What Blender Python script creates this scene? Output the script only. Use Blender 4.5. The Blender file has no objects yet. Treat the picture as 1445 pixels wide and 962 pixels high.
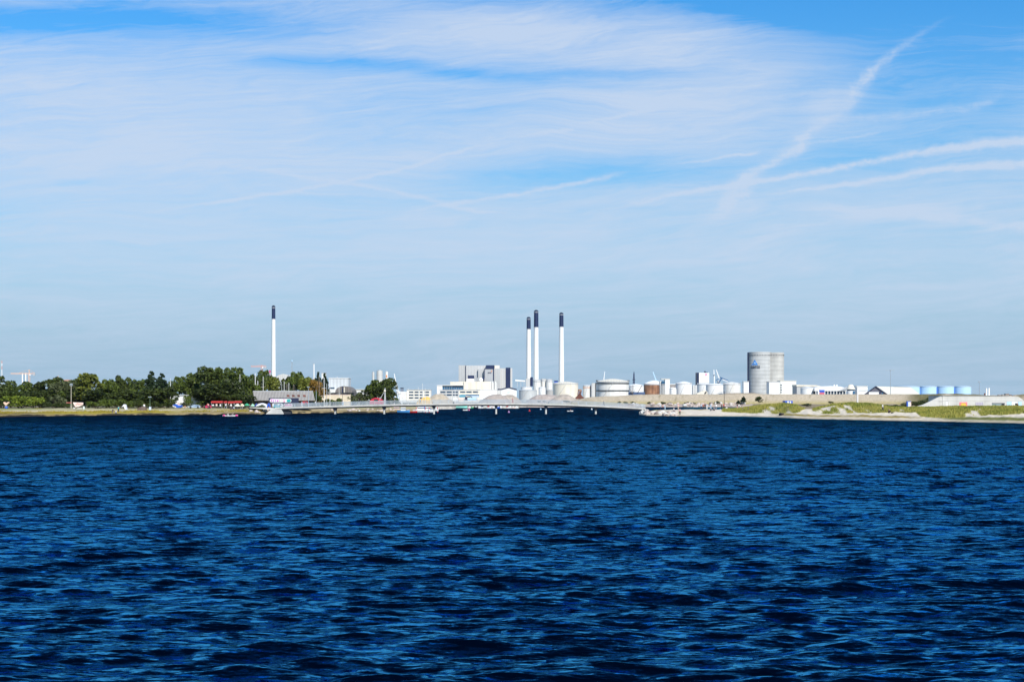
import bpy, bmesh, math, random
import numpy as np
from mathutils import Vector, Matrix

random.seed(7)
RNG = np.random.default_rng(7)
sc = bpy.context.scene
COL = sc.collection
F = 2000.0          # focal length of the photograph in its own pixels
CX, HY, CAMZ = 722.5, 563.0, 4.5

# ------------------------------------------------------------------ helpers
def X(px, D): return (px - CX) * D / F          # metres to the right at distance D
def Z(py, D): return CAMZ - (py - HY) * D / F   # height at distance D
def M(n, D): return n * D / F                   # a size in metres
ORG = {}

def link(o, parent=None):
    COL.objects.link(o)
    if parent is not None:
        o.parent = parent
    return o

def tag(o, label=None, cat=None, group=None, kind=None):
    if label: o['label'] = label
    if cat: o['category'] = cat
    if group: o['group'] = group
    if kind: o['kind'] = kind
    return o

def thing(name, label, cat, loc=(0, 0, 0), group=None):
    o = bpy.data.objects.new(name, None)
    o.empty_display_size = 0.5
    link(o)
    o.location = loc
    ORG[o.name] = Vector(loc)
    return tag(o, label, cat, group)

def kids(o): return [c for c in bpy.data.objects if c.parent == o]

def copy_tree(o, parent=None):
    c = o.copy()
    link(c, parent)
    for ch in CH.get(o.name, []):
        copy_tree(ch, c)
    return c
CH = {}

class MB:
    """collects boxes, bars, tubes; build() links them as ONE mesh object (world coordinates in, local out)"""
    def __init__(s): s.v = []; s.f = []
    def add(s, vs, fs):
        b = len(s.v)
        s.v.extend([tuple(p) for p in vs]); s.f.extend([tuple(i + b for i in q) for q in fs])
        return s
    def box(s, x0, x1, y0, y1, z0, z1):
        vs = [(x0,y0,z0),(x1,y0,z0),(x1,y1,z0),(x0,y1,z0),(x0,y0,z1),(x1,y0,z1),(x1,y1,z1),(x0,y1,z1)]
        return s.add(vs, [(0,3,2,1),(4,5,6,7),(0,1,5,4),(1,2,6,5),(2,3,7,6),(3,0,4,7)])
    def obox(s, c, w, d, h, rot=0.0):
        """box with base centre c, turned about z"""
        cs, sn = math.cos(rot), math.sin(rot)
        vs = []
        for dz in (0, h):
            for a, b in ((-w/2,-d/2),(w/2,-d/2),(w/2,d/2),(-w/2,d/2)):
                vs.append((c[0]+a*cs-b*sn, c[1]+a*sn+b*cs, c[2]+dz))
        return s.add(vs, [(0,3,2,1),(4,5,6,7),(0,1,5,4),(1,2,6,5),(2,3,7,6),(3,0,4,7)])
    def pb(s, a, b, t, u, D, dep):
        """box whose front face covers photo pixels a..b, t..u at distance D"""
        return s.box(X(a,D), X(b,D), D, D+dep, Z(u,D), Z(t,D))
    def cyl(s, x, y, z0, z1, r0, r1=None, n=24, caps=True):
        r1 = r0 if r1 is None else r1
        b = len(s.v)
        for z, r in ((z0, r0), (z1, r1)):
            for i in range(n):
                a = 2*math.pi*i/n
                s.v.append((x+r*math.cos(a), y+r*math.sin(a), z))
        for i in range(n):
            j = (i+1) % n
            s.f.append((b+i, b+j, b+n+j, b+n+i))
        if caps:
            s.f.append(tuple(b+n+i for i in range(n)))
            s.f.append(tuple(b+n-1-i for i in range(n)))
        return s
    def lathe(s, x, y, prof, n=32):
        b = len(s.v)
        for r, z in prof:
            for i in range(n):
                a = 2*math.pi*i/n
                s.v.append((x+r*math.cos(a), y+r*math.sin(a), z))
        for k in range(len(prof)-1):
            for i in range(n):
                j = (i+1) % n
                s.f.append((b+k*n+i, b+k*n+j, b+(k+1)*n+j, b+(k+1)*n+i))
        s.f.append(tuple(b+(len(prof)-1)*n+i for i in range(n)))
        return s
    def bar(s, p, q, w, w2=None):
        p, q = Vector(p), Vector(q)
        d = q - p
        if d.length < 1e-6: return s
        d.normalize()
        up = Vector((0,0,1)) if abs(d.z) < 0.9 else Vector((1,0,0))
        a = d.cross(up).normalized(); b = d.cross(a)
        w2 = w if w2 is None else w2
        vs = []
        for c, ww in ((p, w), (q, w2)):
            for sa, sb in ((-1,-1),(1,-1),(1,1),(-1,1)):
                vs.append(c + a*sa*ww/2 + b*sb*ww/2)
        return s.add(vs, [(0,1,2,3),(7,6,5,4),(0,4,5,1),(1,5,6,2),(2,6,7,3),(3,7,4,0)])
    def prism(s, pts, y0, y1):
        """polygon in the x-z plane pushed from y0 to y1; pts counter-clockwise seen from the camera"""
        n = len(pts)
        vs = [(x, y0, z) for x, z in pts] + [(x, y1, z) for x, z in pts]
        fs = [tuple(range(n)), tuple(range(2*n-1, n-1, -1))]
        for i in range(n):
            j = (i+1) % n
            fs.append((i, n+i, n+j, j))
        return s.add(vs, fs)
    def pprism(s, pts, D, dep):
        return s.prism([(X(a,D), Z(b,D)) for a, b in pts], D, D+dep)
    def loft(s, secs, caps=True):
        n = len(secs[0]); b = len(s.v)
        for q in secs: s.v.extend([tuple(p) for p in q])
        for k in range(len(secs)-1):
            for i in range(n):
                j = (i+1) % n
                s.f.append((b+k*n+i, b+k*n+j, b+(k+1)*n+j, b+(k+1)*n+i))
        if caps:
            s.f.append(tuple(b+n-1-i for i in range(n)))
            m = b+(len(secs)-1)*n
            s.f.append(tuple(m+i for i in range(n)))
        return s
    def ell(s, c, r, n=10, m=7):
        b = len(s.v)
        for k in range(m+1):
            t = math.pi*k/m
            for i in range(n):
                a = 2*math.pi*i/n
                s.v.append((c[0]+r[0]*math.sin(t)*math.cos(a), c[1]+r[1]*math.sin(t)*math.sin(a), c[2]+r[2]*math.cos(t)))
        for k in range(m):
            for i in range(n):
                j = (i+1) % n
                s.f.append((b+k*n+i, b+(k+1)*n+i, b+(k+1)*n+j, b+k*n+j))
        return s
    def build(s, name, mat, parent=None, smooth=False, label=None):
        o3 = Vector((0,0,0))
        if parent is not None:
            o3 = ORG[parent.name]
        me = bpy.data.meshes.new(name)
        me.from_pydata([(v[0]-o3.x, v[1]-o3.y, v[2]-o3.z) for v in s.v], [], s.f)
        me.update()
        bm = bmesh.new(); bm.from_mesh(me)
        bmesh.ops.recalc_face_normals(bm, faces=bm.faces)
        bm.to_mesh(me); bm.free()
        if smooth:
            me.polygons.foreach_set('use_smooth', [True]*len(me.polygons))
            me.set_sharp_from_angle(angle=math.radians(40))
        me.materials.append(mat)
        o = bpy.data.objects.new(name, me)
        link(o, parent)
        ORG[o.name] = o3
        if parent is not None: CH.setdefault(parent.name, []).append(o)
        if label: o['label'] = label
        return o

# ------------------------------------------------------------------ materials
MATS = {}
def mat(name, c, rough=0.6, var=0.12, scale=0.4, metal=0.0, streak=0.0, bump=0.0, rib=None, grime=None):
    """principled surface with procedural colour variation (noise, optional rain streaks, ribs, stains)"""
    if name in MATS: return MATS[name]
    m = bpy.data.materials.new(name); m.use_nodes = True
    nt = m.node_tree; N = nt.nodes; L = nt.links
    p = N['Principled BSDF']
    p.inputs['Roughness'].default_value = rough
    p.inputs['Metallic'].default_value = metal
    tc = N.new('ShaderNodeTexCoord')
    nz = N.new('ShaderNodeTexNoise'); nz.inputs['Scale'].default_value = scale; nz.inputs['Detail'].default_value = 5
    L.new(tc.outputs['Object'], nz.inputs['Vector'])
    def rgb(k): return tuple(min(1, max(0, x*k)) for x in c) + (1,)
    ramp = N.new('ShaderNodeMix'); ramp.data_type = 'RGBA'
    ramp.inputs[6].default_value = rgb(1-var); ramp.inputs[7].default_value = rgb(1+var)
    mr = N.new('ShaderNodeMapRange'); mr.inputs[1].default_value = 0.3; mr.inputs[2].default_value = 0.7
    L.new(nz.outputs['Fac'], mr.inputs[0]); L.new(mr.outputs[0], ramp.inputs[0])
    out = ramp.outputs[2]
    if streak > 0:   # vertical weather streaks
        mp = N.new('ShaderNodeMapping'); mp.inputs['Scale'].default_value = (1.0, 1.0, 0.06)
        L.new(tc.outputs['Object'], mp.inputs['Vector'])
        n2 = N.new('ShaderNodeTexNoise'); n2.inputs['Scale'].default_value = 0.5; n2.inputs['Detail'].default_value = 6
        L.new(mp.outputs[0], n2.inputs['Vector'])
        m2 = N.new('ShaderNodeMapRange'); m2.inputs[1].default_value = 0.45; m2.inputs[2].default_value = 0.72; m2.inputs[4].default_value = streak
        L.new(n2.outputs['Fac'], m2.inputs[0])
        x2 = N.new('ShaderNodeMix'); x2.data_type = 'RGBA'
        g = grime or tuple(x*0.45 for x in c)
        x2.inputs[7].default_value = tuple(g) + (1,)
        L.new(m2.outputs[0], x2.inputs[0]); L.new(out, x2.inputs[6]); out = x2.outputs[2]
    if rib:          # sheet ribs / formwork lines: axis, metres
        wv = N.new('ShaderNodeTexWave'); wv.bands_direction = rib[0]; wv.inputs['Scale'].default_value = 0.314/rib[1]
        wv.inputs['Distortion'].default_value = rib[3] if len(rib) > 3 else 0.0
        L.new(tc.outputs['Object'], wv.inputs['Vector'])
        x3 = N.new('ShaderNodeMix'); x3.data_type = 'RGBA'; x3.blend_type = 'MULTIPLY'
        k = 1-rib[2]
        x3.inputs[7].default_value = (k,k,k,1)
        L.new(wv.outputs['Fac'], x3.inputs[0]); L.new(out, x3.inputs[6]); out = x3.outputs[2]
    L.new(out, p.inputs['Base Color'])
    if bump > 0:
        b = N.new('ShaderNodeBump'); b.inputs['Strength'].default_value = bump
        L.new(nz.outputs['Fac'], b.inputs['Height']); L.new(b.outputs[0], p.inputs['Normal'])
    MATS[name] = m
    return m

def leafmat(name, a, b, trans=0.18, patch=None):
    """leaf clumps: colour varies from clump to clump"""
    m = bpy.data.materials.new(name); m.use_nodes = True
    nt = m.node_tree; N = nt.nodes; L = nt.links
    p = N['Principled BSDF']; p.inputs['Roughness'].default_value = 0.55
    p.inputs['Specular IOR Level'].default_value = 0.25
    ge = N.new('ShaderNodeNewGeometry')
    oi = N.new('ShaderNodeObjectInfo')
    ad = N.new('ShaderNodeMath'); ad.operation = 'MULTIPLY_ADD'; ad.inputs[1].default_value = 0.35
    L.new(oi.outputs['Random'], ad.inputs[0])
    sb = N.new('ShaderNodeMath'); sb.operation = 'MULTIPLY'; sb.inputs[1].default_value = 0.75
    L.new(ge.outputs['Random Per Island'], sb.inputs[0]); L.new(sb.outputs[0], ad.inputs[2])
    mx = N.new('ShaderNodeMix'); mx.data_type = 'RGBA'
    mx.inputs[6].default_value = a + (1,); mx.inputs[7].default_value = b + (1,)
    L.new(ad.outputs[0], mx.inputs[0])
    out = mx.outputs[2]
    if patch:        # stands of another tint, metres across
        tc = N.new('ShaderNodeTexCoord'); pn = N.new('ShaderNodeTexNoise'); pn.inputs['Scale'].default_value = 0.13; pn.inputs['Detail'].default_value = 4
        L.new(tc.outputs['Object'], pn.inputs['Vector'])
        pr = N.new('ShaderNodeMapRange'); pr.inputs[1].default_value = .42; pr.inputs[2].default_value = .62; L.new(pn.outputs['Fac'], pr.inputs[0])
        px_ = N.new('ShaderNodeMix'); px_.data_type = 'RGBA'; px_.blend_type = 'MULTIPLY'; px_.inputs[7].default_value = patch + (1,)
        L.new(pr.outputs[0], px_.inputs[0]); L.new(out, px_.inputs[6]); out = px_.outputs[2]
    mx = type('o', (), {'outputs': {2: out}})
    L.new(mx.outputs[2], p.inputs['Base Color'])
    tr = N.new('ShaderNodeBsdfTranslucent'); L.new(mx.outputs[2], tr.inputs['Color'])
    ms = N.new('ShaderNodeMixShader'); ms.inputs[0].default_value = trans
    L.new(p.outputs[0], ms.inputs[1]); L.new(tr.outputs[0], ms.inputs[2])
    L.new(ms.outputs[0], N['Material Output'].inputs['Surface'])
    MATS[name] = m
    return m

WHITE = mat('white_paint', (0.80,0.79,0.76), 0.45, 0.04, 0.3)
WHITE_W = mat('weathered_white', (0.78,0.76,0.71), 0.55, 0.05, 0.12, rib=('Z', 2.6, 0.05), streak=0.5, grime=(0.48,0.42,0.34))
CREAM = mat('cream_paint', (0.74,0.68,0.56), 0.6, 0.06, 0.15, streak=0.4, grime=(0.50,0.42,0.30))
CONC = mat('concrete', (0.46,0.44,0.40), 0.85, 0.15, 0.25, streak=0.3)
CONC_P = mat('pale_concrete', (0.60,0.58,0.53), 0.85, 0.12, 0.4, streak=0.35)
GREYM = mat('grey_steel', (0.42,0.43,0.44), 0.55, 0.10, 0.3)
GREY_L = mat('light_grey_sheet', (0.58,0.57,0.54), 0.6, 0.07, 0.1, rib=('X', 2.4, 0.13))
NAVY = mat('navy_paint', (0.004,0.013,0.060), 0.5, 0.15, 0.3)
DARK = mat('dark_steel', (0.025,0.028,0.035), 0.6, 0.2, 0.4)
GLASS = mat('window_glass', (0.03,0.06,0.10), 0.12, 0.25, 0.2)
GLASS_B = mat('blue_glass', (0.035,0.12,0.22), 0.15, 0.3, 0.08)
RED = mat('red_paint', (0.55,0.03,0.025), 0.5, 0.12, 0.6)
ORANGE = mat('orange_paint', (0.75,0.22,0.04), 0.5, 0.12, 0.6)
BLUE = mat('blue_paint', (0.02,0.10,0.50), 0.45, 0.12, 0.5)
SKYB = mat('pale_blue_paint', (0.47,0.68,0.88), 0.5, 0.05, 0.1, rib=('Z', 2.2, 0.08))
TEAL = mat('teal_paint', (0.03,0.38,0.36), 0.5, 0.1, 0.5)
TURQ = mat('turquoise_paint', (0.35,0.85,0.72), 0.5, 0.1, 0.5)
YELLOW = mat('yellow_paint', (0.80,0.50,0.06), 0.55, 0.12, 0.5)
PINK = mat('pink_paint', (0.80,0.06,0.28), 0.5, 0.1, 0.5)
LILAC = mat('lilac_paint', (0.72,0.34,0.78), 0.5, 0.12, 0.9)
GREENP = mat('green_paint', (0.05,0.33,0.16), 0.5, 0.12, 0.5)
RUST = mat('rusted_steel', (0.30,0.15,0.08), 0.85, 0.45, 0.22, streak=0.7, grime=(0.11,0.04,0.02))
RUST_D = mat('dark_rust', (0.13,0.045,0.03), 0.85, 0.5, 0.5)
WOOD_D = mat('dark_timber', (0.045,0.035,0.03), 0.8, 0.3, 0.8)
ROOFG = mat('grey_roof_sheet', (0.40,0.37,0.345), 0.8, 0.10, 0.5, rib=('X', 1.25, 0.22))
TIMBER = mat('grey_timber', (0.24,0.19,0.15), 0.85, 0.25, 0.8)
STEEL = mat('galvanised_steel', (0.40,0.46,0.50), 0.40, 0.08, 1.0, metal=0.2)
BARK = mat('bark', (0.10,0.075,0.055), 0.9, 0.3, 1.5, bump=0.4)
BLACKR = mat('black_rubber', (0.015,0.015,0.017), 0.8, 0.2, 2.0)
SKIN = mat('skin', (0.50,0.28,0.19), 0.55, 0.06, 8.0)
HAIR = mat('dark_hair', (0.04,0.025,0.018), 0.6, 0.2, 20.0)
TEXTD = mat('dark_lettering', (0.02,0.03,0.06), 0.6, 0.05, 1.0)
LOGOB = mat('logo_blue', (0.03,0.26,0.72), 0.5, 0.05, 1.0)
GRAVEL = mat('gravel', (0.37,0.31,0.255), 0.95, 0.22, 0.35, bump=0.6)
SANDH = mat('sand_heap', (0.42,0.35,0.26), 0.95, 0.15, 0.4, bump=0.5)
ROCK = mat('granite', (0.44,0.36,0.31), 0.9, 0.3, 0.7, bump=0.7)
ROCK_D = mat('dark_granite', (0.20,0.16,0.14), 0.9, 0.3, 0.7, bump=0.7)
LAMPG = mat('lamp_housing', (0.30,0.34,0.38), 0.5, 0.1, 2.0)
BROWN = mat('brown_hull', (0.13,0.085,0.06), 0.8, 0.25, 0.9)
PALEP = mat('pale_pink_canvas', (0.80,0.62,0.54), 0.8, 0.18, 0.9)

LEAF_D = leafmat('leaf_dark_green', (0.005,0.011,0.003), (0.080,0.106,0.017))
LEAF_M = leafmat('leaf_mid_green', (0.008,0.019,0.004), (0.129,0.171,0.023))
LEAF_Y = leafmat('leaf_yellow_green', (0.030,0.042,0.006), (0.236,0.255,0.034))
LEAF_O = leafmat('leaf_autumn', (0.090,0.070,0.012), (0.400,0.215,0.035))
LEAF_N = leafmat('needle_dark', (0.009,0.020,0.008), (0.030,0.055,0.017), 0.15)
LEAF_B = leafmat('leaf_bright_green', (0.045,0.075,0.006), (0.27,0.33,0.030))
LEAF_G = leafmat('leaf_grey_green', (0.060,0.075,0.030), (0.114,0.129,0.053))
SKY_SAT=1.22; SKY_TINT=(0.42,1.15,1.42); SKY_STR=0.105; CLOUD_COL=(5.2,6.1,7.55); CLOUD_MAX=0.86
HAZE_COL=(3.1,4.62,6.0)
WAVE_SLOPE=0.135; CHOP0=0.70; CHOP1=3.2; RIPPLE=2.2; BROAD=3.2; ROUGH0=0.035; ROUGH1=0.07
W_IOR=1.36; W_POW=2.1; REFL0=3.2; REFL1=0.50; W_TINT=(0.058,0.365,0.64); W_TINT_FAR=(0.016,0.255,0.62); W_BODY=(0.0,0.0012,0.0055); W_SHAL=(0.0,0.06,0.10)
# ------------------------------------------------------------------ camera, light, sky
cam = bpy.data.cameras.new('camera'); cam.sensor_width = 36; cam.lens = F/1445*36
cam.shift_y = (HY-481.0)/1445; cam.clip_start = 0.5; cam.clip_end = 60000
co = bpy.data.objects.new('camera', cam); COL.objects.link(co)
co.location = (0, 0, CAMZ); co.rotation_euler = (math.pi/2, 0, 0)
sc.camera = co
sc.view_settings.view_transform = 'Standard'; sc.view_settings.look = 'None'
sc.view_settings.exposure = 0.13; sc.view_settings.gamma = 1.0
SUN_EL, SUN_AZ = math.radians(42), math.radians(180-25)   # azimuth clockwise from +Y
sd = Vector((math.sin(SUN_AZ)*math.cos(SUN_EL), math.cos(SUN_AZ)*math.cos(SUN_EL), math.sin(SUN_EL)))
sl = bpy.data.lights.new('sun', 'SUN'); sl.energy = 5.0; sl.angle = math.radians(0.5); sl.color = (1.0, 0.955, 0.88)
so = bpy.data.objects.new('sun', sl); COL.objects.link(so)
so.rotation_euler = sd.to_track_quat('Z', 'Y').to_euler(); so.location = (30, -60, 80)

w = bpy.data.worlds.new('World'); sc.world = w; w.use_nodes = True
nt = w.node_tree; WN = nt.nodes; WL = nt.links
bg = WN['Background']

def conn(v, sock):
    if isinstance(v, (int, float)): sock.default_value = v
    else: WL.new(v, sock)
def m_(op, a, b=None, c=None, clamp=False):
    n = WN.new('ShaderNodeMath'); n.operation = op; n.use_clamp = clamp
    conn(a, n.inputs[0])
    if b is not None: conn(b, n.inputs[1])
    if c is not None: conn(c, n.inputs[2])
    return n.outputs[0]
def comb(x, y, z=0.0):
    n = WN.new('ShaderNodeCombineXYZ')
    for v, s in zip((x, y, z), n.inputs): conn(v, s)
    return n.outputs[0]
def noise(vec, scale=1.0, detail=6, rough=0.6, dist=0.0, col=False):
    n = WN.new('ShaderNodeTexNoise'); n.inputs['Scale'].default_value = scale
    n.inputs['Detail'].default_value = detail; n.inputs['Roughness'].default_value = rough
    n.inputs['Distortion'].default_value = dist
    WL.new(vec, n.inputs['Vector'])
    return n.outputs['Color' if col else 'Fac']
def curve(val, pts, smooth=True):
    n = WN.new('ShaderNodeFloatCurve')
    c = n.mapping.curves[0]
    n.mapping.use_clip = False
    while len(c.points) < len(pts): c.points.new(0.5, 0.5)
    for q, (a, b) in zip(c.points, pts):
        q.location = (a, b); q.handle_type = 'AUTO' if smooth else 'VECTOR'
    n.mapping.update()
    conn(val, n.inputs['Value'])
    return n.outputs[0]

tcw = WN.new('ShaderNodeTexCoord')
sx = WN.new('ShaderNodeSeparateXYZ'); WL.new(tcw.outputs['Generated'], sx.inputs[0])
dx, dy, dz = sx.outputs
ya = m_('MAXIMUM', m_('ABSOLUTE', dy), 0.12)
# sky-fixed chart of directions about due north (+Y): u to the right, v downwards, horizon at v = 1
u0 = m_('MULTIPLY_ADD', m_('DIVIDE', dx, ya), F/1445, 0.5)
v0 = m_('MULTIPLY_ADD', m_('DIVIDE', dz, ya), -F/563, 1.0)
# small ragged displacement
nv = noise(comb(m_('MULTIPLY', u0, 22), m_('MULTIPLY', v0, 10)), 1.0, 5, 0.6, 0, True)
sn = WN.new('ShaderNodeSeparateXYZ'); WL.new(nv, sn.inputs[0])
u = m_('MULTIPLY_ADD', m_('SUBTRACT', sn.outputs[0], 0.5), 0.012, u0)
v = m_('MULTIPLY_ADD', m_('SUBTRACT', sn.outputs[1], 0.5), 0.020, v0)
nv2 = noise(comb(m_('MULTIPLY', u0, 70), m_('MULTIPLY', v0, 30)), 1.0, 5, 0.65, 0, True)
sn2 = WN.new('ShaderNodeSeparateXYZ'); WL.new(nv2, sn2.inputs[0])
uc = m_('MULTIPLY_ADD', m_('SUBTRACT', sn2.outputs[0], 0.5), 0.022, u)
vc = m_('MULTIPLY_ADD', m_('SUBTRACT', sn2.outputs[1], 0.5), 0.013, v)

# cirrus: streaked noise x coverage
lw = noise(comb(m_('MULTIPLY', u0, 2.2), m_('MULTIPLY', v0, 2.6)), 1.0, 3, 0.5)
uu = m_('MULTIPLY_ADD', lw, 0.5, u)
vv = m_('MULTIPLY_ADD', lw, 0.22, m_('MULTIPLY_ADD', u0, 0.16, v))
st1 = noise(comb(m_('MULTIPLY', uu, 3.2), m_('MULTIPLY', vv, 9.0), 3.7), 1.0, 9, 0.62, 0.4)
st2 = noise(comb(m_('MULTIPLY', uu, 7.0), m_('MULTIPLY', vv, 34.0), 1.3), 1.0, 9, 0.66, 0.9)
st4 = noise(comb(m_('MULTIPLY', uu, 16.0), m_('MULTIPLY', vv, 90.0), 5.9), 1.0, 8, 0.7, 1.4)
st = m_('MULTIPLY_ADD', st4, 0.26, m_('MULTIPLY_ADD', st2, 0.44, m_('MULTIPLY', st1, 0.36)))
def gauss(cu, cv, su, sv, amp, tilt=0.0):
    """soft patch at photo-chart position (cu,cv); tilt = rise of its axis"""
    a = m_('DIVIDE', m_('SUBTRACT', u, cu/1445), su/1445)
    t = m_('MULTIPLY', m_('SUBTRACT', u, cu/1445), tilt*1445/563)
    b = m_('DIVIDE', m_('ADD', m_('SUBTRACT', v, cv/563), t), sv/563)
    r2 = m_('ADD', m_('MULTIPLY', a, a), m_('MULTIPLY', b, b))
    return m_('MULTIPLY', m_('EXPONENT', m_('MULTIPLY', r2, -1.0)), amp)
cover = m_('ADD', curve(v0, [(0.0,0.46),(0.2,0.57),(0.45,0.58),(0.62,0.62),(0.75,0.57),(0.88,0.46),(1.0,0.40)]), 0.0)
for g in [(90,30,190,20,-.34,0.03),(330,38,170,22,-.18,0.05),(440,86,110,11,-.20,-0.02),(660,104,150,10,-.22,-0.08),(860,104,120,8,-.18,0),
          (600,28,260,34,.20,-.06),(900,58,200,34,.17,0.0),(1200,0,340,30,-.36,-0.06),(1330,120,200,80,-.27,0.0),(1100,28,120,16,-.20,-.1),
          (950,165,230,50,.18,.04),(830,246,190,17,-.28,0.04),(230,190,330,90,.13,0.03),(640,160,190,26,-.06,0.0),(1300,300,230,18,.12,-0.05),
          (1200,222,120,30,-.20,0.05),(700,330,500,60,.05,0),(1080,105,90,22,.14,0.2),(60,120,150,30,.10,0),(1172,148,34,26,.22,.3),(200,45,420,60,.05,0),(300,230,420,70,.05,0),(760,190,260,60,.05,0)]:
    cover = m_('ADD', cover, gauss(*g))
dens = m_('MULTIPLY', m_('SUBTRACT', m_('ADD', st, cover), 0.845), 2.15, clamp=True)
dens = m_('SMOOTHSTEP', 0.0, 1.0, dens) if False else dens
# contrails: (points in chart pixels, half width start/end, strength, axis)
CT = [([(850,296),(1010,265),(1180,238),(1320,212),(1445,199)], 2.2, 6.2, 1.0, 'u'),
      ([(1050,277),(1180,263),(1320,240),(1445,231)], 1.8, 5.8, .95, 'u'),
      ([(985,324),(1030,288),(1052,252),(1088,230),(1122,212),(1134,192),(1166,172),(1194,152),(1207,128),(1230,100),(1262,74),(1300,46),(1326,32)], 17, 8, .80, 'v'),
      ([(190,303),(340,280),(480,258),(560,240),(640,215),(710,198)], 2.0, 2.6, .65, 'u'),
      ([(290,228),(400,245),(480,258),(560,272),(680,298),(735,301)], 2.6, 4.2, .5, 'u'),
      ([(560,302),(640,287),(760,268),(890,244)], 2.6, 4.0, .75, 'u'),
      ([(845,169),(945,150)], 1.7, 2.6, .8, 'u'),
      ([(970,230),(1075,213)], 1.4, 2.6, .65, 'u'),
      ([(1150,203),(1245,186)], 2.4, 1.6, .55, 'u'),
      ([(1160,172),(1300,160),(1390,147),(1418,128)], 9, 6, .4, 'u'),
      ([(1150,290),(1300,306),(1445,322)], 5, 8, .5, 'u'),
      ([(755,190),(812,181)], 2.2, 2.2, .6, 'u')]
st3 = noise(comb(m_('MULTIPLY', u0, 95), m_('MULTIPLY', v0, 48), 8.1), 1.0, 6, 0.7, 0.5)
tex = m_('MULTIPLY_ADD', st3, 2.4, m_('MULTIPLY_ADD', st2, 0.9, -0.75))
for pts, w0, w1, amp, ax in CT:
    if ax == 'u':
        q = [(a/1445, b/563) for a, b in pts]; s_, o_, ws = u0, vc, 563
    else:
        q = sorted([(b/563, a/1445) for a, b in pts]); s_, o_, ws = v0, uc, 1445
        w0, w1 = w1, w0
    a, b = q[0][0], q[-1][0]; L_ = b-a
    cen = curve(s_, q)
    wid = curve(s_, [(a, w0/ws), (b, w1/ws)], False)
    env = curve(s_, [(a-0.02, 0.0), (a+0.25*L_, amp*.8), (b-0.12*L_ if b < .99 else 0.999, amp), (b if b < .99 else 1.3, 0.0 if b < .99 else amp)], False)
    d = m_('DIVIDE', m_('SUBTRACT', o_, cen), wid)
    g = m_('EXPONENT', m_('MULTIPLY', m_('MULTIPLY', d, d), -1.0))
    c = m_('MULTIPLY', m_('MULTIPLY', g, env), tex, clamp=True)
    if ax == 'v':      # the trail is broken where an older band of cirrus crosses it
        k = m_('DIVIDE', m_('SUBTRACT', v0, 168/563), 0.045)
        c = m_('MULTIPLY', c, m_('SUBTRACT', 1.0, m_('MULTIPLY', m_('EXPONENT', m_('MULTIPLY', m_('MULTIPLY', k, k), -1.0)), 0.72)))
    dens = m_('ADD', dens, m_('MULTIPLY', c, m_('SUBTRACT', 1.0, m_('MULTIPLY', dens, 0.55))))
dens = m_('MULTIPLY', dens, m_('LESS_THAN', 0.0, dz), clamp=True)
dens = m_('MULTIPLY', dens, CLOUD_MAX)

sky = WN.new('ShaderNodeTexSky'); sky.sky_type = 'NISHITA'; sky.sun_disc = False
sky.sun_elevation = SUN_EL; sky.sun_rotation = SUN_AZ
sky.altitude = 0; sky.air_density = 1.0; sky.dust_density = 0.35; sky.ozone_density = 3.5
hs = WN.new('ShaderNodeHueSaturation'); hs.inputs['Saturation'].default_value = SKY_SAT; hs.inputs['Value'].default_value = 1.0
WL.new(sky.outputs[0], hs.inputs['Color'])
tn = WN.new('ShaderNodeMix'); tn.data_type = 'RGBA'; tn.blend_type = 'MULTIPLY'; tn.inputs[0].default_value = 1.0
tn.inputs[7].default_value = SKY_TINT + (1,)
WL.new(hs.outputs[0], tn.inputs[6])
cl = WN.new('ShaderNodeMix'); cl.data_type = 'RGBA'
cl.inputs[7].default_value = CLOUD_COL + (1,)
# thick air low down over the water
hz = WN.new('ShaderNodeMix'); hz.data_type = 'RGBA'; hz.inputs[7].default_value = HAZE_COL + (1,)
hzf = curve(v0, [(-3.0,0.18),(-0.6,0.11),(0.0,0.06),(0.25,0.30),(0.45,0.50),(0.65,0.72),(0.8,0.90),(0.95,1.0)])
WL.new(hzf, hz.inputs[0]); WL.new(tn.outputs[2], hz.inputs[6])
WL.new(dens, cl.inputs[0]); WL.new(hz.outputs[2], cl.inputs[6])
WL.new(cl.outputs[2], bg.inputs['Color'])
bg.inputs['Strength'].default_value = SKY_STR
# ------------------------------------------------------------------ shore lines (photo column -> distance of the water's edge)
def wob(x, s=0.0): return (np.sin(x*0.043+s)+np.sin(x*0.107+1.7+s)*0.6+np.sin(x*0.29+0.4+s)*0.35)
def edge_left(px):
    py = np.interp(px, [-700,0,100,200,300,366,386,412,470,610,613,640,643,735,900,2600], [590.5,588,586.4,585.4,584.8,584.4,583.3,583.1,582.6,581.8,577.3,577.1,575.9,574.6,574.4,574.4])
    return CAMZ*F/(py-HY) + wob(px)*0.9
def edge_right(px):
    py = np.interp(px, [900,906,912,950,1000,1050,1095,1120,1150,1200,1300,1445,1800,2400], [584.5,585.5,586.3,586.8,587.1,587.4,588.6,590,591,592,594,597,604,616])
    return CAMZ*F/(py-HY) + wob(px,1.0)*0.7

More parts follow.
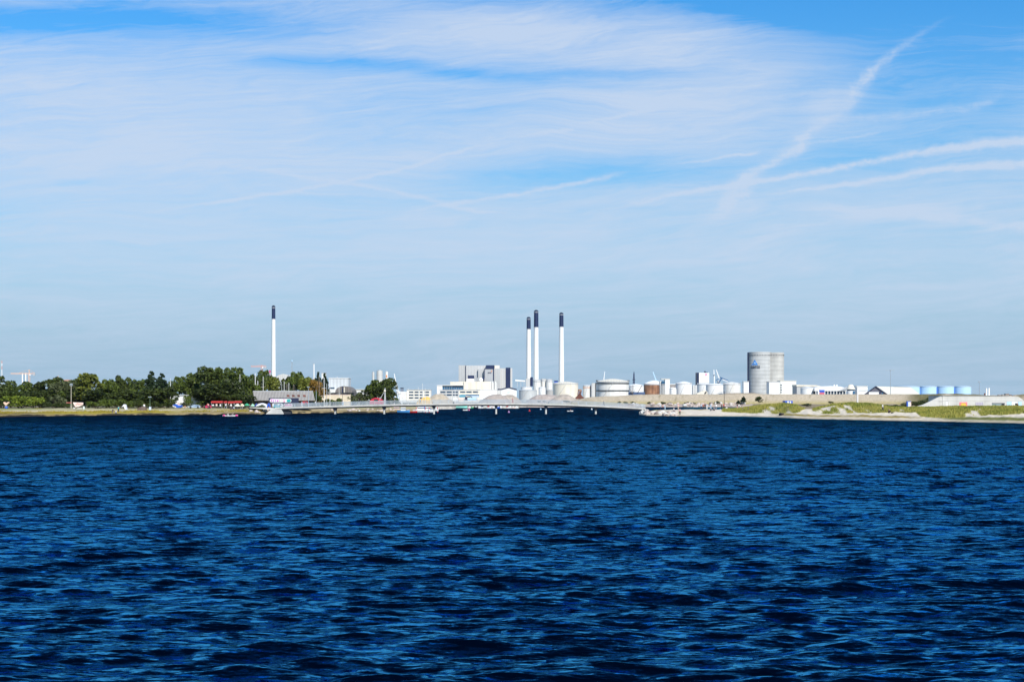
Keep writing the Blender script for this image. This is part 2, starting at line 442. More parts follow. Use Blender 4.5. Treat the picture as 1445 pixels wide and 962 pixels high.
# ------------------------------------------------------------------ water: travelling wind waves as real relief
NC, NR = 860, 1400
_e = 26*np.cumsum(1.055**np.arange(44))
pxs = np.concatenate([(-250-_e)[::-1], np.linspace(-250, 1695, NC-88), 1695+_e])
D0_ = 7.0
Ds = D0_*np.exp(np.linspace(0, math.log(1250/D0_), NR))
PX, DD = np.meshgrid(pxs, Ds)
wx = (PX-CX)*DD/F; wy = DD.copy(); wz = np.zeros_like(wx)
sxm = np.gradient(pxs)[None, :]*DD/F; sym = DD*math.log(1250/D0_)/NR
rg = np.random.default_rng(11)
ncomp = 170
lam = np.exp(rg.uniform(math.log(0.22), math.log(5.5), ncomp))
th = np.clip(rg.normal(math.radians(6), math.radians(27), ncomp), -1.35, 1.35)
ph = rg.uniform(0, 2*np.pi, ncomp)
ox = np.zeros_like(wx); oy = np.zeros_like(wx)
wgt = np.exp(-((np.log(lam/0.85))/0.9)**2) + 0.22
wgt /= math.sqrt((wgt**2).sum()/2)
# a few long-crested wind waves on top
lam = np.concatenate([lam, rg.uniform(2.4, 4.6, 9)]); th = np.concatenate([th, rg.normal(math.radians(5), math.radians(11), 9)])
ph = np.concatenate([ph, rg.uniform(0, 2*np.pi, 9)]); wgt = np.concatenate([wgt, np.full(9, 0.12)])
# gusts: slow changes of roughness over the surface
gust = 1 + 0.22*np.sin(wx*0.09+wy*0.031)*np.sin(wy*0.043+1.0) + 0.15*np.sin(wx*0.023-wy*0.017+2)
for l_, t_, p_, w_ in zip(lam, th, ph, wgt):
    k = 2*np.pi/l_
    kx, ky = k*math.sin(t_), -k*math.cos(t_)
    fade = np.clip((l_*abs(math.cos(t_))/sym - 2.2)/2.5, 0, 1)*np.clip((l_/max(0.05, abs(math.sin(t_)))/sxm-2.2)/2.5, 0, 1)
    a = WAVE_SLOPE*w_/k*fade*gust
    f = kx*wx+ky*wy+p_
    wz += a*np.cos(f)
    s = a*np.sin(f)*0.85
    ox -= s*kx/k; oy -= s*ky/k
wx += ox; wy += oy
verts = np.stack([wx, wy, wz], -1).reshape(-1, 3)
ii = np.arange(NR*NC).reshape(NR, NC)
quads = np.stack([ii[:-1,:-1], ii[:-1,1:], ii[1:,1:], ii[1:,:-1]], -1).reshape(-1, 4)
def grid_mesh(name, verts, quads):
    me = bpy.data.meshes.new(name)
    me.vertices.add(len(verts)); me.vertices.foreach_set('co', np.ascontiguousarray(verts, dtype=np.float32).ravel())
    me.loops.add(len(quads)*4); me.loops.foreach_set('vertex_index', np.ascontiguousarray(quads, dtype=np.int32).ravel())
    me.polygons.add(len(quads)); me.polygons.foreach_set('loop_start', np.arange(0, len(quads)*4, 4, dtype=np.int32))
    me.polygons.foreach_set('use_smooth', np.ones(len(quads), dtype=bool))
    me.update(calc_edges=True); me.validate()
    return me
wme = grid_mesh('water', verts, quads)
# depth of the water under each point: shallow close to the sandy shore
at = wme.attributes.new('shallow', 'FLOAT', 'POINT')
ds = edge_right(PX) - DD
sh = np.where(PX > 900, np.exp(-np.clip(ds, 0, 400)/14.0)*np.interp(PX, [900,960,1000,1085,1120,1300], [0,.25,.9,1,.25,.15]), 0)
at.data.foreach_set('value', sh.astype(np.float32).ravel())
at2 = wme.attributes.new('far', 'FLOAT', 'POINT')
at2.data.foreach_set('value', np.clip((np.log(DD)-math.log(25))/(math.log(400)-math.log(25)), 0, 1).astype(np.float32).ravel())

wm = bpy.data.materials.new('sea_water'); wm.use_nodes = True
nt = wm.node_tree; N = nt.nodes; L = nt.links
N.remove(N['Principled BSDF'])
geo = N.new('ShaderNodeNewGeometry'); tcn = N.new('ShaderNodeTexCoord')
fa = N.new('ShaderNodeAttribute'); fa.attribute_name = 'far'
sa = N.new('ShaderNodeAttribute'); sa.attribute_name = 'shallow'
def wn_noise(sx_, sy_, detail, rough):
    mp = N.new('ShaderNodeMapping'); mp.inputs['Scale'].default_value = (sx_, sy_, 1)
    L.new(tcn.outputs['Object'], mp.inputs['Vector'])
    n = N.new('ShaderNodeTexNoise'); n.inputs['Scale'].default_value = 1; n.inputs['Detail'].default_value = detail; n.inputs['Roughness'].default_value = rough
    L.new(mp.outputs[0], n.inputs['Vector'])
    s = N.new('ShaderNodeVectorMath'); s.operation = 'SUBTRACT'; s.inputs[1].default_value = (.5,.5,.5)
    L.new(n.outputs['Color'], s.inputs[0])
    return s.outputs[0]
def vscale(v, f):
    n = N.new('ShaderNodeVectorMath'); n.operation = 'SCALE'; L.new(v, n.inputs[0])
    if isinstance(f, float): n.inputs['Scale'].default_value = f
    else: L.new(f, n.inputs['Scale'])
    return n.outputs[0]
def vadd(a, b):
    n = N.new('ShaderNodeVectorMath'); n.operation = 'ADD'; L.new(a, n.inputs[0]); L.new(b, n.inputs[1]); return n.outputs[0]
fine = wn_noise(1.7, 6.0, 5, 0.72)       # ripples
chop = wn_noise(0.50, 0.66, 7, 0.74)     # chop too small for the relief further out
mrf = N.new('ShaderNodeMapRange'); mrf.inputs[3].default_value = CHOP0; mrf.inputs[4].default_value = CHOP1
L.new(fa.outputs['Fac'], mrf.inputs[0])
broad = wn_noise(0.30, 0.075, 5, 0.66)    # cat's paws, seen far out
gst = N.new('ShaderNodeMath'); gst.operation = 'MULTIPLY'; gst.inputs[1].default_value = BROAD
L.new(fa.outputs['Fac'], gst.inputs[0])
slope = vadd(vadd(vscale(fine, RIPPLE), vscale(chop, mrf.outputs[0])), vscale(broad, gst.outputs[0]))
mz = N.new('ShaderNodeVectorMath'); mz.operation = 'MULTIPLY'; mz.inputs[1].default_value = (0.5, 1.0, 0.0)
L.new(slope, mz.inputs[0])
nn = N.new('ShaderNodeVectorMath'); nn.operation = 'NORMALIZE'
L.new(vadd(geo.outputs['Normal'], mz.outputs[0]), nn.inputs[0])
met = N.new('ShaderNodeBsdfGlossy')
fr = N.new('ShaderNodeFresnel'); fr.inputs['IOR'].default_value = W_IOR
L.new(nn.outputs[0], fr.inputs['Normal'])
# far out one facet stands for many unresolved wave slopes: lower effective reflectance
fe = N.new('ShaderNodeMapRange'); fe.inputs[3].default_value = REFL0; fe.inputs[4].default_value = REFL1
L.new(fa.outputs['Fac'], fe.inputs[0])
fm = N.new('ShaderNodeMath'); fm.operation = 'MULTIPLY'; fp = N.new('ShaderNodeMath'); fp.operation = 'POWER'; fp.inputs[1].default_value = W_POW; L.new(fr.outputs[0], fp.inputs[0]); L.new(fp.outputs[0], fm.inputs[0]); L.new(fe.outputs[0], fm.inputs[1])
fc = N.new('ShaderNodeMix'); fc.data_type = 'RGBA'; fc.inputs[6].default_value = (0,0,0,1); 
ft = N.new('ShaderNodeMix'); ft.data_type = 'RGBA'; ft.inputs[6].default_value = W_TINT + (1,); ft.inputs[7].default_value = W_TINT_FAR + (1,)
L.new(fa.outputs['Fac'], ft.inputs[0]); L.new(ft.outputs[2], fc.inputs[7])
L.new(fm.outputs[0], fc.inputs[0]); L.new(fc.outputs[2], met.inputs['Color'])
rr = N.new('ShaderNodeMapRange'); rr.inputs[3].default_value = ROUGH0; rr.inputs[4].default_value = ROUGH1
L.new(fa.outputs['Fac'], rr.inputs[0]); L.new(rr.outputs[0], met.inputs['Roughness'])
L.new(nn.outputs[0], met.inputs['Normal'])
bc = N.new('ShaderNodeMix'); bc.data_type = 'RGBA'; bc.inputs[6].default_value = W_BODY + (1,); bc.inputs[7].default_value = W_SHAL + (1,)
L.new(sa.outputs['Fac'], bc.inputs[0])
df = N.new('ShaderNodeBsdfDiffuse'); L.new(bc.outputs[2], df.inputs['Color'])
ad = N.new('ShaderNodeAddShader'); L.new(met.outputs[0], ad.inputs[0]); L.new(df.outputs[0], ad.inputs[1])
L.new(ad.outputs[0], N['Material Output'].inputs['Surface'])
wme.materials.append(wm)
water = link(bpy.data.objects.new('water', wme)); tag(water, kind='structure')
# ------------------------------------------------------------------ ground
def colmat(name, rough=0.95):
    m = bpy.data.materials.new(name); m.use_nodes = True
    nt = m.node_tree; N = nt.nodes; L = nt.links
    p = N['Principled BSDF']; p.inputs['Roughness'].default_value = rough; p.inputs['Specular IOR Level'].default_value = 0.2
    a = N.new('ShaderNodeAttribute'); a.attribute_name = 'cover'
    tc = N.new('ShaderNodeTexCoord')
    n = N.new('ShaderNodeTexNoise'); n.inputs['Scale'].default_value = 0.9; n.inputs['Detail'].default_value = 7; n.inputs['Roughness'].default_value = 0.7
    L.new(tc.outputs['Object'], n.inputs['Vector'])
    mr = N.new('ShaderNodeMapRange'); mr.inputs[1].default_value = .3; mr.inputs[2].default_value = .7; mr.inputs[3].default_value = .70; mr.inputs[4].default_value = 1.25
    L.new(n.outputs['Fac'], mr.inputs[0])
    x = N.new('ShaderNodeVectorMath'); x.operation = 'SCALE'
    L.new(a.outputs['Color'], x.inputs[0]); L.new(mr.outputs[0], x.inputs['Scale'])
    L.new(x.outputs[0], p.inputs['Base Color'])
    b = N.new('ShaderNodeBump'); b.inputs['Strength'].default_value = 0.5; b.inputs['Distance'].default_value = 0.3
    L.new(n.outputs['Fac'], b.inputs['Height']); L.new(b.outputs[0], p.inputs['Normal'])
    return m
LANDM = colmat('land_cover')
def fb(x, y):
    return (np.sin(x*.31+y*.17)+np.sin(x*.83-y*.45+1.3)*.7+np.sin(x*1.9+y*1.1+.5)*.45+np.sin(x*.11-y*.23+4)*.8)/2.95
def lerp3(xs, cols, t):
    return np.stack([np.interp(t, xs, [c[i] for c in cols]) for i in range(3)], -1)
def land(name, px, S, edge, hfun, cfun):
    P, SS = np.meshgrid(px, S)
    D = edge(P) + SS
    x = (P-CX)*D/F
    z = hfun(P, SS, D)
    V = np.stack([x, D, z], -1).reshape(-1, 3)
    n, m = SS.shape
    ii = np.arange(n*m).reshape(n, m)
    q = np.stack([ii[:-1,:-1], ii[:-1,1:], ii[1:,1:], ii[1:,:-1]], -1).reshape(-1, 4)
    me = grid_mesh(name, V, q)
    c = np.clip(cfun(P, SS, D, z), 0.004, 0.9)
    ca = me.color_attributes.new('cover', 'FLOAT_COLOR', 'POINT')
    ca.data.foreach_set('color', np.concatenate([c, np.ones(c.shape[:2]+(1,))], -1).astype(np.float32).ravel())
    me.materials.append(LANDM)
    return link(bpy.data.objects.new(name, me))

# left bank, harbour edge and everything behind, out past the horizon
S1 = np.concatenate([[-6,-1.5,0], np.arange(.5,14,.5), np.arange(14,60,1.5), [64,70,80,95,120,160,220,300,420,600,900,1400,2200,4000,8000,16000]])
def h_left(P, S, D):
    bank = np.interp(S, [-6,0,.35,1.2,4,8,12,16,20,28,35,60], [-1.2,0,.28,.42,.62,.8,.98,1.15,1.35,1.65,1.8,1.8])
    bank = bank + np.clip(S-2, 0, 8)/8*0.16*fb(P*.55, S)*np.clip(1-S/60, .0, 1)
    quay = np.interp(S, [-6,0,.4,1.0,1e5], [-1.2,0,1.1,1.5,1.5])
    rocks = np.interp(S, [-6,0,4,9,14,1e5], [-1.2,0,.9,1.7,1.8,1.8]) + np.where((S>0)&(S<16), .25*fb(P*2.1, S*1.7), 0)
    t1 = np.clip((P-606)/6, 0, 1); t2 = np.clip((P-735)/12, 0, 1)
    return bank*(1-t1)+quay*t1*(1-t2)+rocks*t2
def c_left(P, S, D, z):
    n = fb(P*.35, S*.9); n2 = fb(P*.9+40, S*1.3)
    s = S + n*1.6 + .6*n2
    wet, weed, yel, sand, lawn, dirt = (.035,.028,.016), (.17,.125,.035), (.34,.265,.028), (.46,.38,.25), (.26,.27,.10), (.16,.14,.08)
    tan = (.30,.225,.11)
    A = lerp3([0,.6,1.0,2.2,4,11,13,17,21,26,34,44,90], [wet,wet,weed,tan,weed,weed,yel,sand,sand,lawn,lawn,dirt,dirt], s)       # far left
    B = lerp3([0,.5,.9,2.0,3.0,5,13,15,20,24,30,36,44,90], [wet,wet,tan,weed,yel,yel,yel,sand,sand,lawn,sand,lawn,dirt,dirt], s)    # yellow turf
    C = lerp3([0,.5,.9,5,6,10,13,19,22,30,36,44,90], [wet,wet,tan,tan,weed,sand,tan,sand,lawn,sand,lawn,dirt,dirt], s)          # by the bridge
    w1 = np.clip((P-40)/45, 0, 1)[..., None]; w2 = np.clip((P-225)/50, 0, 1)[..., None]
    c = (A*(1-w1)+B*w1)*(1-w2)+C*w2
    far = np.array((.30,.26,.20)); quayc = np.array((.42,.38,.33)); rk = np.array((.36,.29,.24)); gr = np.array((.40,.34,.09))
    t1 = np.clip((P-606)/6, 0, 1)[..., None]; t2 = np.clip((P-735)/12, 0, 1)[..., None]
    R = lerp3([0,.8,2,9,13,16,40,60], [rk*.5, rk, rk*1.2, rk, gr, gr, gr*.95, far], s)
    return c*(1-t1) + (quayc*np.ones_like(c))*t1*(1-t2) + R*t2
px1 = np.concatenate([np.arange(-3400,-700,60), np.arange(-700,-20,8), np.arange(-20,620,1.6), np.arange(620,2600,4), np.arange(2600,4800,60)])
ground = land('ground', px1, S1, edge_left, h_left, c_left); tag(ground, kind='structure')

# right: sand spit, beach and dunes in front of the channel
def gtop(P): return np.interp(P, [1020,1040,1060,1085,1110,1125,1134,1146,1156,1175,1200,1230,1258,1280,1300,1340,1445,1600,2400], [581,577.6,573.4,570.4,569.2,571.6,577,578,574.5,570.4,568.6,569.8,574.8,575.4,575.0,574.2,573.8,574,576])
def gbot(P): return np.interp(P, [1020,1035,1080,1110,1128,1136,1142,1160,1185,1205,1240,1262,1292,1300,1330,1370,1400,1445,1600,2400], [581.2,581.8,584.4,584.8,582.4,577.2,579,583.8,584.2,583,582.8,582.4,582.2,588,590,588,586.2,584.4,585,590])
S2 = np.concatenate([[-8,-2,0], np.arange(.6,70,1.1), np.arange(70,140,3), [146,155,170,190,220,260,300,350,420,480]])
def spit_len(P): return np.interp(P, [900,915,940,1000,1040,1052,1058,1066,3000], [14,26,36,42,46,52,90,600,600])
def h_right(P, S, D):
    # height that carries the drawn dune line at this distance
    base = np.interp(S, [-8,0,1.5,8,20,40,70,120,480], [-1.5,0,.25,.75,1.15,1.5,1.75,1.8,1.62])
    tip = np.interp(P, [900,925,960,1200], [.75,1.0,1.0,1.0])
    base = base*tip
    sp = spit_len(P)
    base = np.where(S > sp, np.maximum(-1.5, base-(S-sp)*.22), base)
    zt = CAMZ-(gtop(P)-HY)*D/F
    g = np.clip((P-1022)/14, 0, 1)
    dd = np.interp(P, [1020,1080,1130,1140,1160,1240,1300,1400,2400], [20,34,28,24,36,36,40,36,36])
    wdt = np.interp(P, [1020,1140,1200,1300,2400], [13,12,18,18,18])
    bump = np.exp(-((S-dd)/wdt)**2)*(S < dd) + np.exp(-((S-dd)/(wdt*1.3))**2)*(S >= dd)
    Dc = edge_right(P)+dd
    zc = CAMZ-(gtop(P)+1.3-HY)*Dc/F
    zb = np.interp(dd, [0,8,20,40], [0,.75,1.15,1.5])
    z = base + g*np.maximum(zc-zb, 0)*bump
    return z + .10*fb(P*.8, S*.8)*np.clip(S/6, 0, 1)
def right_py(P, D, z): return HY+(CAMZ-z)*F/D
def grassy(P, S, D, z):
    py = right_py(P, D, z)
    n = fb(P*.33, S*.5)*1.0
    dd = np.interp(P, [1020,1080,1130,1140,1160,1240,1300,1400,2400], [20,34,28,24,36,36,40,36,36])
    g = np.clip((gbot(P)-py + n*.9)/.8, 0, 1)*(P > 1018)
    path = np.exp(-((py-(574.0+(P-1194)*.62))/1.5)**2)*((P>1190)&(P<1222)) + np.exp(-((P-1140-(582-py)*.4)/6.5)**2)*(py>575)*(P<1152)*1.1 + .9*np.exp(-((py-(576+(P-1217)*.5))/.8)**2)*((P>1215)&(P<1230))
    bare = np.clip(-.22-fb(P*.21+7, S*.33), 0, 1)*2.2*(py > gtop(P)+2.0)
    return np.clip(g-path-bare, 0, 1)
def c_right(P, S, D, z):
    n = fb(P*.4, S*.8)
    sand = np.array((.63,.545,.435)); wet = np.array((.36,.29,.20)); gr = np.array((.34,.31,.075)); och = np.array((.26,.19,.045)); grn = np.array((.13,.135,.03)); brown = np.array((.22,.17,.10))
    c = np.ones(P.shape+(3,))*sand
    w = np.clip(1-S/2.2, 0, 1)[..., None]; c = c*(1-w)+wet*w
    strip = (np.interp(P, [1085,1110,1150,1265,1300,1310,2400], [0,1,1,1,.5,0,0]))*np.exp(-((S-6.5-n*1.2)/3.2)**2)
    strip = np.clip(strip*(1.0+.4*n), 0, 1)[..., None]; c = c*(1-strip)+och*strip
    s2 = np.interp(P, [1305,1345,2400], [0,1,1])*np.exp(-((S-6-n*.8)/4.0)**2)
    s2 = np.clip(s2*1.2, 0, 1)[..., None]; c = c*(1-s2)+grn*s2
    yel = (np.exp(-((P-928)/16)**2-((S-26)/7)**2) + np.exp(-((P-985)/14)**2-((S-36)/4)**2) + .8*np.exp(-((P-955)/10)**2-((S-12)/6)**2))[..., None]*.8
    c = c*(1-yel)+np.array((.30,.24,.04))*yel
    g = grassy(P, S, D, z)[..., None]
    n3 = fb(P*.13+3, S*.25)[..., None]
    c = c*(1-g)+(gr*(1+.22*n[..., None])*(1-.25*np.clip(n3, 0, 1))+np.array((.06,.03,-.01))*np.clip(-n3, 0, 1))*g
    back = np.clip((S-62)/20, 0, 1)[..., None]*(P > 1060)[..., None]
    c = c*(1-back)+(brown*(1+.4*n[..., None]))*back
    return c
px2 = np.concatenate([np.arange(902,1460,1.5), np.arange(1460,2400,6), np.arange(2400,4800,50)])
beach = land('beach', px2, S2, edge_right, h_right, c_right); tag(beach, kind='structure')

# the long flat-topped earth embankment behind the channel
EB_D = 822.0
ptop = [(806,566),(812,564.6),(822,562),(832,560.2),(850,559.0),(880,558.2),(892,557.0),(915,556.2),(1020,556.1),(1026,554.6),(1042,554.2),(1062,554.3),(1076,556.0),(1290,556.1),(1320,555.6),(1345,555.2),(1375,556.2),(1395,557.4),(1425,557.4),(1445,556.2),(1480,554.8),(1560,556),(2300,556)]
def eb_top(p): return np.interp(p, [a for a, b in ptop], [b for a, b in ptop])
pxe = np.concatenate([np.arange(806,1500,2.5), np.arange(1500,2300,10), np.arange(2300,4800,60)])
prof = [(0,0),(3,.10),(8,.45),(13,.86),(15.5,.985),(17,1),(40,1.0),(60,.6),(80,0)]
PE = np.meshgrid(pxe, [a for a, b in prof])
fr_ = np.meshgrid(pxe, [b for a, b in prof])[1]
De = EB_D+PE[1]
zt = CAMZ-(eb_top(PE[0])-HY)*(EB_D+16)/F
zt = zt + .13*fb(PE[0]*.9, PE[1]*.4)*(PE[0] > 840)
ze = 1.7+(zt-1.7)*fr_ + .12*fb(PE[0]*.7, PE[1])*(fr_ > 0)*(fr_ < .98)
V = np.stack([(PE[0]-CX)*De/F, De, ze], -1).reshape(-1, 3)
n_, m_2 = ze.shape; ii = np.arange(n_*m_2).reshape(n_, m_2)
eme = grid_mesh('embankment', V, np.stack([ii[:-1,:-1], ii[:-1,1:], ii[1:,1:], ii[1:,:-1]], -1).reshape(-1, 4))
nn_ = fb(PE[0]*.25, PE[1]*.6)[..., None]
base = np.array((.42,.345,.25))*(1+.07*nn_)
ylw = np.array((.36,.29,.09))
spk = (np.clip(fb(PE[0]*1.9+11, PE[1]*1.3)-.55, 0, 1)*2.2)[..., None]
base = base*(1-spk)+np.array((.17,.14,.08))*spk
lowf = np.clip(1.15-fr_[..., None]*6, 0, 1)
base = base*(1-lowf)+ylw*lowf
tuft = (np.clip((905-PE[0])/40, 0, 1)*np.clip(nn_[..., 0]*2-.5, 0, 1))[..., None]*.6
base = base*(1-tuft)+np.array((.20,.16,.08))*tuft
rgt = (np.clip((PE[0]-1262)/34, 0, 1)*np.clip(.75+nn_[..., 0]*1.2, 0, 1))[..., None]
base = base*(1-rgt)+np.array((.12,.105,.045))*rgt
crest = (np.exp(-((fr_-1.0)/.04)**2)*np.interp(PE[0], [1020,1028,1060,1078], [0,1,1,0]))[..., None]
base = base*(1-crest*.6)+np.array((.12,.09,.07))*crest*.6
ca = eme.color_attributes.new('cover', 'FLOAT_COLOR', 'POINT')
ca.data.foreach_set('color', np.concatenate([np.clip(base, .01, .9), np.ones(base.shape[:2]+(1,))], -1).astype(np.float32).ravel())
eme.materials.append(LANDM)
emb = link(bpy.data.objects.new('embankment', eme)); tag(emb, kind='structure')

def zl(px, D): return float(h_left(np.array([[float(px)]]), np.array([[D-float(edge_left(np.array(float(px))))]]), np.array([[D]]))[0, 0])
def zr(px, D): return float(h_right(np.array([[float(px)]]), np.array([[D-float(edge_right(np.array(float(px))))]]), np.array([[D]]))[0, 0])

# ------------------------------------------------------------------ dune grass (uncountable)
def blades(name, pts, h0, h1, wd, matl, lean=.35, seed=3):
    r = np.random.default_rng(seed); n = len(pts)
    pts = np.asarray(pts, float)
    h = r.uniform(h0, h1, n); a = r.uniform(0, 2*np.pi, n); la = r.uniform(0, 2*np.pi, n); ln = h*lean*r.uniform(.2, 1, n)
    w_ = h*wd*r.uniform(.7, 1.3, n)
    d = np.stack([np.cos(a)*w_/2, np.sin(a)*w_/2, np.zeros(n)], -1)
    t = pts + np.stack([np.cos(la)*ln, np.sin(la)*ln, h], -1)
    b = pts - np.array([0, 0, .05])
    V = np.stack([b-d, b+d, t+d*.35, t-d*.35], 1).reshape(-1, 3)
    q = np.arange(n*4).reshape(n, 4)
    me = grid_mesh(name, V, q)
    me.materials.append(matl)
    o = link(bpy.data.objects.new(name, me)); tag(o, kind='stuff')
    return o
GRASS_M = leafmat('dune_grass_blades', (.26,.24,.045), (.54,.47,.12), 0.3, (.62,.74,.55))
GRASS_Y = leafmat('bank_grass_blades', (.22,.17,.02), (.42,.33,.05), 0.3)
r = np.random.default_rng(5)
P_ = r.uniform(1020, 1600, 220000); S_ = r.uniform(2, 75, 220000)
D_ = edge_right(P_)+S_; Zg = h_right(P_, S_, D_)
keep = (grassy(P_, S_, D_, Zg) > r.uniform(.3, 1.0, len(P_)))&(fb(P_*.5,S_*.9)+r.uniform(-.5,.8,len(P_))>-.35)
dg = blades('dune_grass', np.stack([(P_-CX)*D_/F, D_, Zg], -1)[keep][:80000], .2, .55, .30, GRASS_M)
tag(dg, 'yellow green beach grass covering the dunes on the right shore', 'grass')
P_ = r.uniform(-60, 380, 40000); S_ = r.uniform(5, 34, 40000)
D_ = edge_left(P_)+S_; Zg = h_left(P_, S_, D_)
keep = fb(P_*.3, S_*.5)+r.uniform(-.6,.6,len(P_)) > np.where(S_ < 15, .15, 1.15)
bg_ = blades('bank_grass', np.stack([(P_-CX)*D_/F, D_, Zg], -1)[keep][:9000], .12, .36, .5, GRASS_Y)
tag(bg_, 'yellow grass and weed growing along the left bank', 'grass')
# ------------------------------------------------------------------ trees and shrubs
def crown_mesh(name, n, blobs, leaf, matl, seed, shell=(.70,1.03), flat=1.0):
    r = np.random.default_rng(seed)
    B = np.array(blobs)
    wgt = B[:,3]**2; wgt /= wgt.sum()
    k = r.choice(len(B), n, p=wgt)
    d = r.normal(size=(n,3)); d /= np.linalg.norm(d, axis=1)[:,None]
    d[:,2] = np.where(d[:,2] < -.45, -d[:,2], d[:,2])
    rad = r.uniform(shell[0]**2, shell[1]**2, n)**.5
    c = B[k,:3] + d*(B[k,3]*rad)[:,None]*np.array([1,1,flat])
    nrm = d + r.normal(size=(n,3))*.55; nrm /= np.linalg.norm(nrm, axis=1)[:,None]
    ref = r.normal(size=(n,3))
    t = np.cross(nrm, ref); t /= np.linalg.norm(t, axis=1)[:,None]
    b = np.cross(nrm, t)
    s = leaf*r.uniform(.5, 1.25, n)
    asp = r.uniform(.5, .95, n)
    T = t*s[:,None]; Bv = b*(s*asp)[:,None]; bend = nrm*(s*.25)[:,None]
    V = np.stack([c-T-bend, c-Bv+bend*.3, c+T-bend, c+Bv+bend*.3], 1).reshape(-1,3)
    me = bpy.data.meshes.new(name)
    q = np.arange(n*4).reshape(n,4)
    me.vertices.add(n*4); me.vertices.foreach_set('co', V.astype(np.float32).ravel())
    me.loops.add(n*4); me.loops.foreach_set('vertex_index', q.astype(np.int32).ravel())
    me.polygons.add(n); me.polygons.foreach_set('loop_start', np.arange(0,n*4,4,dtype=np.int32))
    me.update(calc_edges=True)
    me.materials.append(matl)
    return me
def limb(mb, p, q, r0, r1, n=6):
    p, q = Vector(p), Vector(q); d = (q-p).normalized()
    a = d.orthogonal().normalized(); b = d.cross(a)
    mid = (p+q)/2 + a*random.uniform(-.06,.06)*(q-p).length
    secs = []
    for c, r_ in ((p,r0),(mid,(r0+r1)/2),(q,r1)):
        secs.append([c + a*math.cos(2*math.pi*i/n)*r_ + b*math.sin(2*math.pi*i/n)*r_ for i in range(n)])
    mb.loft(secs)
def blob_tree(seed, shape='round'):
    """clump centres of a unit tree: 1 high, about 1 wide"""
    r = np.random.default_rng(seed); B = []
    if shape == 'round':
        for i in range(19):
            a = r.uniform(0, 2*np.pi); h = r.uniform(.16, .87); w_ = .40*math.sin(math.pi*min(1,(h+.10)/1.08))**.6
            q = w_*r.uniform(.35, 1.0)
            B.append((q*math.cos(a), q*math.sin(a), h, r.uniform(.09,.20)))
        B.append((0,0,.55,.22))
    elif shape == 'tall':
        for i in range(20):
            a = r.uniform(0, 2*np.pi); h = r.uniform(.18, .93); w_ = .27*(1-((h-.45)/.62)**2)
            q = max(0,w_)*r.uniform(.3, 1.0)
            B.append((q*math.cos(a), q*math.sin(a), h, r.uniform(.07,.13)))
        B.append((0,0,.5,.17)); B.append((0,0,.75,.11))
    elif shape == 'conifer':
        for i in range(26):
            h = .14+.84*i/25; w_ = .27*(1-h)**.75+.02
            for k in range(3 if h < .8 else 1):
                a = r.uniform(0, 2*np.pi); q = w_*r.uniform(.3, 1.0)
                B.append((q*math.cos(a), q*math.sin(a), h, .045+.06*(1-h)))
    elif shape == 'bush':
        for i in range(13):
            a = r.uniform(0, 2*np.pi); q = .5*math.sqrt(r.uniform(0,1)); h = r.uniform(.25,.72)*(1-.5*q)
            B.append((q*math.cos(a), q*math.sin(a), h, r.uniform(.16,.26)))
    return B
PROTO = {}
def plant_proto(key, shape, matl, seed, n, leaf):
    B = blob_tree(seed, shape)
    cm = crown_mesh('crown' if shape != 'bush' else 'foliage', n, B, leaf, matl, seed+50)
    mb = MB()
    if shape == 'bush':
        for i in range(5):
            b = B[i*2]; limb(mb, (b[0]*.15,b[1]*.15,-.05), (b[0]*.8,b[1]*.8,b[2]), .03, .012)
    else:
        limb(mb, (0,0,-.03), (.01,.005,.34), .032, .022, 8)
        limb(mb, (.01,.005,.34), (0,0,.75), .022, .008)
        for i in range(7):
            b = B[i*2]; limb(mb, (.005,.003,.22+.05*i), (b[0]*.85,b[1]*.85,max(.3,b[2])), .014, .005)
    tm = bpy.data.meshes.new('trunk'); tm.from_pydata(mb.v, [], mb.f); tm.update(); tm.materials.append(BARK)
    PROTO[key] = (cm, tm, shape)
plant_proto('rd1','round',LEAF_D,1,3000,.037); plant_proto('rd2','round',LEAF_D,2,3000,.037)
plant_proto('rm1','round',LEAF_M,3,3000,.037); plant_proto('rm2','round',LEAF_M,4,3000,.037)
plant_proto('ry1','round',LEAF_Y,5,3000,.037); plant_proto('ro1','round',LEAF_O,6,3000,.037)
plant_proto('tn1','conifer',LEAF_N,7,3800,.032); plant_proto('td1','tall',LEAF_D,8,2400,.032)
plant_proto('rg1','round',LEAF_G,9,3000,.037)
plant_proto('bd1','bush',LEAF_D,11,1500,.05); plant_proto('bm1','bush',LEAF_M,12,1500,.05)
plant_proto('by1','bush',LEAF_B,13,1800,.05); plant_proto('bg1','bush',LEAF_G,14,1300,.055)
def plant(key, x0, x1, top, D, label, group=None, base=None, name=None, cat=None, bot=None, rot=None):
    """plant whose crown spans photo columns x0..x1 and reaches row top at distance D"""
    cm, tm, shape = PROTO[key]
    px = (x0+x1)/2
    zb = base if base is not None else (zl(px, D) if px < 700 else 1.7)
    if bot is not None: zb = Z(bot, D)
    h = Z(top, D)-zb; wd = M(x1-x0, D)
    nm = name or {'bush':'bush','conifer':'pine_tree'}.get(shape, 'tree')
    t = thing(nm, label, cat or ('bush' if shape == 'bush' else 'tree'), (X(px,D), D, zb), group)
    k = {'round':.76,'tall':.50,'conifer':.46,'bush':1.15}[shape]
    for me, nmp in ((tm, 'stem' if shape == 'bush' else 'trunk'), (cm, 'foliage' if shape == 'bush' else 'crown')):
        o = bpy.data.objects.new(nmp, me); link(o, t)
        o.scale = (wd/k, wd/k, h/(.98 if shape != 'bush' else .86)); CH.setdefault(t.name, []).append(o)
    t.rotation_euler = (0, 0, random.uniform(0, 6.28) if rot is None else rot)
    return t
BELT = 'trees of the dense belt on the left shore'
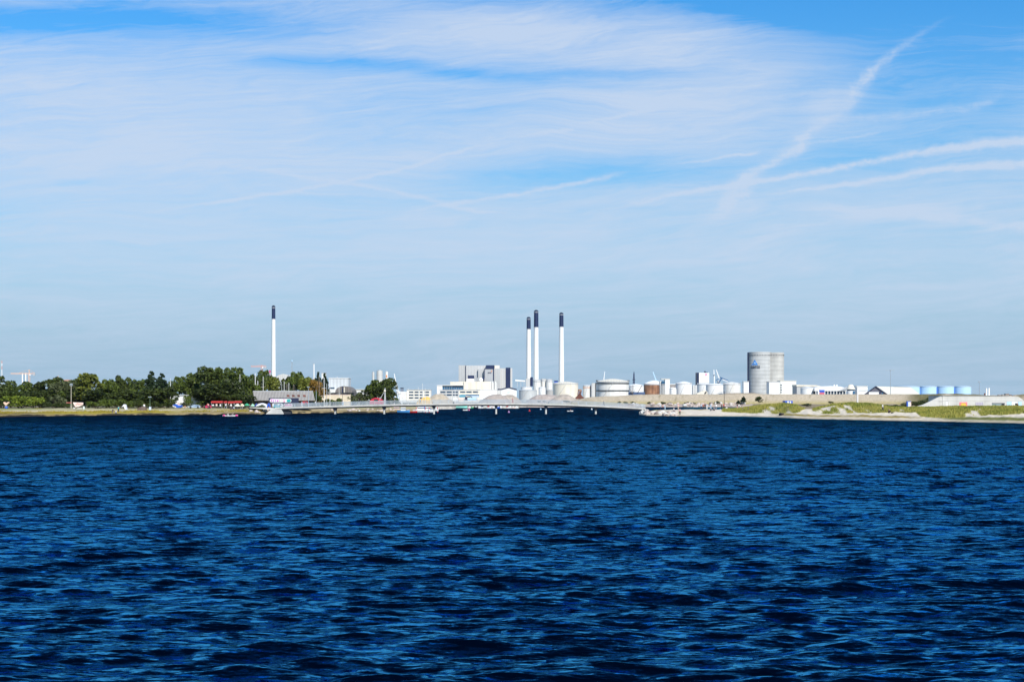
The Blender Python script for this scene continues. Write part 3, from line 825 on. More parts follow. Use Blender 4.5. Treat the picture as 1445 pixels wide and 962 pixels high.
BL = 'dark tree merging into the solid belt left of the lone lamp post'
# back rank of the belt
for x0, x1, t, D, k in [(-34,6,527,452,'rd1'),(-70,-30,533,460,'rd2'),(-110,-64,536,455,'rm1'),(2,30,537,462,'rm1'),(24,50,538,466,'rm2'),(44,66,538.5,470,'rd2')]:
    plant(k, x0, x1, t, D, BL, BELT)
plant('rd1', 60, 96, 533.5, 468, 'broad dark tree with a rounded top, left of the lone lamp post', BELT)
plant('rg1', 72, 104, 538, 452, 'dull grey green tree standing just behind the lone lamp post', BELT)
plant('rd2', 94, 116, 534.5, 474, 'dark tree half hidden behind the pale yellow green tree', BELT)
plant('ry1', 105, 144, 528.5, 448, 'tall pale yellow green tree with the brightest crown in the left belt', BELT)
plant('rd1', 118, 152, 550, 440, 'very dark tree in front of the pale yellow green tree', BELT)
plant('rm1', 138, 168, 535, 455, 'mid green tree right of the pale yellow green tree', BELT)
plant('td1', 156, 174, 531.5, 462, 'dark narrow tree with a small knob top, left of the two dark pines', BELT)
plant('rd2', 164, 188, 532.5, 468, 'flat topped dark tree between the narrow tree and the two pines', BELT)
plant('rm2', 184, 212, 535, 458, 'mid green tree tucked against the left side of the taller pine', BELT)
plant('tn1', 200, 226, 525.5, 452, 'taller and left of the two dark pines in the belt', BELT)
plant('tn1', 216, 240, 528.5, 456, 'shorter and right of the two dark pines in the belt', BELT)
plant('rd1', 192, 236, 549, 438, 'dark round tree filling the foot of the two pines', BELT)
plant('rd2', 226, 250, 545, 441, 'dark low tree beside the left end of the white shed', BELT)
plant('rm1', 238, 268, 531, 470, 'mid green tree rising above the left half of the white shed', BELT)
plant('rm2', 256, 286, 526, 476, 'mid green tree rising above the right half of the white shed', BELT)
plant('rd1', 272, 312, 519, 466, 'tall dark green tree above the left end of the red stalls', BELT)
plant('rm2', 296, 330, 518, 470, 'tall leafy tree above the middle of the red stalls', BELT)
plant('rm1', 316, 350, 518.5, 462, 'tall bright topped tree above the right end of the red stalls', BELT)
plant('rd2', 276, 318, 541, 446, 'black green tree shading the left part of the red stalls', BELT)
plant('rd1', 306, 342, 536, 448, 'black green tree shading the right part of the red stalls', BELT)
plant('rm1', 336, 366, 536, 474, 'mid green tree behind the pale shed beside the barn', BELT)
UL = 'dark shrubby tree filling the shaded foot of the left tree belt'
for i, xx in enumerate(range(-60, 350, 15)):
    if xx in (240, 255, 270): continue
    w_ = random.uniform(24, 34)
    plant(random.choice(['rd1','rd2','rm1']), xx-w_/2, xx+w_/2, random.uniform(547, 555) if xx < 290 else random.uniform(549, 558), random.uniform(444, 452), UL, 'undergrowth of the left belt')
# behind the barn
G2 = 'trees behind the long barn'
plant('rm2', 348, 372, 528, 492, 'leafy tree behind the left end of the barn roof', G2)
plant('rm1', 360, 386, 522, 498, 'tallest leafy tree left of the single white chimney', G2)
plant('ry1', 374, 398, 534, 486, 'small olive tree hiding the foot of the single white chimney', G2)
plant('rd2', 395, 418, 531, 500, 'dark tree right of the single white chimney', G2)
plant('rm1', 404, 434, 524.5, 494, 'high round tree above the skylights of the barn', G2)
plant('ry1', 418, 442, 534, 486, 'light green tree above the right end of the barn roof', G2)
plant('ro1', 436, 458, 537, 482, 'autumn orange tree at the right end of the barn', G2)
plant('tn1', 441, 456, 526.5, 500, 'dark conifer behind the autumn orange tree', G2)
plant('tn1', 451, 466, 528, 502, 'dark conifer right of the autumn orange tree', G2)
plant('rm2', 437, 452, 552, 474, 'small green tree under the autumn orange tree', G2)
# lower shrubs along the belt
G3 = 'bushes along the foot of the left belt'
plant('by1', 8, 48, 556, 420, 'large bright yellow green bush near the left edge', G3)
plant('by1', 38, 62, 558, 421, 'smaller bright bush joined to the large yellow green one', G3)
plant('bm1', -40, -4, 556, 420, 'green bush cut by the left edge of the picture', G3)
plant('bd1', -6, 14, 560, 432, 'dark bush behind the blue and orange beach shelter', G3)
plant('bd1', 44, 72, 561, 430, 'dark olive bush between the bright bushes and the clipped hedge', G3)
plant('bg1', 70, 94, 557, 436, 'grey green bush left of the lone lamp post', G3)
plant('bd1', 62, 92, 567.5, 422, 'low dark hedge clump left of the graffiti wall, left half', G3)
plant('bd1', 82, 106, 568, 422, 'low dark hedge clump touching the graffiti wall', G3)
plant('bm1', 124, 152, 563, 425, 'mid green bush right of the graffiti wall', G3)
plant('bm1', 144, 170, 561, 428, 'mid green bush behind the three people at the water', G3)
plant('bm1', 164, 188, 562, 430, 'green bush behind the small white tent', G3)
plant('bd1', 184, 208, 562, 432, 'dark bush behind the upturned brown boat', G3)
plant('bd1', 205, 226, 564, 432, 'dark bush behind the short lamp post with the white box', G3)
plant('bd1', 222, 246, 566, 434, 'dark bush left of the blue tarpaulin', G3)
plant('bm1', 259, 272, 555.5, 443, 'pointed green bush in front of the white shed', G3)
plant('bm1', 288, 302, 557, 448, 'light green bush left of the red stalls', G3)
plant('bg1', 254, 268, 567, 440, 'dry brownish bush between the blue tarpaulin and the silver car', G3)
plant('bm1', 276, 287, 567, 445, 'small bush above the silver car', G3)
plant('bg1', 362, 376, 571, 430, 'scrubby bush on the bank left of the bridge ramp', G3)
plant('bd1', 352, 366, 572, 432, 'scrubby bush below the white dome tent', G3)
# by the harbour
plant('rm1', 517, 545, 536, 500, 'left half of the big leafy tree above the red boat', 'big tree beside the harbour')
plant('rd1', 532, 562, 534.5, 505, 'right half of the big leafy tree behind the mast crane', 'big tree beside the harbour')
plant('rd2', 524, 556, 545, 496, 'low dark tree directly behind the red boat', 'big tree beside the harbour')
plant('bg1', 500, 522, 551, 500, 'rounded grey green shrub left of the red boat', 'shrubs by the harbour')
plant('bg1', 486, 506, 556, 498, 'low grey green shrub at the end of the cream wall', 'shrubs by the harbour')
plant('bm1', 466, 484, 560, 486, 'yellowish green shrub in front of the cream wall', 'shrubs by the harbour')
plant('bm1', 452, 466, 561, 484, 'small shrub at the left end of the cream wall', 'shrubs by the harbour')
# shrubs on the far bank of the channel
G4 = 'shrubs in a row on the far bank of the channel'
for x0, x1, t, b, k, lb in [(757,763,564.6,567.5,'bd1','tiny shrub above the bridge rail below the domed cream tank'),(765,772,565,567.5,'bd1','small shrub above the rail, right of the tiny one'),(794,804,564.6,567.8,'bd1','low wide shrub above the bridge rail near the rust heap'),
      (871,877,566.2,570,'bg1','leftmost shrub of the row under the double banded tank'),(879,886,566.4,570,'bg1','second shrub of the row under the double banded tank'),(889,897,566.4,570,'bg1','pale shrub left of the rusty tank foot'),
      (913,919,566.6,570.4,'bg1','small shrub at the right end of the bridge rail'),(932,939,566,570.6,'bd1','round shrub above the pair of walkers on the spit'),(943,949,567.2,570.6,'bg1','small round shrub right of the round one'),
      (965,974,566.2,570.8,'bd1','dark square shrub midway along the channel'),(976,982,567.4,570.8,'bg1','small shrub right of the dark square one'),(1007,1017,564.8,571,'bd1','large dark shrub left of the black lamp post'),
      (1039,1045,564.6,570.6,'tn1','dark cone shrub right of the black lamp post'),(1045,1053,559.2,568,'tn1','tall dark conifer shrub at the foot of the silo'),(1066,1076,559.6,568.2,'rd1','round headed small tree at the foot of the silo')]:
    plant(k, x0, x1, t, 800, lb, G4, base=Z(b, 800), name='shrub', cat='shrub')
G5 = 'scrub behind the right dunes'
for x0, x1, t, b, D, k, lb in [(1132,1146,569,574,520,'bg1','brown green scrub in the gap between the two dunes'),(1168,1176,565.4,569.5,520,'bd1','small dark bush on the skyline of the middle dune'),(1232,1246,569.6,574,470,'bg1','low scrub behind the walker in dark trousers'),
      (1246,1262,570,576,460,'bd1','dark scrub right of the walker in dark trousers'),(1258,1276,570,577,455,'bd1','dark scrub left of the blue and white cabin'),(1270,1284,568,575,470,'bg1','scrub just behind the blue and white cabin'),(1284,1304,565,574,470,'bd1','dark scrub left of the low concrete building'),
      (1296,1322,562,572,480,'bg1','sloping scrub above the left ramp of the concrete building'),(1308,1332,559,568,500,'bg1','highest scrub above the concrete building ramp')]:
    plant(k, x0, x1, t, D, lb, G5, bot=b, name='shrub', cat='shrub')
# ------------------------------------------------------------------ footbridge
BD = 428.0
def deck_bot(p): return np.interp(p, [378,400,440,480,520,560,620,680,720,760,800,840,880,905,914], [578.0,577.6,576.4,575.3,574.2,573.3,572.4,572.0,572.0,572.4,573.3,575.0,577.0,578.3,578.8])
def dz_(p): return float(Z(deck_bot(p), BD))
br = thing('footbridge', 'long slender footbridge with pale mesh railing arching gently over the lagoon', 'bridge', (X(640,BD), BD, 0))
xs_ = list(np.linspace(388, 911, 56))
WD = 4.2
def sweep(y0, y1, za, zb, name, m, pad=0.0):
    mb = MB()
    secs = []
    for p in xs_:
        x = X(p, BD); z = dz_(p)
        secs.append([(x,BD+y0,z+za),(x,BD+y1,z+za),(x,BD+y1,z+zb),(x,BD+y0,z+zb)])
    mb.loft(secs)
    return mb.build(name, m, br)
sweep(0.0, WD, .34, .60, 'deck', CONC_P)
sweep(-.05, -.005, .26, .64, 'edge_beam', CONC_P)
sweep(.25, WD-.25, -.14, .335, 'girder', DARK)
for nm, y in (('front', .02), ('back', WD-.08)):
    sweep(y, y+.07, 1.72, 1.82, 'handrail', STEEL)
    mb = MB()
    for p in np.arange(388.5, 911, .8):
        x = X(p, BD); z = dz_(p)
        mb.box(x-.018, x+.018, y+.02, y+.05, z+.66, z+1.70)
    for k in range(5):
        for a, b in zip(xs_[:-1], xs_[1:]):
            mb.bar((X(a,BD), BD+y+.035, dz_(a)+.78+.18*k), (X(b,BD), BD+y+.035, dz_(b)+.78+.18*k), .035)
    # bars were set at y offset only: move to bridge line
    mb.v = [(vx, vy if vy > 100 else vy+BD, vz) for vx, vy, vz in mb.v]
    mb.build('railing_mesh', STEEL, br)
    for p in np.linspace(390, 909, 46):
        x = X(p, BD); z = dz_(p)
        MB().box(x-.04, x+.04, BD+y-.02, BD+y+.09, z+.605, z+1.715).build('rail_post', GREYM, br)
for p in (472, 541.5, 612, 700, 770.5, 841):
    x = X(p, BD); z = dz_(p)
    t = MB().cyl(x, BD+1.2, -1.2, z-.62, .27, n=14).cyl(x, BD+3.0, -1.2, z-.62, .27, n=14).build('pier', CONC_P, br, True)
    MB().pprism([(p-1.5,deck_bot(p)+3.4),(p+1.5,deck_bot(p)+3.4),(p+2.4,deck_bot(p)+.66),(p-2.4,deck_bot(p)+.66)], BD+.6, 3.0).build('pier_top_shade', DARK, t)  # dark wedge standing in for the shadow on the pier top
# left abutment: concrete ramp wall with wing, right abutment block
mb = MB(); mb.pprism([(374.5,584.4),(400,584.4),(396.5,577.2),(383,576.6)], BD-.5, WD+1.0); mb.build('abutment', CONC_P, br)
mb = MB(); mb.pprism([(398,585.5),(411.5,585.5),(409,578.6),(397,578.2)], BD+.8, WD-1.2); mb.build('abutment_wall', DARK, br)
mb = MB(); mb.pprism([(909.8,584),(916,584),(914.5,577.2),(909.8,577.6)], BD-.4, WD+.8); mb.build('abutment', CONC_P, br)
# ramp from the bank to the bridge with its own railing
mb = MB(); mb.pprism([(352,575.4),(388,578),(388,575.9),(374,574.9),(352,574.6)], BD+.1, WD-.2); mb.build('approach_ramp', CONC_P, br)
# ------------------------------------------------------------------ left bank: barn, stalls, cars, tents, masts
def wx_(px, D, z): return (X(px, D), D, z)
# barn ---------------------------------------------------------------
BN = 456.0; rot = 0.30
bn = thing('barn', 'long single storey barn with grey ribbed roof and dark walls by the bridge', 'barn', (X(397,BN), BN, 1.75))
c0 = Vector((X(397,BN), BN+3.6, 1.75)); Lb, Wb = 19.4, 7.6
cs, sn = math.cos(rot), math.sin(rot)
def bl(a, b, z): return (c0.x+a*cs-b*sn, c0.y+a*sn+b*cs, c0.z+z)
mb = MB(); mb.obox((c0.x, c0.y, c0.z-.3), Lb-1.0, Wb-1.4, 2.75, rot); bw = mb.build('wall', WOOD_D, bn)
mb = MB()
for s in (-1, 1):     # gable triangles
    a = s*(Lb/2-.6)
    vs = [bl(a-.1*s,-Wb/2+.8,2.44), bl(a-.1*s,Wb/2-.8,2.44), bl(a-.1*s,0,5.0), bl(a+.1*s,-Wb/2+.8,2.44), bl(a+.1*s,Wb/2-.8,2.44), bl(a+.1*s,0,5.0)]
    mb.add(vs, [(0,1,2),(5,4,3),(0,3,4,1),(1,4,5,2),(2,5,3,0)])
mb.build('gable', WOOD_D, bn)
mb = MB()
for s in (-1, 1):
    e = s*(Wb/2+.25)
    vs = [bl(-Lb/2,e,2.42), bl(Lb/2,e,2.42), bl(Lb/2,0,5.28), bl(-Lb/2,0,5.28)]
    vs2 = [(p[0],p[1],p[2]-.16) for p in vs]
    mb.add(vs+vs2, [(0,1,2,3),(7,6,5,4),(0,4,5,1),(1,5,6,2),(2,6,7,3),(3,7,4,0)])
rf = mb.build('roof', ROOFG, bn)
rf.data.materials[0] = mat('barn_roof', (0.27,0.25,0.23), 0.8, 0.10, 0.5, rib=('X', 0.95, 0.20))
mb = MB(); mb.bar(bl(-Lb/2,0,5.33), bl(Lb/2,0,5.33), .22); mb.build('ridge_cap', GREYM, rf)
for p in (400.2, 407.2, 414.4, 422.2):
    a = (p-397)*BN/F/cs+.55
    zc = 3.78; yb = -(Wb/2+.25)*(1-(zc-2.42)/2.86)
    mb = MB(); vs = []
    for da, dt in ((-.42,-.55),(.42,-.55),(.42,.55),(-.42,.55)):
        f_ = dt*.8; vs.append(bl(a+da, yb+f_, zc+f_*.715+.06))
    vs2 = [(q[0],q[1],q[2]-.12) for q in vs]
    mb.add(vs+vs2, [(0,1,2,3),(7,6,5,4),(0,4,5,1),(1,5,6,2),(2,6,7,3),(3,7,4,0)])
    mb.build('skylight', RUST_D, rf)
for a in (-7.6,-4.8,4.6,7.2):
    mb = MB(); mb.obox(bl(a,-(Wb-1.4)/2-.03,.1), 1.5, .08, 2.0, rot); mb.build('door', mat('barn_door', (.09,.05,.04), .7, .2, 1.0), bw)
# billboard on its front
SD = 447.5
sg = thing('billboard', 'dark blue billboard with a rounded white panel of pink graffiti lettering', 'billboard', (X(400,SD), SD, 1.75))
MB().pb(379, 421.4, 561.4, 569.2, SD, .18).build('board', mat('board_navy', (.018,.024,.06), .6, .25, 1.2), sg)
mb = MB()
def pill(a, b, t, u, n=9):
    r_ = (u-t)/2; cy = (t+u)/2; pts = []
    for i in range(n): th_ = math.pi/2+math.pi*i/(n-1); pts.append((a+r_+r_*math.cos(th_), cy-r_*math.sin(th_)))
    for i in range(n): th_ = -math.pi/2+math.pi*i/(n-1); pts.append((b-r_+r_*math.cos(th_), cy-r_*math.sin(th_)))
    return pts
mb.pprism(pill(380.6, 411.2, 562.6, 567.5), SD-.06, .05); pn = mb.build('white_panel', WHITE, sg)
r = random.Random(4)
for i, a in enumerate((382.2, 385.0, 387.8, 391.0, 394.0, 397.0, 400.0)):
    mb = MB(); w_ = 2.1
    for k in range(3):      # looping graffiti strokes
        x0 = a+r.uniform(0,.6); x1 = a+w_-r.uniform(0,.5)
        y0 = 563.3+r.uniform(0,.8)+k*1.1; y1 = y0+r.uniform(-.5,1.1)
        mb.bar((X(x0,SD),SD-.10,Z(y0,SD)), (X(x1,SD),SD-.10,Z(y1,SD)), .17 if i < 4 else .11)
    mb.build('graffiti_stroke', (mat('magenta_paint',(.80,.12,.62),.5,.1,.9), LILAC, LILAC, mat('magenta_paint',(.8,.1,.6)), PALEP, PALEP, PINK)[i], sg)
mb = MB(); mb.pprism(pill(404.4, 410.4, 563.1, 567.1), SD-.11, .04); mb.build('teal_badge', TEAL, sg)
# pale outbuilding and white shed ---------------------------------------
D = 463
t = thing('outbuilding', 'small pale roofed outbuilding between the trees and the barn', 'shed', (X(343,D), D, 1.75))
MB().pb(336, 351.5, 562.4, 575, D+.4, 3.5).build('wall', WOOD_D, t)
mb = MB(); mb.pprism([(335,562.8),(352,562.8),(352,562.2),(335,562.2)], D, 4.2)
vs = [(X(335,D),D,Z(562.5,D)),(X(352.3,D),D,Z(562.5,D)),(X(351.6,D),D+2.2,Z(556.6,D)),(X(334.8,D),D+2.2,Z(556.6,D))]
vs += [(p[0],p[1]+.12,p[2]-.12) for p in vs]
mb.add(vs, [(0,1,2,3),(7,6,5,4),(0,4,5,1),(1,5,6,2),(2,6,7,3),(3,7,4,0)])
mb.build('roof', mat('pale_roof', (.58,.53,.42), .8, .15, .5), t)
D = 448
t = thing('shed', 'white flat roofed shed glimpsed between trees behind the silver car', 'shed', (X(262,D), D, 1.75))
MB().pb(243.5, 279, 557.6, 575, D, 6).build('wall', WHITE, t)
MB().pb(243, 279.5, 556.8, 557.6, D-.3, 6.6).build('roof', GREY_L, t)
MB().pb(272.5, 278, 559.2, 565.2, D-.06, .1).build('shutter', mat('ribbed_shutter', (.55,.52,.48), .6, .1, .5, rib=('X', .5, .3)), t)
# stalls with red canopies -----------------------------------------------
SG = 'red canopied stalls under the dark trees'
def stall(a, b, top, D, label, lanterns):
    z0 = zl((a+b)/2, D)
    t = thing('market_stall', label, 'stall', (X((a+b)/2,D), D, z0), SG)
    mb = MB(); zt = Z(top+.4, D); zb_ = Z(top+2.1, D); xa, xb = X(a,D), X(b,D)
    mb.add([(xa,D-.3,zb_),(xb,D-.3,zb_),(xb,D+1.2,zt+.25),(xa,D+1.2,zt+.25),(xb,D+2.6,zb_),(xa,D+2.6,zb_),
            (xa,D-.3,zb_+.45),(xb,D-.3,zb_+.45)], [(0,1,7,6),(6,7,2,3),(3,2,4,5),(0,6,3,5),(1,4,2,7),(0,5,4,1)])
    mb.build('canopy', mat('red_canvas', (.46,.03,.028), .7, .15, .5), t)
    for x in (xa+.12, xb-.12):
        for y in (D-.2, D+2.4):
            MB().box(x-.04,x+.04,y-.04,y+.04,z0-.1,zb_).build('pole', GREYM, t)
    MB().box(xa+.3, xb-.3, D+.2, D+.9, z0, z0+.9).build('counter', WOOD_D, t)
    for k in range(lanterns):
        xx = xa+(k+.6)*(xb-xa)/(lanterns+.2)
        mb = MB(); mb.box(xx-random.uniform(.12,.42), xx+random.uniform(.12,.36), D+.06, D+.16, z0+random.uniform(.4,1.2), zb_-random.uniform(.1,.5))
        mb.build('hanging_banner', (WHITE, PALEP, WHITE)[k % 3], t)
stall(298, 314, 566.2, 442, 'longest and leftmost of the red canopied stalls, white banners below', 3)
stall(316.2, 320.4, 566.2, 443, 'narrow red canopied stall second from the left', 1)
stall(321.8, 330.0, 566.6, 442, 'red canopied stall third from the left, grey top post beside it', 1)
stall(330.6, 340.6, 566.2, 441, 'rightmost red canopied stall beside the green parasols', 1)
# parasols and tents -----------------------------------------------------
def parasol(px, top, w, D, m, label, group=None):
    z0 = zl(px, D); x = X(px, D); zt = Z(top, D); R_ = M(w,D)/2
    t = thing('parasol', label, 'parasol', (x, D, z0), group)
    mb = MB(); mb.lathe(x, D, [(R_, zt-.75), (R_, zt-.62), (R_*.55, zt-.25), (.05, zt)], 8); mb.build('canopy', m, t)
    MB().cyl(x, D, z0-.1, zt-.2, .035, n=8).build('pole', GREYM, t)
    MB().cyl(x, D, z0-.02, z0+.1, .3, n=10).build('base', DARK, t)
PG = 'parasols and tents in front of the barn'
parasol(334.8, 569.6, 8.4, 437, mat('cream_canvas', (.72,.70,.55), .8, .1, .8), 'cream parasol right of the red stalls', PG)
parasol(341.6, 569.4, 5.4, 439, mat('yellow_canvas', (.78,.70,.42), .8, .1, .8), 'pale yellow parasol between the cream and green ones', PG)
parasol(348.4, 568.8, 8.0, 438, GREENP, 'bright green parasol left of the white dome tent', PG)
parasol(356.6, 569.6, 6.4, 439, mat('pale_green_canvas', (.35,.62,.45), .8, .1, .8), 'pale green parasol touching the white dome tent', PG)
def ridge_tent(a, b, top, bot, D, m, label, cat='tent', m2=None, group=None, name='tent'):
    x0, x1 = X(a,D), X(b,D); zt, zb_ = Z(top,D), Z(bot,D); xm = (x0+x1)/2; dp = max(1.5, (x1-x0)*.7)
    t = thing(name, label, cat, (xm, D, zb_), group)
    mb = MB(); n = 7; secs = []
    for y in (0, dp*.5, dp):
        k = 1 if y == dp*.5 else .86
        sec = []
        for i in range(n+1):
            a_ = math.pi*i/n
            sec.append((xm+(x1-x0)/2*math.cos(a_), D+y, zb_-.05+(zt-zb_+.05)*k*math.sin(a_)**.8))
        secs.append(sec)
    mb.loft(secs); mb.build('canvas', m, t)
    mb = MB(); w_ = (x1-x0)*.22
    mb.prism([(xm-w_,zb_),(xm+w_,zb_),(xm+.1*w_,zb_+(zt-zb_)*.68)], D-.03, D-.005); mb.build('doorway', m2 or DARK, t)
    return t
ridge_tent(360.4, 377.4, 568.4, 575.0, 434, mat('white_canvas', (.76,.76,.80), .7, .06, .8), 'large white dome tent in front of the barn gable', group=PG)
ridge_tent(358.6, 364.0, 569.0, 575.0, 436, mat('navy_canvas', (.03,.06,.25), .7, .1, .8), 'navy blue tent left of the white dome tent', group=PG)
ridge_tent(376.6, 381.0, 568.6, 574.4, 433, BLUE, 'small blue tent under the left end of the billboard', group=PG)
ridge_tent(376.8, 380.2, 574.2, 576.6, 430, ORANGE, 'small orange tent on the bank by the bridge ramp', group=PG)
D = 406
t = thing('tent', 'small white tent open on its left side, on the yellow bank', 'tent', (X(175,D), D, Z(578,D)))
mb = MB(); mb.pprism([(171.4,574.2),(174.2,573.0),(176.6,577.8),(178.4,577.8),(176.6,570.6),(174.6,570.2)], D, 1.4); mb.build('canvas', mat('white_canvas', (.76,.76,.80)), t)
mb = MB(); mb.bar((X(172,D),D+.3,Z(577.8,D)), (X(172.2,D),D+.3,Z(573.6,D)), .05); mb.build('pole', GREYM, t)
# open sided counters / vans below the billboard
def van(a, b, top, bot, D, m, label, stripe=None, name='camper_van'):
    t = thing(name, label, 'van', (X((a+b)/2,D), D, Z(bot,D)))
    x0, x1 = X(a,D), X(b,D); z0, z1 = Z(bot,D), Z(top,D); L_ = x1-x0
    mb = MB(); mb.prism([(x0,z0+.35),(x1,z0+.35),(x1,z0+(z1-z0)*.55),(x1-L_*.14,z1-.1),(x1-L_*.18,z1),(x0+.1,z1),(x0,z1-.12)], D, D+1.9); mb.build('body', m, t)
    mb = MB(); mb.box(x0+L_*.12, x0+L_*.5, D-.02, D+.03, z0+(z1-z0)*.55, z1-.2); mb.build('side_window', GLASS, t)
    mb = MB(); mb.prism([(x1-L_*.3,z0+(z1-z0)*.56),(x1-L_*.05,z0+(z1-z0)*.56),(x1-L_*.17,z1-.2),(x1-L_*.3,z1-.2)], D-.02, D+.03); mb.build('front_window', GLASS, t)
    if stripe: MB().box(x0+.1, x1-.1, D-.03, D+.02, z0+.75, z0+1.0).build('stripe', stripe, t)
    for k in (.2, .8):
        w_ = wheel(x0+L_*k, D+.12, z0+.33, .33); w_.parent = t; fixpar(w_, t)
def fixpar(o, t):
    d = ORG[t.name]
    for v in o.data.vertices: v.co -= d
    CH.setdefault(t.name, []).append(o)
def wheel(x, y, z, r_):
    mb = MB(); b = 14
    secs = []
    for yy in (y-.11, y+.11):
        secs.append([(x+r_*math.cos(2*math.pi*i/b), yy, z+r_*math.sin(2*math.pi*i/b)) for i in range(b)])
    mb.loft(secs); return mb.build('wheel', BLACKR)
van(384.4, 398.8, 568.9, 575.4, 440, WHITE, 'white van parked under the billboard, dark windows', None)
van(401.0, 412.0, 568.9, 575.4, 441, mat('pale_pink_paint', (.80,.60,.60), .5, .1, .6), 'pale pink and white van right of the white van under the billboard', PINK)
van(386.0, 394.4, 571.2, 576.2, 434, TEAL, 'low teal van half hidden by the bridge ramp railing', SKYB)
# cars -------------------------------------------------------------------
def car(a, b, top, bot, D, m, label, group=None, flip=False):
    x0, x1 = X(a,D), X(b,D); L_ = x1-x0; z0 = Z(bot,D); H = Z(top,D)-z0
    t = thing('parked_car', label, 'car', ((x0+x1)/2, D, z0), group)
    fx = (lambda k: x1-L_*k) if flip else (lambda k: x0+L_*k)
    prof = [(0,.22),(.0,.45),(.03,.55),(.24,.62),(.40,.97),(.55,1.0),(.84,.95),(.98,.62),(1,.45),(.99,.22)]
    secs = []
    for y, s in ((D,.96),(D+.12,1),(D+1.6,1),(D+1.72,.96)):
        secs.append([(fx(.5+(k-.5)*s), y + (.18 if (h > .7 and y < D+.5) else -.18 if h > .7 else 0), z0+H*h) for k, h in prof])
    mb = MB(); mb.loft(secs); cbody = mb.build('body', m, t, True)
    mb = MB()
    for q in ([(.29,.64),(.42,.92),(.53,.94),(.53,.64)], [(.56,.64),(.56,.94),(.80,.90),(.92,.64)]):
        pts = [(fx(k), z0+H*h) for k, h in q]
        vs = [(x, D+.04+(.14 if z > z0+H*.8 else 0), z) for x, z in pts]+[(x, D+.10+(.14 if z > z0+H*.8 else 0), z) for x, z in pts]
        mb.add(vs, [(0,1,2,3),(7,6,5,4),(0,4,5,1),(1,5,6,2),(2,6,7,3),(3,7,4,0)])
    mb.build('side_window', GLASS, cbody)
    MB().box(*sorted((fx(.0),fx(.03))), D+.1, D+.4, z0+H*.46, z0+H*.54).build('headlight', WHITE, cbody)
    MB().box(*sorted((fx(.97),fx(1.003))), D+.1, D+.35, z0+H*.5, z0+H*.62).build('taillight', RED, cbody)
    for k in (.18, .80):
        w_ = wheel(fx(k), D+.1, z0+.31, .31); w_.parent = t; fixpar(w_, t)
car(265.8, 282.6, 570.8, 576.0, 436, mat('silver_paint', (.62,.66,.68), .25, .04, 1.0, metal=.6), 'silver estate car parked in front of the white shed')
car(286.2, 297.6, 571.6, 576.0, 438, mat('crimson_paint', (.50,.02,.08), .3, .06, 1.0), 'crimson car parked between the silver car and the red stalls')
car(423.0, 434.4, 566.0, 571.0, 448, RED, 'dark red car behind the bridge railing at the right end of the barn')
# blue tarpaulin heap, shelter, graffiti wall, upturned boat ---------------
D = 436
t = thing('tarpaulin', 'blue tarpaulin sagging over a frame, left of the silver car', 'tarpaulin', (X(250,D), D, Z(575,D)))
mb = MB(); secs = []
for y in (0, 1.2, 2.4):
    secs.append([(X(a,D), D+y, Z(b,D)+(.12 if y == 1.2 else 0)) for a, b in ((243,571.4),(247,570.4),(250,572.2),(252.5,572.4),(255,571.6),(255.4,574.6),(249.6,575.4),(247.6,573.2))])
mb.loft(secs); mb.build('sheet', BLUE, t)
MB().bar((X(243.4,D),D+1.2,Z(576,D)), (X(247,D),D+1.2,Z(570.6,D)), .08).bar((X(255.2,D),D+1.2,Z(576,D)), (X(255,D),D+1.2,Z(571.6,D)), .08).build('frame', GREYM, t)
D = 398
t = thing('beach_shelter', 'pale orange winged beach shelter on a blue base at the far left', 'shelter', (X(8,D), D, Z(577.4,D)))
mb = MB(); mb.pprism([(7.2,571.4),(9.0,571.4),(12.2,568.2),(11.2,567.0),(8.2,568.8),(5.4,567.0),(4.6,568.4)], D, .9); mb.build('canopy', mat('peach_canvas', (.82,.55,.40), .8, .1, .8), t)
MB().pb(7.4, 9.0, 571.2, 573.8, D+.3, .3).build('post', PALEP, t)
mb = MB(); mb.ell((X(8.2,D), D+.4, Z(575.2,D)), (.46,.5,.44)); mb.build('base', BLUE, t, True)
D = 404
t = thing('graffiti_wall', 'pale pink slanted wall panel with red graffiti beside the lamp post', 'wall', (X(110,D), D, Z(577,D)))
mb = MB(); mb.pprism([(106.2,574.2),(110.6,573.8),(117,570.6),(117,567.8),(102.6,567.4)], D, .5); mb.build('panel', PALEP, t)
r = random.Random(2)
mb = MB()
for i in range(5):
    a = 107+i*1.7
    mb.bar((X(a,D),D-.03,Z(569+r.uniform(0,1.4),D)), (X(a+1.3,D),D-.03,Z(570+r.uniform(-.8,1.2),D)), .13)
mb.build('graffiti', mat('faded_red', (.62,.16,.15), .7, .2, 1.0), t)
MB().pb(93.4, 100.4, 567.6, 568.4, D+.6, .4).build('coping', mat('faded_red', (.62,.16,.15)), t)
MB().pb(103.2, 105.8, 574.6, 576.6, D, .6).pb(108, 116, 575.4, 576.8, D+.4, .5).build('plinth', CONC_P, t)
D = 402
t = thing('utility_cabinet', 'slim pale green cabinet right of the graffiti wall', 'cabinet', (X(118.3,D), D, Z(577.2,D)))
MB().pb(117.2, 119.3, 573.4, 577.4, D, .4).build('body', mat('pale_green_paint', (.50,.66,.60), .5, .08, 1.0), t)
MB().pb(117.0, 119.5, 573.0, 573.4, D-.04, .48).build('lid', GREYM, t)
MB().pb(117.5, 119.0, 573.9, 576.8, D-.03, .03).build('door', WHITE, t)
D = 404
t = thing('upturned_boat', 'brown wooden boat lying upturned on the bank', 'boat', (X(199.5,D), D, Z(578.4,D)))
mb = MB(); secs = []
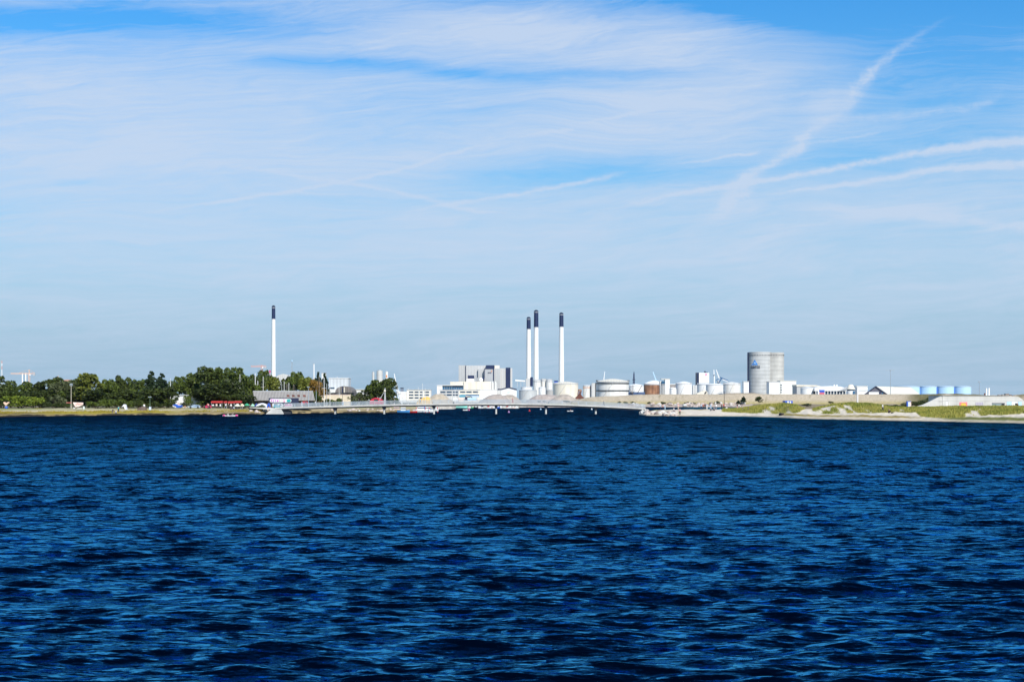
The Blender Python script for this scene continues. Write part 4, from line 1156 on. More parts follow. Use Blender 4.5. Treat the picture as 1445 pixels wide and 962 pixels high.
for px, s, zt in ((192.4,.12,577.0),(194.6,.6,575.4),(198,1,574.0),(202,1,573.4),(204.6,.8,574.2),(205.8,.35,576.4)):
    zc = Z(578.6,D); zz = Z(zt,D)
    secs.append([(X(px,D), D+.9+s*.9*math.cos(a), zc+(zz-zc)*math.sin(a)) for a in [math.pi*i/8 for i in range(9)]])
mb.loft(secs); mb.build('hull', BROWN, t, True)
MB().bar((X(193,D),D+.9,Z(576.6,D)), (X(198,D),D+.9,Z(573.9,D)), .1).bar((X(198,D),D+.9,Z(573.9,D)), (X(204.6,D),D+.9,Z(574.0,D)), .1).build('keel', WOOD_D, t)
# lamp posts --------------------------------------------------------------
def lamp_post(px, top, bot, D, w, label, m=GREYM, arm=0.0, head=True, group=None, kind='post'):
    z0, z1 = Z(bot,D), Z(top,D); x = X(px,D)
    t = thing('lamp_post', label, 'lamp post', (x, D, z0), group)
    MB().cyl(x, D, z0-.4, z1, w, w*.6, n=10).build('pole', m, t)
    MB().cyl(x, D, z0, z0+.8, w*1.5, n=10).build('base', m, t)
    if head:
        MB().bar((x,D,z1-.1), (x+arm,D,z1+.1), w*.9).build('arm', m, t)
        mb = MB(); mb.box(x+arm-.45, x+arm+.45, D-.2, D+.2, z1, z1+.22); mb.build('lamp_head', LAMPG, t)
    return t
lp = lamp_post(100.4, 543.0, 576, 412, .16, 'tall lone lamp post with a dark floodlight head before the left trees', mat('pale_timber_pole', (.34,.31,.24), .8, .15, .6))
mb = MB(); mb.pb(99.2, 102.0, 541.0, 544.6, 412, .4); mb.build('floodlight', LAMPG, lp)
lp = lamp_post(211.6, 560.6, 578, 405, .11, 'short lamp post with a white box at its foot on the left bank', mat('green_pole', (.10,.16,.09), .7, .15, .6))
MB().pb(210.2, 213.0, 573.8, 578.2, 404.6, .5).build('white_box', mat('pale_blue_box', (.66,.72,.80), .5, .05, 1), lp)
lamp_post(435.2, 546.4, 571.5, 436, .09, 'thin pale lamp post in front of the right end of the barn roof', STEEL)
lamp_post(446.2, 550, 572, 470, .10, 'thin pole beneath the autumn orange tree', STEEL, head=False)
# masts of laid up yachts behind the barn and trees ------------------------
MG = 'bare yacht masts rising behind the trees'
def mast(px, top, bot, D, w, label, m=WHITE, spread=True):
    z1 = Z(top, D); x = X(px,D)
    t = thing('yacht_mast', label, 'mast', (x, D, 1.6), MG)
    MB().cyl(x, D, 1.6, z1, w, w*.7, n=8).build('spar', m, t)
    if spread:
        zc = 1.6+(z1-1.6)*.66
        MB().bar((x-.75,D,zc), (x+.75,D,zc), .07).build('spreader', m, t)
    MB().bar((x+.02,D,z1), (x+2.6,D,2.2), .015).bar((x-.02,D,z1), (x-2.2,D,2.2), .015).build('stay', GREYM, t)
for px, top, D, w, lb, m in [(338.6,528,456,.08,'white mast in front of the tall bright topped tree',WHITE),(360.2,526.4,484,.15,'taller of two close white masts left of the single chimney',WHITE),(363.8,537,482,.12,'shorter of two close white masts left of the single chimney',WHITE),
      (371.4,531,490,.10,'thin white mast just left of the single chimney foot',WHITE),(401.0,538,480,.13,'grey white mast left of the round tree behind the barn',GREY_L),(397.2,539,481,.08,'thin grey mast beside the grey white one',GREYM),
      (404.8,541,482,.10,'brown wooden mast behind the barn skylights',TIMBER),(407.6,540,480,.09,'pale mast behind the second barn skylight',WHITE),(414.6,542,482,.10,'dark wooden mast behind the third barn skylight',TIMBER),
      (240.6,534,448,.09,'white mast rising at the right of the two dark pines',WHITE),(457.4,533,478,.11,'white mast right of the autumn orange tree',WHITE),(450.4,530,480,.11,'brown mast in front of the dark conifer',TIMBER),
      (461.0,541,480,.09,'thin grey mast right of the dark conifers',GREYM),(465.6,543,480,.08,'thin pale mast in front of the grey office block',WHITE),(478.6,545,486,.07,'thin pale mast before the dome roofed shed',WHITE),(483.4,546,486,.07,'dark mast before the dome roofed shed',DARK)]:
    mast(px, top, 560, D, w, lb, m)
# low wall and buildings behind the bridge's left half ----------------------
D = 496
t = thing('garden_wall', 'long cream wall behind the left part of the bridge railing', 'wall', (X(474,D), D, 1.6))
MB().pb(451.6, 494.6, 557.2, 576, D, .5).build('wall', mat('cream_wall', (.66,.56,.42), .8, .1, .4), t)
MB().pb(451, 495, 556.5, 557.2, D-.1, .7).build('coping', PALEP, t)
D = 502
t = thing('long_shed', 'low dark roofed shed along the top of the cream wall', 'shed', (X(474,D), D, 1.6))
MB().pb(452, 497, 554.6, 575, D, 5).build('wall', mat('navy_grey', (.05,.055,.075), .7, .15, .5), t)
MB().pb(451.4, 497.6, 553.8, 554.6, D-.4, 5.8).build('roof', DARK, t)
D = 560
t = thing('dome_shed', 'grey brown shed with a rounded roof behind the cream wall', 'shed', (X(485,D), D, 1.6))
mb = MB(); pts = [(X(473,D),1.5),(X(497,D),1.5)]+[(X(485+12*math.cos(a),D), Z(553-8.4*math.sin(a),D)) for a in [math.pi*i/12 for i in range(13)]]
mb.prism(pts, D, D+16); mb.build('shell', mat('taupe_sheet', (.19,.165,.15), .8, .15, .3, rib=('X', 1.0, .25)), t)
MB().pb(482.4, 484.2, 545, 554, D-.12, .1).build('door', NAVY, t); MB().pb(485.4, 486.6, 546, 554, D-.12, .1).build('post', CREAM, t)
D = 900
t = thing('office_block', 'pale grey flat roofed block left of the big leafy tree', 'office block', (X(478,D), D, 1.6))
MB().pb(464, 491.6, 533.6, 556, D, 14).build('wall', mat('pale_grey_clad', (.60,.62,.63), .6, .06, .1, rib=('X', 2.2, .16)), t)
MB().pb(463.6, 492, 532.9, 533.6, D-.3, 14.6).build('parapet', WHITE, t)
MB().pb(464.4, 472, 546.4, 548.4, D-.12, .1).build('window_band', GLASS, t)
MB().pb(475.4, 476.4, 531.4, 532.9, D+4, 1).build('roof_vent', GREYM, t)
MB().pb(464, 474, 549.4, 556, D-6, 5).build('annex', WHITE_W, t)
D = 850
t = thing('warehouse', 'low white warehouse left of the big leafy tree', 'warehouse', (X(508,D), D, 1.6))
MB().pb(495, 521, 550, 565, D, 14).build('wall', WHITE_W, t)
MB().pb(494.6, 521.4, 549.2, 550, D-.4, 15).build('roof', CREAM, t)
MB().pb(497, 520, 553.0, 554.6, D-.1, .1).build('window_band', GREYM, t)
D = 1500
t = thing('domed_hall', 'pale hall with a curved roof just right of the single chimney', 'hall', (X(397,D), D, 1.6))
mb = MB(); pts = [(X(388,D),1.5),(X(407,D),1.5),(X(407,D),Z(532,D)),(X(404,D),Z(528.2,D)),(X(399,D),Z(527.4,D)),(X(393,D),Z(529,D)),(X(389,D),Z(531.4,D)),(X(388,D),Z(533,D))]
mb.prism(pts, D, D+30); mb.build('shell', GREY_L, t)
mb = MB(); mb.pprism([(391,548),(396,548),(396,534),(391,533)], D-.4, .4); mb.build('door', GREYM, t)
D = 2100
t = thing('slim_chimney', 'short slim white chimney above the autumn orange tree', 'chimney', (X(443,D), D, 1.6))
MB().cyl(X(443,D), D, 1.6, Z(513.4,D), M(2.1,D)/2, M(1.7,D)/2, 20).build('stack', WHITE, t, True)
MB().cyl(X(443,D), D, Z(513.4,D), Z(512.9,D), M(2.0,D)/2, n=20).build('cap', GREYM, t, True)
t = thing('stair_tower', 'small white tower block behind the two dark conifers', 'tower', (X(457,D), D, 1.6))
MB().pb(453.8, 459.8, 526.2, 560, D, 7).build('wall', WHITE_W, t); MB().pb(453.4, 460.2, 525.6, 526.2, D-.4, 7.8).build('roof', GREYM, t)
# far structures above the tree line ---------------------------------------
def lattice(mb, p, q, w, n, b):
    p, q = Vector(p), Vector(q); d = (q-p); a = d.normalized().orthogonal().normalized()
    if abs(d.z) < .2*d.length: a = Vector((0,0,1))
    elif abs(d.x) < .2*d.length: a = Vector((1,0,0))
    for s in (-1, 1):
        mb.bar(p+a*s*w/2, q+a*s*w/2, b)
    for i in range(n):
        s = 1 if i % 2 else -1
        mb.bar(p+d*(i/n)+a*s*w/2, p+d*((i+1)/n)-a*s*w/2, b*.7)
CRM = mat('crane_orange', (.72,.46,.33), .6, .1, .1); CRR = mat('crane_red', (.62,.33,.27), .6, .1, .1)
def tower_crane(px, top, jl, jr, jy, D, m, label, base=560):
    x = X(px,D); zj = Z(jy,D)
    t = thing('tower_crane', label, 'crane', (x, D, 1.6))
    mb = MB(); lattice(mb, (x,D,1.6), (x,D,zj), 1.9, 16, .55); mb.build('tower', m, t)
    mb = MB(); lattice(mb, (X(jl,D),D,zj+.6), (x,D,zj+.6), 1.5, 14, .45); lattice(mb, (x,D,zj+.6), (X(jr,D),D,zj+.6), 1.5, 5, .45); mb.build('jib', m, t)
    mb = MB(); mb.bar((x,D,zj), (x,D,Z(top,D)), .9); mb.bar((x,D,Z(top,D)), (X(jl,D)*.6+x*.4,D,zj+1.2), .22); mb.bar((x,D,Z(top,D)), (X(jr,D),D,zj+1.2), .22); mb.build('apex', m, t)
    mb = MB(); mb.box(X(jr,D)-2.4, X(jr,D)+.4, D-1, D+1, zj-2.0, zj+.2); mb.build('counterweight', GREYM, t)
    mb = MB(); mb.box(x+.3, x+2.2, D-1, D+1, zj-2.2, zj-.2); mb.build('cab', WHITE, t)
tower_crane(41.2, 521.4, 15, 49.4, 527.6, 1900, CRM, 'pale orange tower crane above the trees at the far left')
tower_crane(369.4, 514.8, 354, 375.8, 517.4, 1900, CRR, 'red orange tower crane left of the single white chimney')
D = 1950
for px, top, lb in ((31.6,526.4,'left of two short white stacks before the far left crane'),(36.2,526.0,'right of two short white stacks before the far left crane')):
    t = thing('vent_stack', lb, 'chimney', (X(px,D), D, 1.6), 'pair of white stacks')
    MB().cyl(X(px,D), D, 1.6, Z(top,D), M(2.0,D)/2, n=16).build('stack', WHITE, t, True); MB().cyl(X(px,D), D, Z(top,D), Z(top-.5,D), M(2.2,D)/2, n=16).build('rim', GREYM, t)
D = 1500
t = thing('radio_mast', 'red and white radio mast at the left edge of the picture', 'mast', (X(2.6,D), D, 1.6))
for a, b, m in ((508.8,512.5,CRR),(512.5,516.5,WHITE),(516.5,521,CRR),(521,560,WHITE)):
    mb = MB(); lattice(mb, (X(2.6,D),D,Z(b,D)), (X(2.6,D),D,Z(a,D)), .8, 4, .24); mb.build('section', m, t)
t = thing('beacon_mast', 'thin grey beacon mast with a blue white head right of the single chimney', 'mast', (X(412,D), D, 1.6))
mb = MB(); lattice(mb, (X(412,D),D,1.6), (X(412,D),D,Z(510.5,D)), 1.0, 14, .34); mb.build('lattice', LAMPG, t)
mb = MB(); mb.ell((X(412,D),D,Z(509.3,D)), (.9,.9,.9)); mb.build('head', SKYB, t, True)
t = thing('signal_tower', 'small crimson lattice tower beside the single chimney', 'tower', (X(380.4,D), D, 1.6))
mb = MB(); lattice(mb, (X(380.6,D),D,1.6), (X(380.6,D),D,Z(522,D)), 1.1, 14, .34); mb.build('lattice', CRR, t)
MB().pb(379.6, 381.8, 522.4, 525.4, D-.3, 1.2).build('panel', mat('magenta_red', (.55,.05,.20), .6, .1, .5), t)
D = 700
for px, a, m, lb in ((57,540,GREY_L,'thin grey post above the left trees, nearest the orange crane'),(73.2,541,GREYM,'grey vent pipe above the left trees'),(82,529.6,CRM,'fine reddish aerial above the rounded dark tree')):
    t = thing('aerial_post', lb, 'post', (X(px,D), D, 1.6))
    MB().cyl(X(px,D), D, 1.6, Z(a,D), M(.9,D)/2, M(.7,D)/2, 10).build('post', m, t)
    MB().box(X(px,D)-.3, X(px,D)+.3, D-.1, D+.1, Z(a,D)-.6, Z(a,D)-.5).build('crossbar', m, t)
D = 600
t = thing('house', 'house with a salmon roof peeping over the left trees', 'house', (X(92.5,D), D, 1.6))
mb = MB(); mb.pprism([(87.6,539),(97.6,539),(95.6,535.4),(89.4,535.8)], D, 6); mb.build('roof', mat('salmon_tile', (.55,.30,.22), .8, .15, .6), t)
MB().pb(88.2, 97, 539, 560, D+.3, 5.4).build('wall', CREAM, t)
# the far silo pair and the harbour ------------------------------------------
D = 2300
for a, b, top, lb, m in ((525,528.4,525,'left pale silo tower above the big leafy tree',GREY_L),(531.4,540,523,'wider middle silo tower above the big leafy tree',GREY_L),(543.6,547.6,524.4,'right pale silo tower with an orange mark above the big leafy tree',WHITE_W)):
    x = X((a+b)/2,D); r_ = M(b-a,D)/2
    t = thing('far_silo', lb, 'silo', (x, D, 1.6), 'far silo towers')
    MB().cyl(x, D, 1.6, Z(top,D), r_, n=20).build('shaft', m, t, True)
    MB().cyl(x, D, Z(top,D), Z(top-1,D), r_*.6, n=16).build('head', GREYM, t)
    if b == 547.6: MB().pb(544.8, 546.4, 529, 532.4, D-r_-.2, .2).build('mark', ORANGE, t)
# ------------------------------------------------------------------ power station, tank farm, silo (north shore)
def stack(px, wb, wt, top, band, D, label, base_z=1.6):
    x = X(px,D); zt = Z(top,D); zb_ = Z(band,D); rb, rt = M(wb,D)/2, M(wt,D)/2
    k = (zb_-base_z)/(zt-base_z); rm = rb+(rt-rb)*k
    t = thing('chimney', label, 'chimney', (x, D, base_z))
    MB().cyl(x, D, base_z, zb_, rb, rm, 32, False).build('shaft', WHITE, t, True)
    MB().cyl(x, D, zb_, zt, rm*1.005, rt, 32).build('dark_band', NAVY, t, True)
    MB().cyl(x, D, zt, zt+1.2, rt*.62, n=20).build('flue', DARK, t, True)
    for z in (zb_-.6, zt-3.0): MB().cyl(x, D, z, z+.9, rt*1.10, n=24).build('gallery', GREYM, t)
    MB().bar((x-rb*.5,D-rb*.9,base_z), (x-rm*.5,D-rm*.9,zb_), .5).build('ladder', GREY_L, t)
stack(386, 7.0, 4.9, 432, 450.2, 2150, 'lone tall white chimney with a dark navy top above the left trees')
stack(746.0, 7.4, 5.6, 448.2, 464.4, 2250, 'shortest and leftmost of the three white chimneys, dark top')
stack(756.6, 7.6, 6.2, 438.4, 461.8, 2250, 'tallest and middle of the three white chimneys, dark top')
stack(792.2, 8.2, 5.8, 442.0, 461.2, 2200, 'rightmost of the three white chimneys, standing a little apart')
# power station -------------------------------------------------------------
D = 2000
ps = thing('power_station', 'large pale grey power station blocks with navy stripe left of the three chimneys', 'power station', (X(684,D), D, 1.6))
def P_(name, a, b, t, u, d0, dep, m, label=None):
    return MB().pb(a, b, t, u, D+d0, dep).build(name, m, ps, label=label)
G1_ = mat('plant_sheet', (.45,.45,.44), .6, .05, .05, rib=('X', 3.4, .10)); G2_ = mat('plant_sheet_dark', (.40,.405,.41), .6, .05, .05, rib=('X', 2.4, .12)); G3_ = mat('plant_sheet_light', (.51,.505,.49), .6, .05, .05, rib=('X', 4.2, .08))  # three greys of ribbed sheet: mid, darker, lighter
P_('boiler_house', 657.4, 705, 515.6, 560, 0, 60, G3_)
P_('boiler_house', 647.2, 657.0, 515.2, 560, 1, 50, G1_)
P_('corner_joint', 657.0, 657.7, 515.4, 540, -.6, 2, NAVY)
P_('boiler_house', 674.6, 683, 520.4, 545, -8, 8, G1_)
b = P_('filter_block', 683.4, 697, 520.4, 545, -14, 14, G2_)
P_('frame_edge', 683.2, 684.0, 519.8, 533, -14.6, .5, NAVY); P_('frame_edge', 695.9, 697.2, 519.8, 537, -14.6, .5, NAVY); P_('frame_edge', 684.0, 695.9, 519.8, 520.4, -14.6, .5, NAVY)
P_('roof_plant', 686, 697.6, 515.2, 519.8, -6, 8, NAVY); P_('roof_plant', 697.9, 704.6, 515.4, 519.6, -4, 10, CREAM)
P_('side_block', 697.4, 705.4, 519.6, 560, -10, 10, G1_)
P_('annex_tower', 705.6, 723, 519.4, 560, 6, 46, G3_)
P_('stripe', 713.8, 720.2, 518.6, 547, -1.0+6, .9, NAVY)
# lettering mark on the filter block
mb = MB(); [mb.pb(688.4+i*1.35, 689.2+i*1.35, 525.0, 526.6, D-14.5, .3) for i in range(4)]; mb.build('lettering', TEXTD, ps)
mb = MB(); mb.pprism([(692.6,525),(694.6,523.4),(694.9,522.4),(693.2,523.2)], D-14.5, .3); mb.build('emblem', ORANGE, ps)
P_('cooler', 660, 669.2, 529.6, 534.2, -20, 8, NAVY); P_('cooler_base', 658.6, 669.0, 534.2, 545, -20, 10, WHITE)
mb = MB()
for a, t_, u_ in ((670.4,531,539),(672.4,528,539),(674.6,533,539)): mb.cyl(X(a,D), D-18, Z(u_,D), Z(t_,D), .8, n=10)
mb.bar((X(669,D),D-18,Z(532,D)), (X(673,D),D-18,Z(526.4,D)), 1.6); mb.build('pipework', GREYM, ps)
mb = MB(); mb.ell((X(679,D),D-18,Z(536.4,D)), (3.2,3.2,3.4)); mb.build('vessel', WHITE, ps, True)
P_('duct', 680.6, 683.6, 532.6, 535.6, -19, 4, NAVY)
P_('turbine_hall', 654.6, 692.2, 538.2, 560, -60, 40, CREAM); P_('turbine_hall', 635.2, 654.4, 538.4, 560, -58, 38, CREAM)
P_('turbine_hall', 692.4, 702, 539.4, 560, -56, 36, G3_)
mb = MB()
for a in (693.4, 695.6, 699.8): mb.cyl(X(a,D), D-57, Z(550,D), Z(538.6,D), .7, n=10)
mb.build('downpipe', WHITE, ps)
# control building
D = 1700
t = thing('control_building', 'white building with long blue glass front before the power station', 'office building', (X(636,D), D, 1.6))
MB().pb(616.6, 624.2, 543.8, 570, D-2, 20).build('end_wall', WHITE, t); MB().pb(624.2, 653.6, 543.6, 570, D, 18).build('wall', CREAM, t)
MB().pb(623.6, 653.4, 544.6, 549.4, D-.35, .3).build('glass_front', GLASS_B, t); MB().pb(639.5, 653.4, 544.4, 546.6, D-.75, .3).build('dark_glazing', GLASS, t)
MB().pb(616.2, 654.2, 543.1, 543.7, D-2.6, 22).build('roof', WHITE, t)
mb = MB(); [mb.pb(624+i*3.3, 624.4+i*3.3, 544.6, 549.4, D-.6, .24) for i in range(10)]; mb.build('mullion', GREYM, t)
D = 1500
t = thing('office_building', 'grey two storey office with dark window bands behind the large sand heap', 'office building', (X(634,D), D, 1.6))
aw = MB().pb(620, 647.4, 550.4, 570, D, 14).build('wall', GREY_L, t); MB().pb(619.6, 647.8, 549.9, 550.4, D-.3, 14.6).build('roof', GREYM, t)
for y in (552.0, 556.0):
    for a in (621.4, 630.2, 639):
        MB().pb(a, a+7.4, y, y+2.2, D-.12, .1).build('window', GLASS, aw)
t = thing('office_building', 'cream office with three dark window groups left of the white warehouse', 'office building', (X(662,D), D-40, 1.6))
D = 1460
MB().pb(647.8, 677.4, 550.2, 570, D, 14).build('wall', CREAM, t); MB().pb(647.4, 677.8, 549.5, 550.2, D-.3, 14.6).build('roof', GREYM, t)
for a in (649.2, 658.0, 667.2): MB().pb(a, a+7.6, 552.0, 554.0, D-.12, .1).build('window', GLASS, t)
MB().pb(650, 676, 556.6, 558.4, D-.12, .1).build('lower_window', GLASS_B, t)
# long terrace building to the left
D = 1100
t = thing('apartment_building', 'long white three storey building with window bands right of the big leafy tree', 'apartment building', (X(588,D), D, 1.6))
aw = MB().pb(574.0, 607.8, 550.0, 572, D, 12).build('wall', mat('terrace_cream', (.72,.68,.60), .7, .05, .2), t); MB().pb(573.6, 608.2, 549.4, 550.0, D-.4, 12.8).build('roof', GREY_L, t)
for y in (552.2, 556.2, 560.2):
    for a in (577.2, 585.0, 592.4, 599.2):
        MB().pb(a, a+(6.2 if a != 592.4 else 4.4), y, y+1.9, D-.12, .1).build('window', GLASS, aw)
MB().pb(564.4, 573.6, 552.4, 572, D-4, 12).build('stair_block', WHITE_W, t); MB().pb(565, 568.6, 547.0, 552.4, D-2, 6).build('lift_house', mat('slate_clad', (.16,.19,.24), .6, .1, .3), t)
MB().pb(564.6, 569.2, 546.8, 547.4, D-2.3, 6.6).build('lift_roof', NAVY, t)
# white warehouse and gabled hall
D = 1250
t = thing('warehouse', 'plain white warehouse left of the grey gravel heap', 'warehouse', (X(689,D), D, 1.6))
MB().pb(677.6, 701, 549.9, 572, D, 20).build('wall', WHITE, t); MB().pb(677.2, 701.4, 549.3, 549.9, D-.3, 20.6).build('roof', WHITE_W, t); MB().pb(701.2, 707.6, 551, 572, D+2, 10).build('annex', GREY_L, t)
D = 1350
t = thing('gabled_hall', 'white gabled hall with a navy roof edge behind the gravel heap', 'hall', (X(718,D), D, 1.6))
mb = MB(); mb.pprism([(706,572),(729,572),(729,549.8),(718,546.6),(706,549.6)], D, 30); mb.build('wall', WHITE, t)
mb = MB(); mb.pprism([(702,549.8),(707,549.6),(718,546.8),(729.4,549.9),(729.4,548.8),(718,545.6),(707,548.4),(702,548.4)], D-.8, 32); mb.build('roof', NAVY, t)
mb = MB(); mb.pprism([(713.6,553.4),(719,552.4),(721,553.6),(717,554.6)], D-.12, .1); mb.build('faint_emblem', mat('pale_emblem', (.50,.60,.76), .6, .05, 1), t)
# stair block and cylinders by the chimneys
D = 1500
t = thing('conveyor_house', 'small grey tower with a navy side at the foot of the two left chimneys', 'tower', (X(746,D), D, 1.6))
MB().pb(742, 748.2, 534, 572, D, 8).build('wall', G3_, t); MB().pb(748.3, 752.0, 532, 545, D-.6, 8).build('navy_side', NAVY, t)
MB().bar((X(727,D),D+2,Z(536.4,D)), (X(742,D),D+2,Z(537.6,D)), 1.5).build('conveyor', WHITE, t)
mb = MB(); [mb.bar((X(a,D),D+2,Z(537,D)), (X(a,D),D+2,Z(546,D)), .5) for a in (730,735,739.5)]; mb.build('trestle', GREYM, t)
def tank(a, b, top, D, label, m=WHITE, apex=None, bands=(), roofm=None, stair=True, group='storage tanks of the harbour', name='storage_tank', rail=False, cat='storage tank', base=1.6, bandm=None):
    px = (a+b)/2; r_ = M(b-a,D)/2; x = X(px,D); zt = Z(top,D)
    t = thing(name, label, cat, (x, D, base), group)
    MB().cyl(x, D, base, zt, r_, n=40).build('shell', m, t, True)
    za = Z(apex if apex is not None else top-.6, D)
    mb = MB(); mb.lathe(x, D, [(r_*1.0, zt+.02), (r_*.92, zt+(za-zt)*.28+.02), (r_*.55, zt+(za-zt)*.72+.02), (r_*.12, za), (r_*.05, za)], 40); trf = mb.build('roof', roofm or m, t, True)
    MB().lathe(x, D, [(r_*1.0, zt-.45), (r_*1.018, zt-.42), (r_*1.018, zt-.05), (r_*1.0, zt-.02)], 40).build('rim', GREYM, t)
    for y in bands:
        z = Z(y, D); MB().lathe(x, D, [(r_*.999, z-.45), (r_*1.035, z-.45), (r_*1.035, z+.35), (r_*.999, z+.35)], 40).build('wind_girder', bandm or DARK, t)
    if stair:
        mb = MB(); n = 16
        for i in range(n):
            a0 = -2.55+i*1.0/n; a1 = -2.55+(i+1)*1.0/n
            mb.bar((x+r_*1.03*math.cos(a0), D+r_*1.03*math.sin(a0), base+(zt-base)*i/n), (x+r_*1.03*math.cos(a1), D+r_*1.03*math.sin(a1), base+(zt-base)*(i+1)/n), .24)
        mb.build('stair', GREYM, t)
    if rail:
        mb = MB(); n = 36
        for i in range(n):
            a0, a1 = 2*math.pi*i/n, 2*math.pi*(i+1)/n
            p = (x+r_*.99*math.cos(a0), D+r_*.99*math.sin(a0)); q = (x+r_*.99*math.cos(a1), D+r_*.99*math.sin(a1))
            mb.bar((p[0],p[1],zt), (p[0],p[1],zt+1.2), .16); mb.bar((p[0],p[1],zt+1.2), (q[0],q[1],zt+1.2), .14)
        mb.build('guard_rail', GREYM, trf)
    return t
tank(732.4, 757.6, 550.4, 1420, 'wide grey tank with a white top under the two left chimneys', mat('pale_grey_tank', (.50,.51,.50), .6, .06, .1, streak=.3), 549.6)
t = tank(735, 751, 546.2, 1440, 'white drum on top of the wide grey tank', WHITE, 545.6, stair=False)
for a, b, top, D, lb in [(752.4,763.2,536.6,1560,'left of three white cylinders at the foot of the tallest chimney'),(763.4,770.8,535.6,1565,'middle of three white cylinders at the foot of the tallest chimney'),(771,779.8,536.2,1560,'right of three white cylinders at the foot of the tallest chimney')]:
    tank(a, b, top, D, lb, WHITE_W, top-1.2, stair=True, rail=True, bands=(top+1.8,), bandm=GREYM)
tank(760, 770, 546.4, 1350, 'short white tank in front of the three white cylinders', WHITE, 545.6)
tank(770.4, 781, 550.2, 1360, 'low grey tank left of the domed cream tank', mat('grey_tank', (.42,.41,.39), .7, .08, .1, streak=.3), 549.6)
tank(780.6, 816.0, 541.6, 1250, 'broad cream tank with a domed roof under the right chimney', CREAM, 538.2, rail=True)
D = 1300
t = thing('pump_house', 'small blue pump house on the left shoulder of the domed cream tank', 'pump house', (X(784.6,D), D, 1.6))
MB().pb(782.4, 787.2, 537.6, 556, D+30, 5).build('wall', BLUE, t); MB().pb(782.0, 787.6, 537.0, 537.6, D+29.6, 5.8).build('roof', NAVY, t)
# rust heap / loader
D = 900
t = thing('scrap_loader', 'rust red scrap loader and heap between two white tanks', 'loader', (X(818,D), D, 1.6))
mb = MB(); mb.pprism([(811.4,563),(824.6,563),(824,560.6),(821.6,559),(820,556.4),(817,555.6),(814.6,558.8),(812.6,560.6)], D, 5); mb.build('scrap_heap', RUST_D, t)
mb = MB(); lattice(mb, (X(816.4,D),D+2,Z(557,D)), (X(817.8,D),D+2,Z(549.2,D)), 1.0, 6, .35); mb.bar((X(818.6,D),D+2,Z(557.8,D)), (X(820.4,D),D+2,Z(550.6,D)), .8); mb.build('arm', RUST_D, t)
MB().pb(816.8, 820.6, 549.0, 551.6, D+1.4, 1.4).build('hopper', mat('pale_rust', (.34,.20,.14), .8, .3, .6), t)
tank(822.6, 835.4, 543.8, 1250, 'white tank with a rusty pink top rim right of the scrap loader', WHITE_W, 543.0, bands=(546.6,), bandm=mat('faded_rust', (.62,.36,.26), .8, .25, .3))
D = 1240
t = thing('valve_house', 'narrow pale tower with a dark edge left of the double banded tank', 'tower', (X(838.4,D), D, 1.6))
MB().pb(835.6, 841.4, 540.4, 572, D+4, 6).build('wall', GREY_L, t); MB().pb(834.6, 835.6, 541, 572, D+3.4, 6).build('dark_edge', GREYM, t); MB().pb(840.4, 841.6, 539.6, 571, D+3.4, 2).build('ladder_cage', DARK, t)
bt = tank(842.0, 887.4, 538.6, 1150, 'largest white tank, two dark rings and a shallow cone roof', WHITE_W, 534.4, bands=(540.8, 551.0), roofm=CREAM, rail=True)
for a in (842.6, 886.8): MB().pb(a-1.5, a+1.5, 536.2, 538.0, 1150-1, 2).build('roof_platform', DARK, bt)
D = 1300
t = thing('vent_pole', 'pale pole standing above the roof of the largest white tank', 'pole', (X(852.4,D), D, 1.6))
MB().cyl(X(852.0,D), D, 1.6, Z(536,D), M(1.6,D)/2, n=10).build('lower_pole', CREAM, t); MB().bar((X(852.0,D),D,Z(536,D)), (X(853.4,D),D,Z(524,D)), M(1.2,D), M(.6,D)).build('upper_pole', WHITE, t)
# gantries and tanks to the right
D = 1420
t = thing('lattice_mast', 'dark navy tapering lattice mast right of the largest white tank', 'mast', (X(894.4,D), D, 1.6))
mb = MB()
for s in (-1, 1): mb.bar((X(894,D)+s*1.3,D,1.6), (X(894.6,D)+s*.35,D,Z(526,D)), .95, .5)
for i in range(12):
    za, zb_ = 1.6+i*2.3, 1.6+(i+1)*2.3; k = 1.3-.08*i
    mb.bar((X(894.2,D)-k,D,za), (X(894.2,D)+k,D,zb_), .6)
mb.build('frame', NAVY, t); MB().bar((X(894.6,D),D,Z(526,D)), (X(894.6,D),D,Z(524,D)), .5).build('tip', NAVY, t)
MB().box(X(893.4,D)-.8, X(896.2,D)+.2, D-1, D+1, Z(535.4,D)-.3, Z(535.4,D)+.3).build('platform', NAVY, t)
tank(886.6, 908.4, 544.4, 1330, 'white tank behind the loading gantry, left of the rusty tank', WHITE, 541.6)
D = 1100
t = thing('loading_gantry', 'thin legged loading gantry before the white tank left of the rusty tank', 'gantry', (X(896,D), D, 1.6))
mb = MB(); mb.bar((X(887.6,D),D,Z(547,D)), (X(893,D),D,Z(555,D)), .5).bar((X(906,D),D,Z(543.4,D)), (X(900.4,D),D,Z(553,D)), .6).bar((X(893.2,D),D,Z(543,D)), (X(893,D),D,Z(556,D)), .5); mb.build('strut', mat('taupe_steel', (.24,.20,.18), .7, .15, .5), t)
MB().pb(887, 910, 553.0, 557.0, D+1, 3).build('pipe_rack', mat('navy_steel', (.06,.10,.20), .6, .15, .3), t)
for a in (890, 893.4): MB().pb(a-.7, a+.7, 552.6, 555.0, D-.5, 1).build('pump', DARK, t)
tank(909, 937, 541.6, 1400, 'white tank with a long sloping cone roof behind the rusty tank', WHITE, 536.6)
tank(908.6, 930.6, 542.4, 1180, 'rusty brown tank with peeling panels', RUST, 541.9, stair=False)
D = 1500
t = thing('harbour_crane', 'pale luffing crane boom leaning left above the rusty tank', 'crane', (X(926,D), D, 1.6))
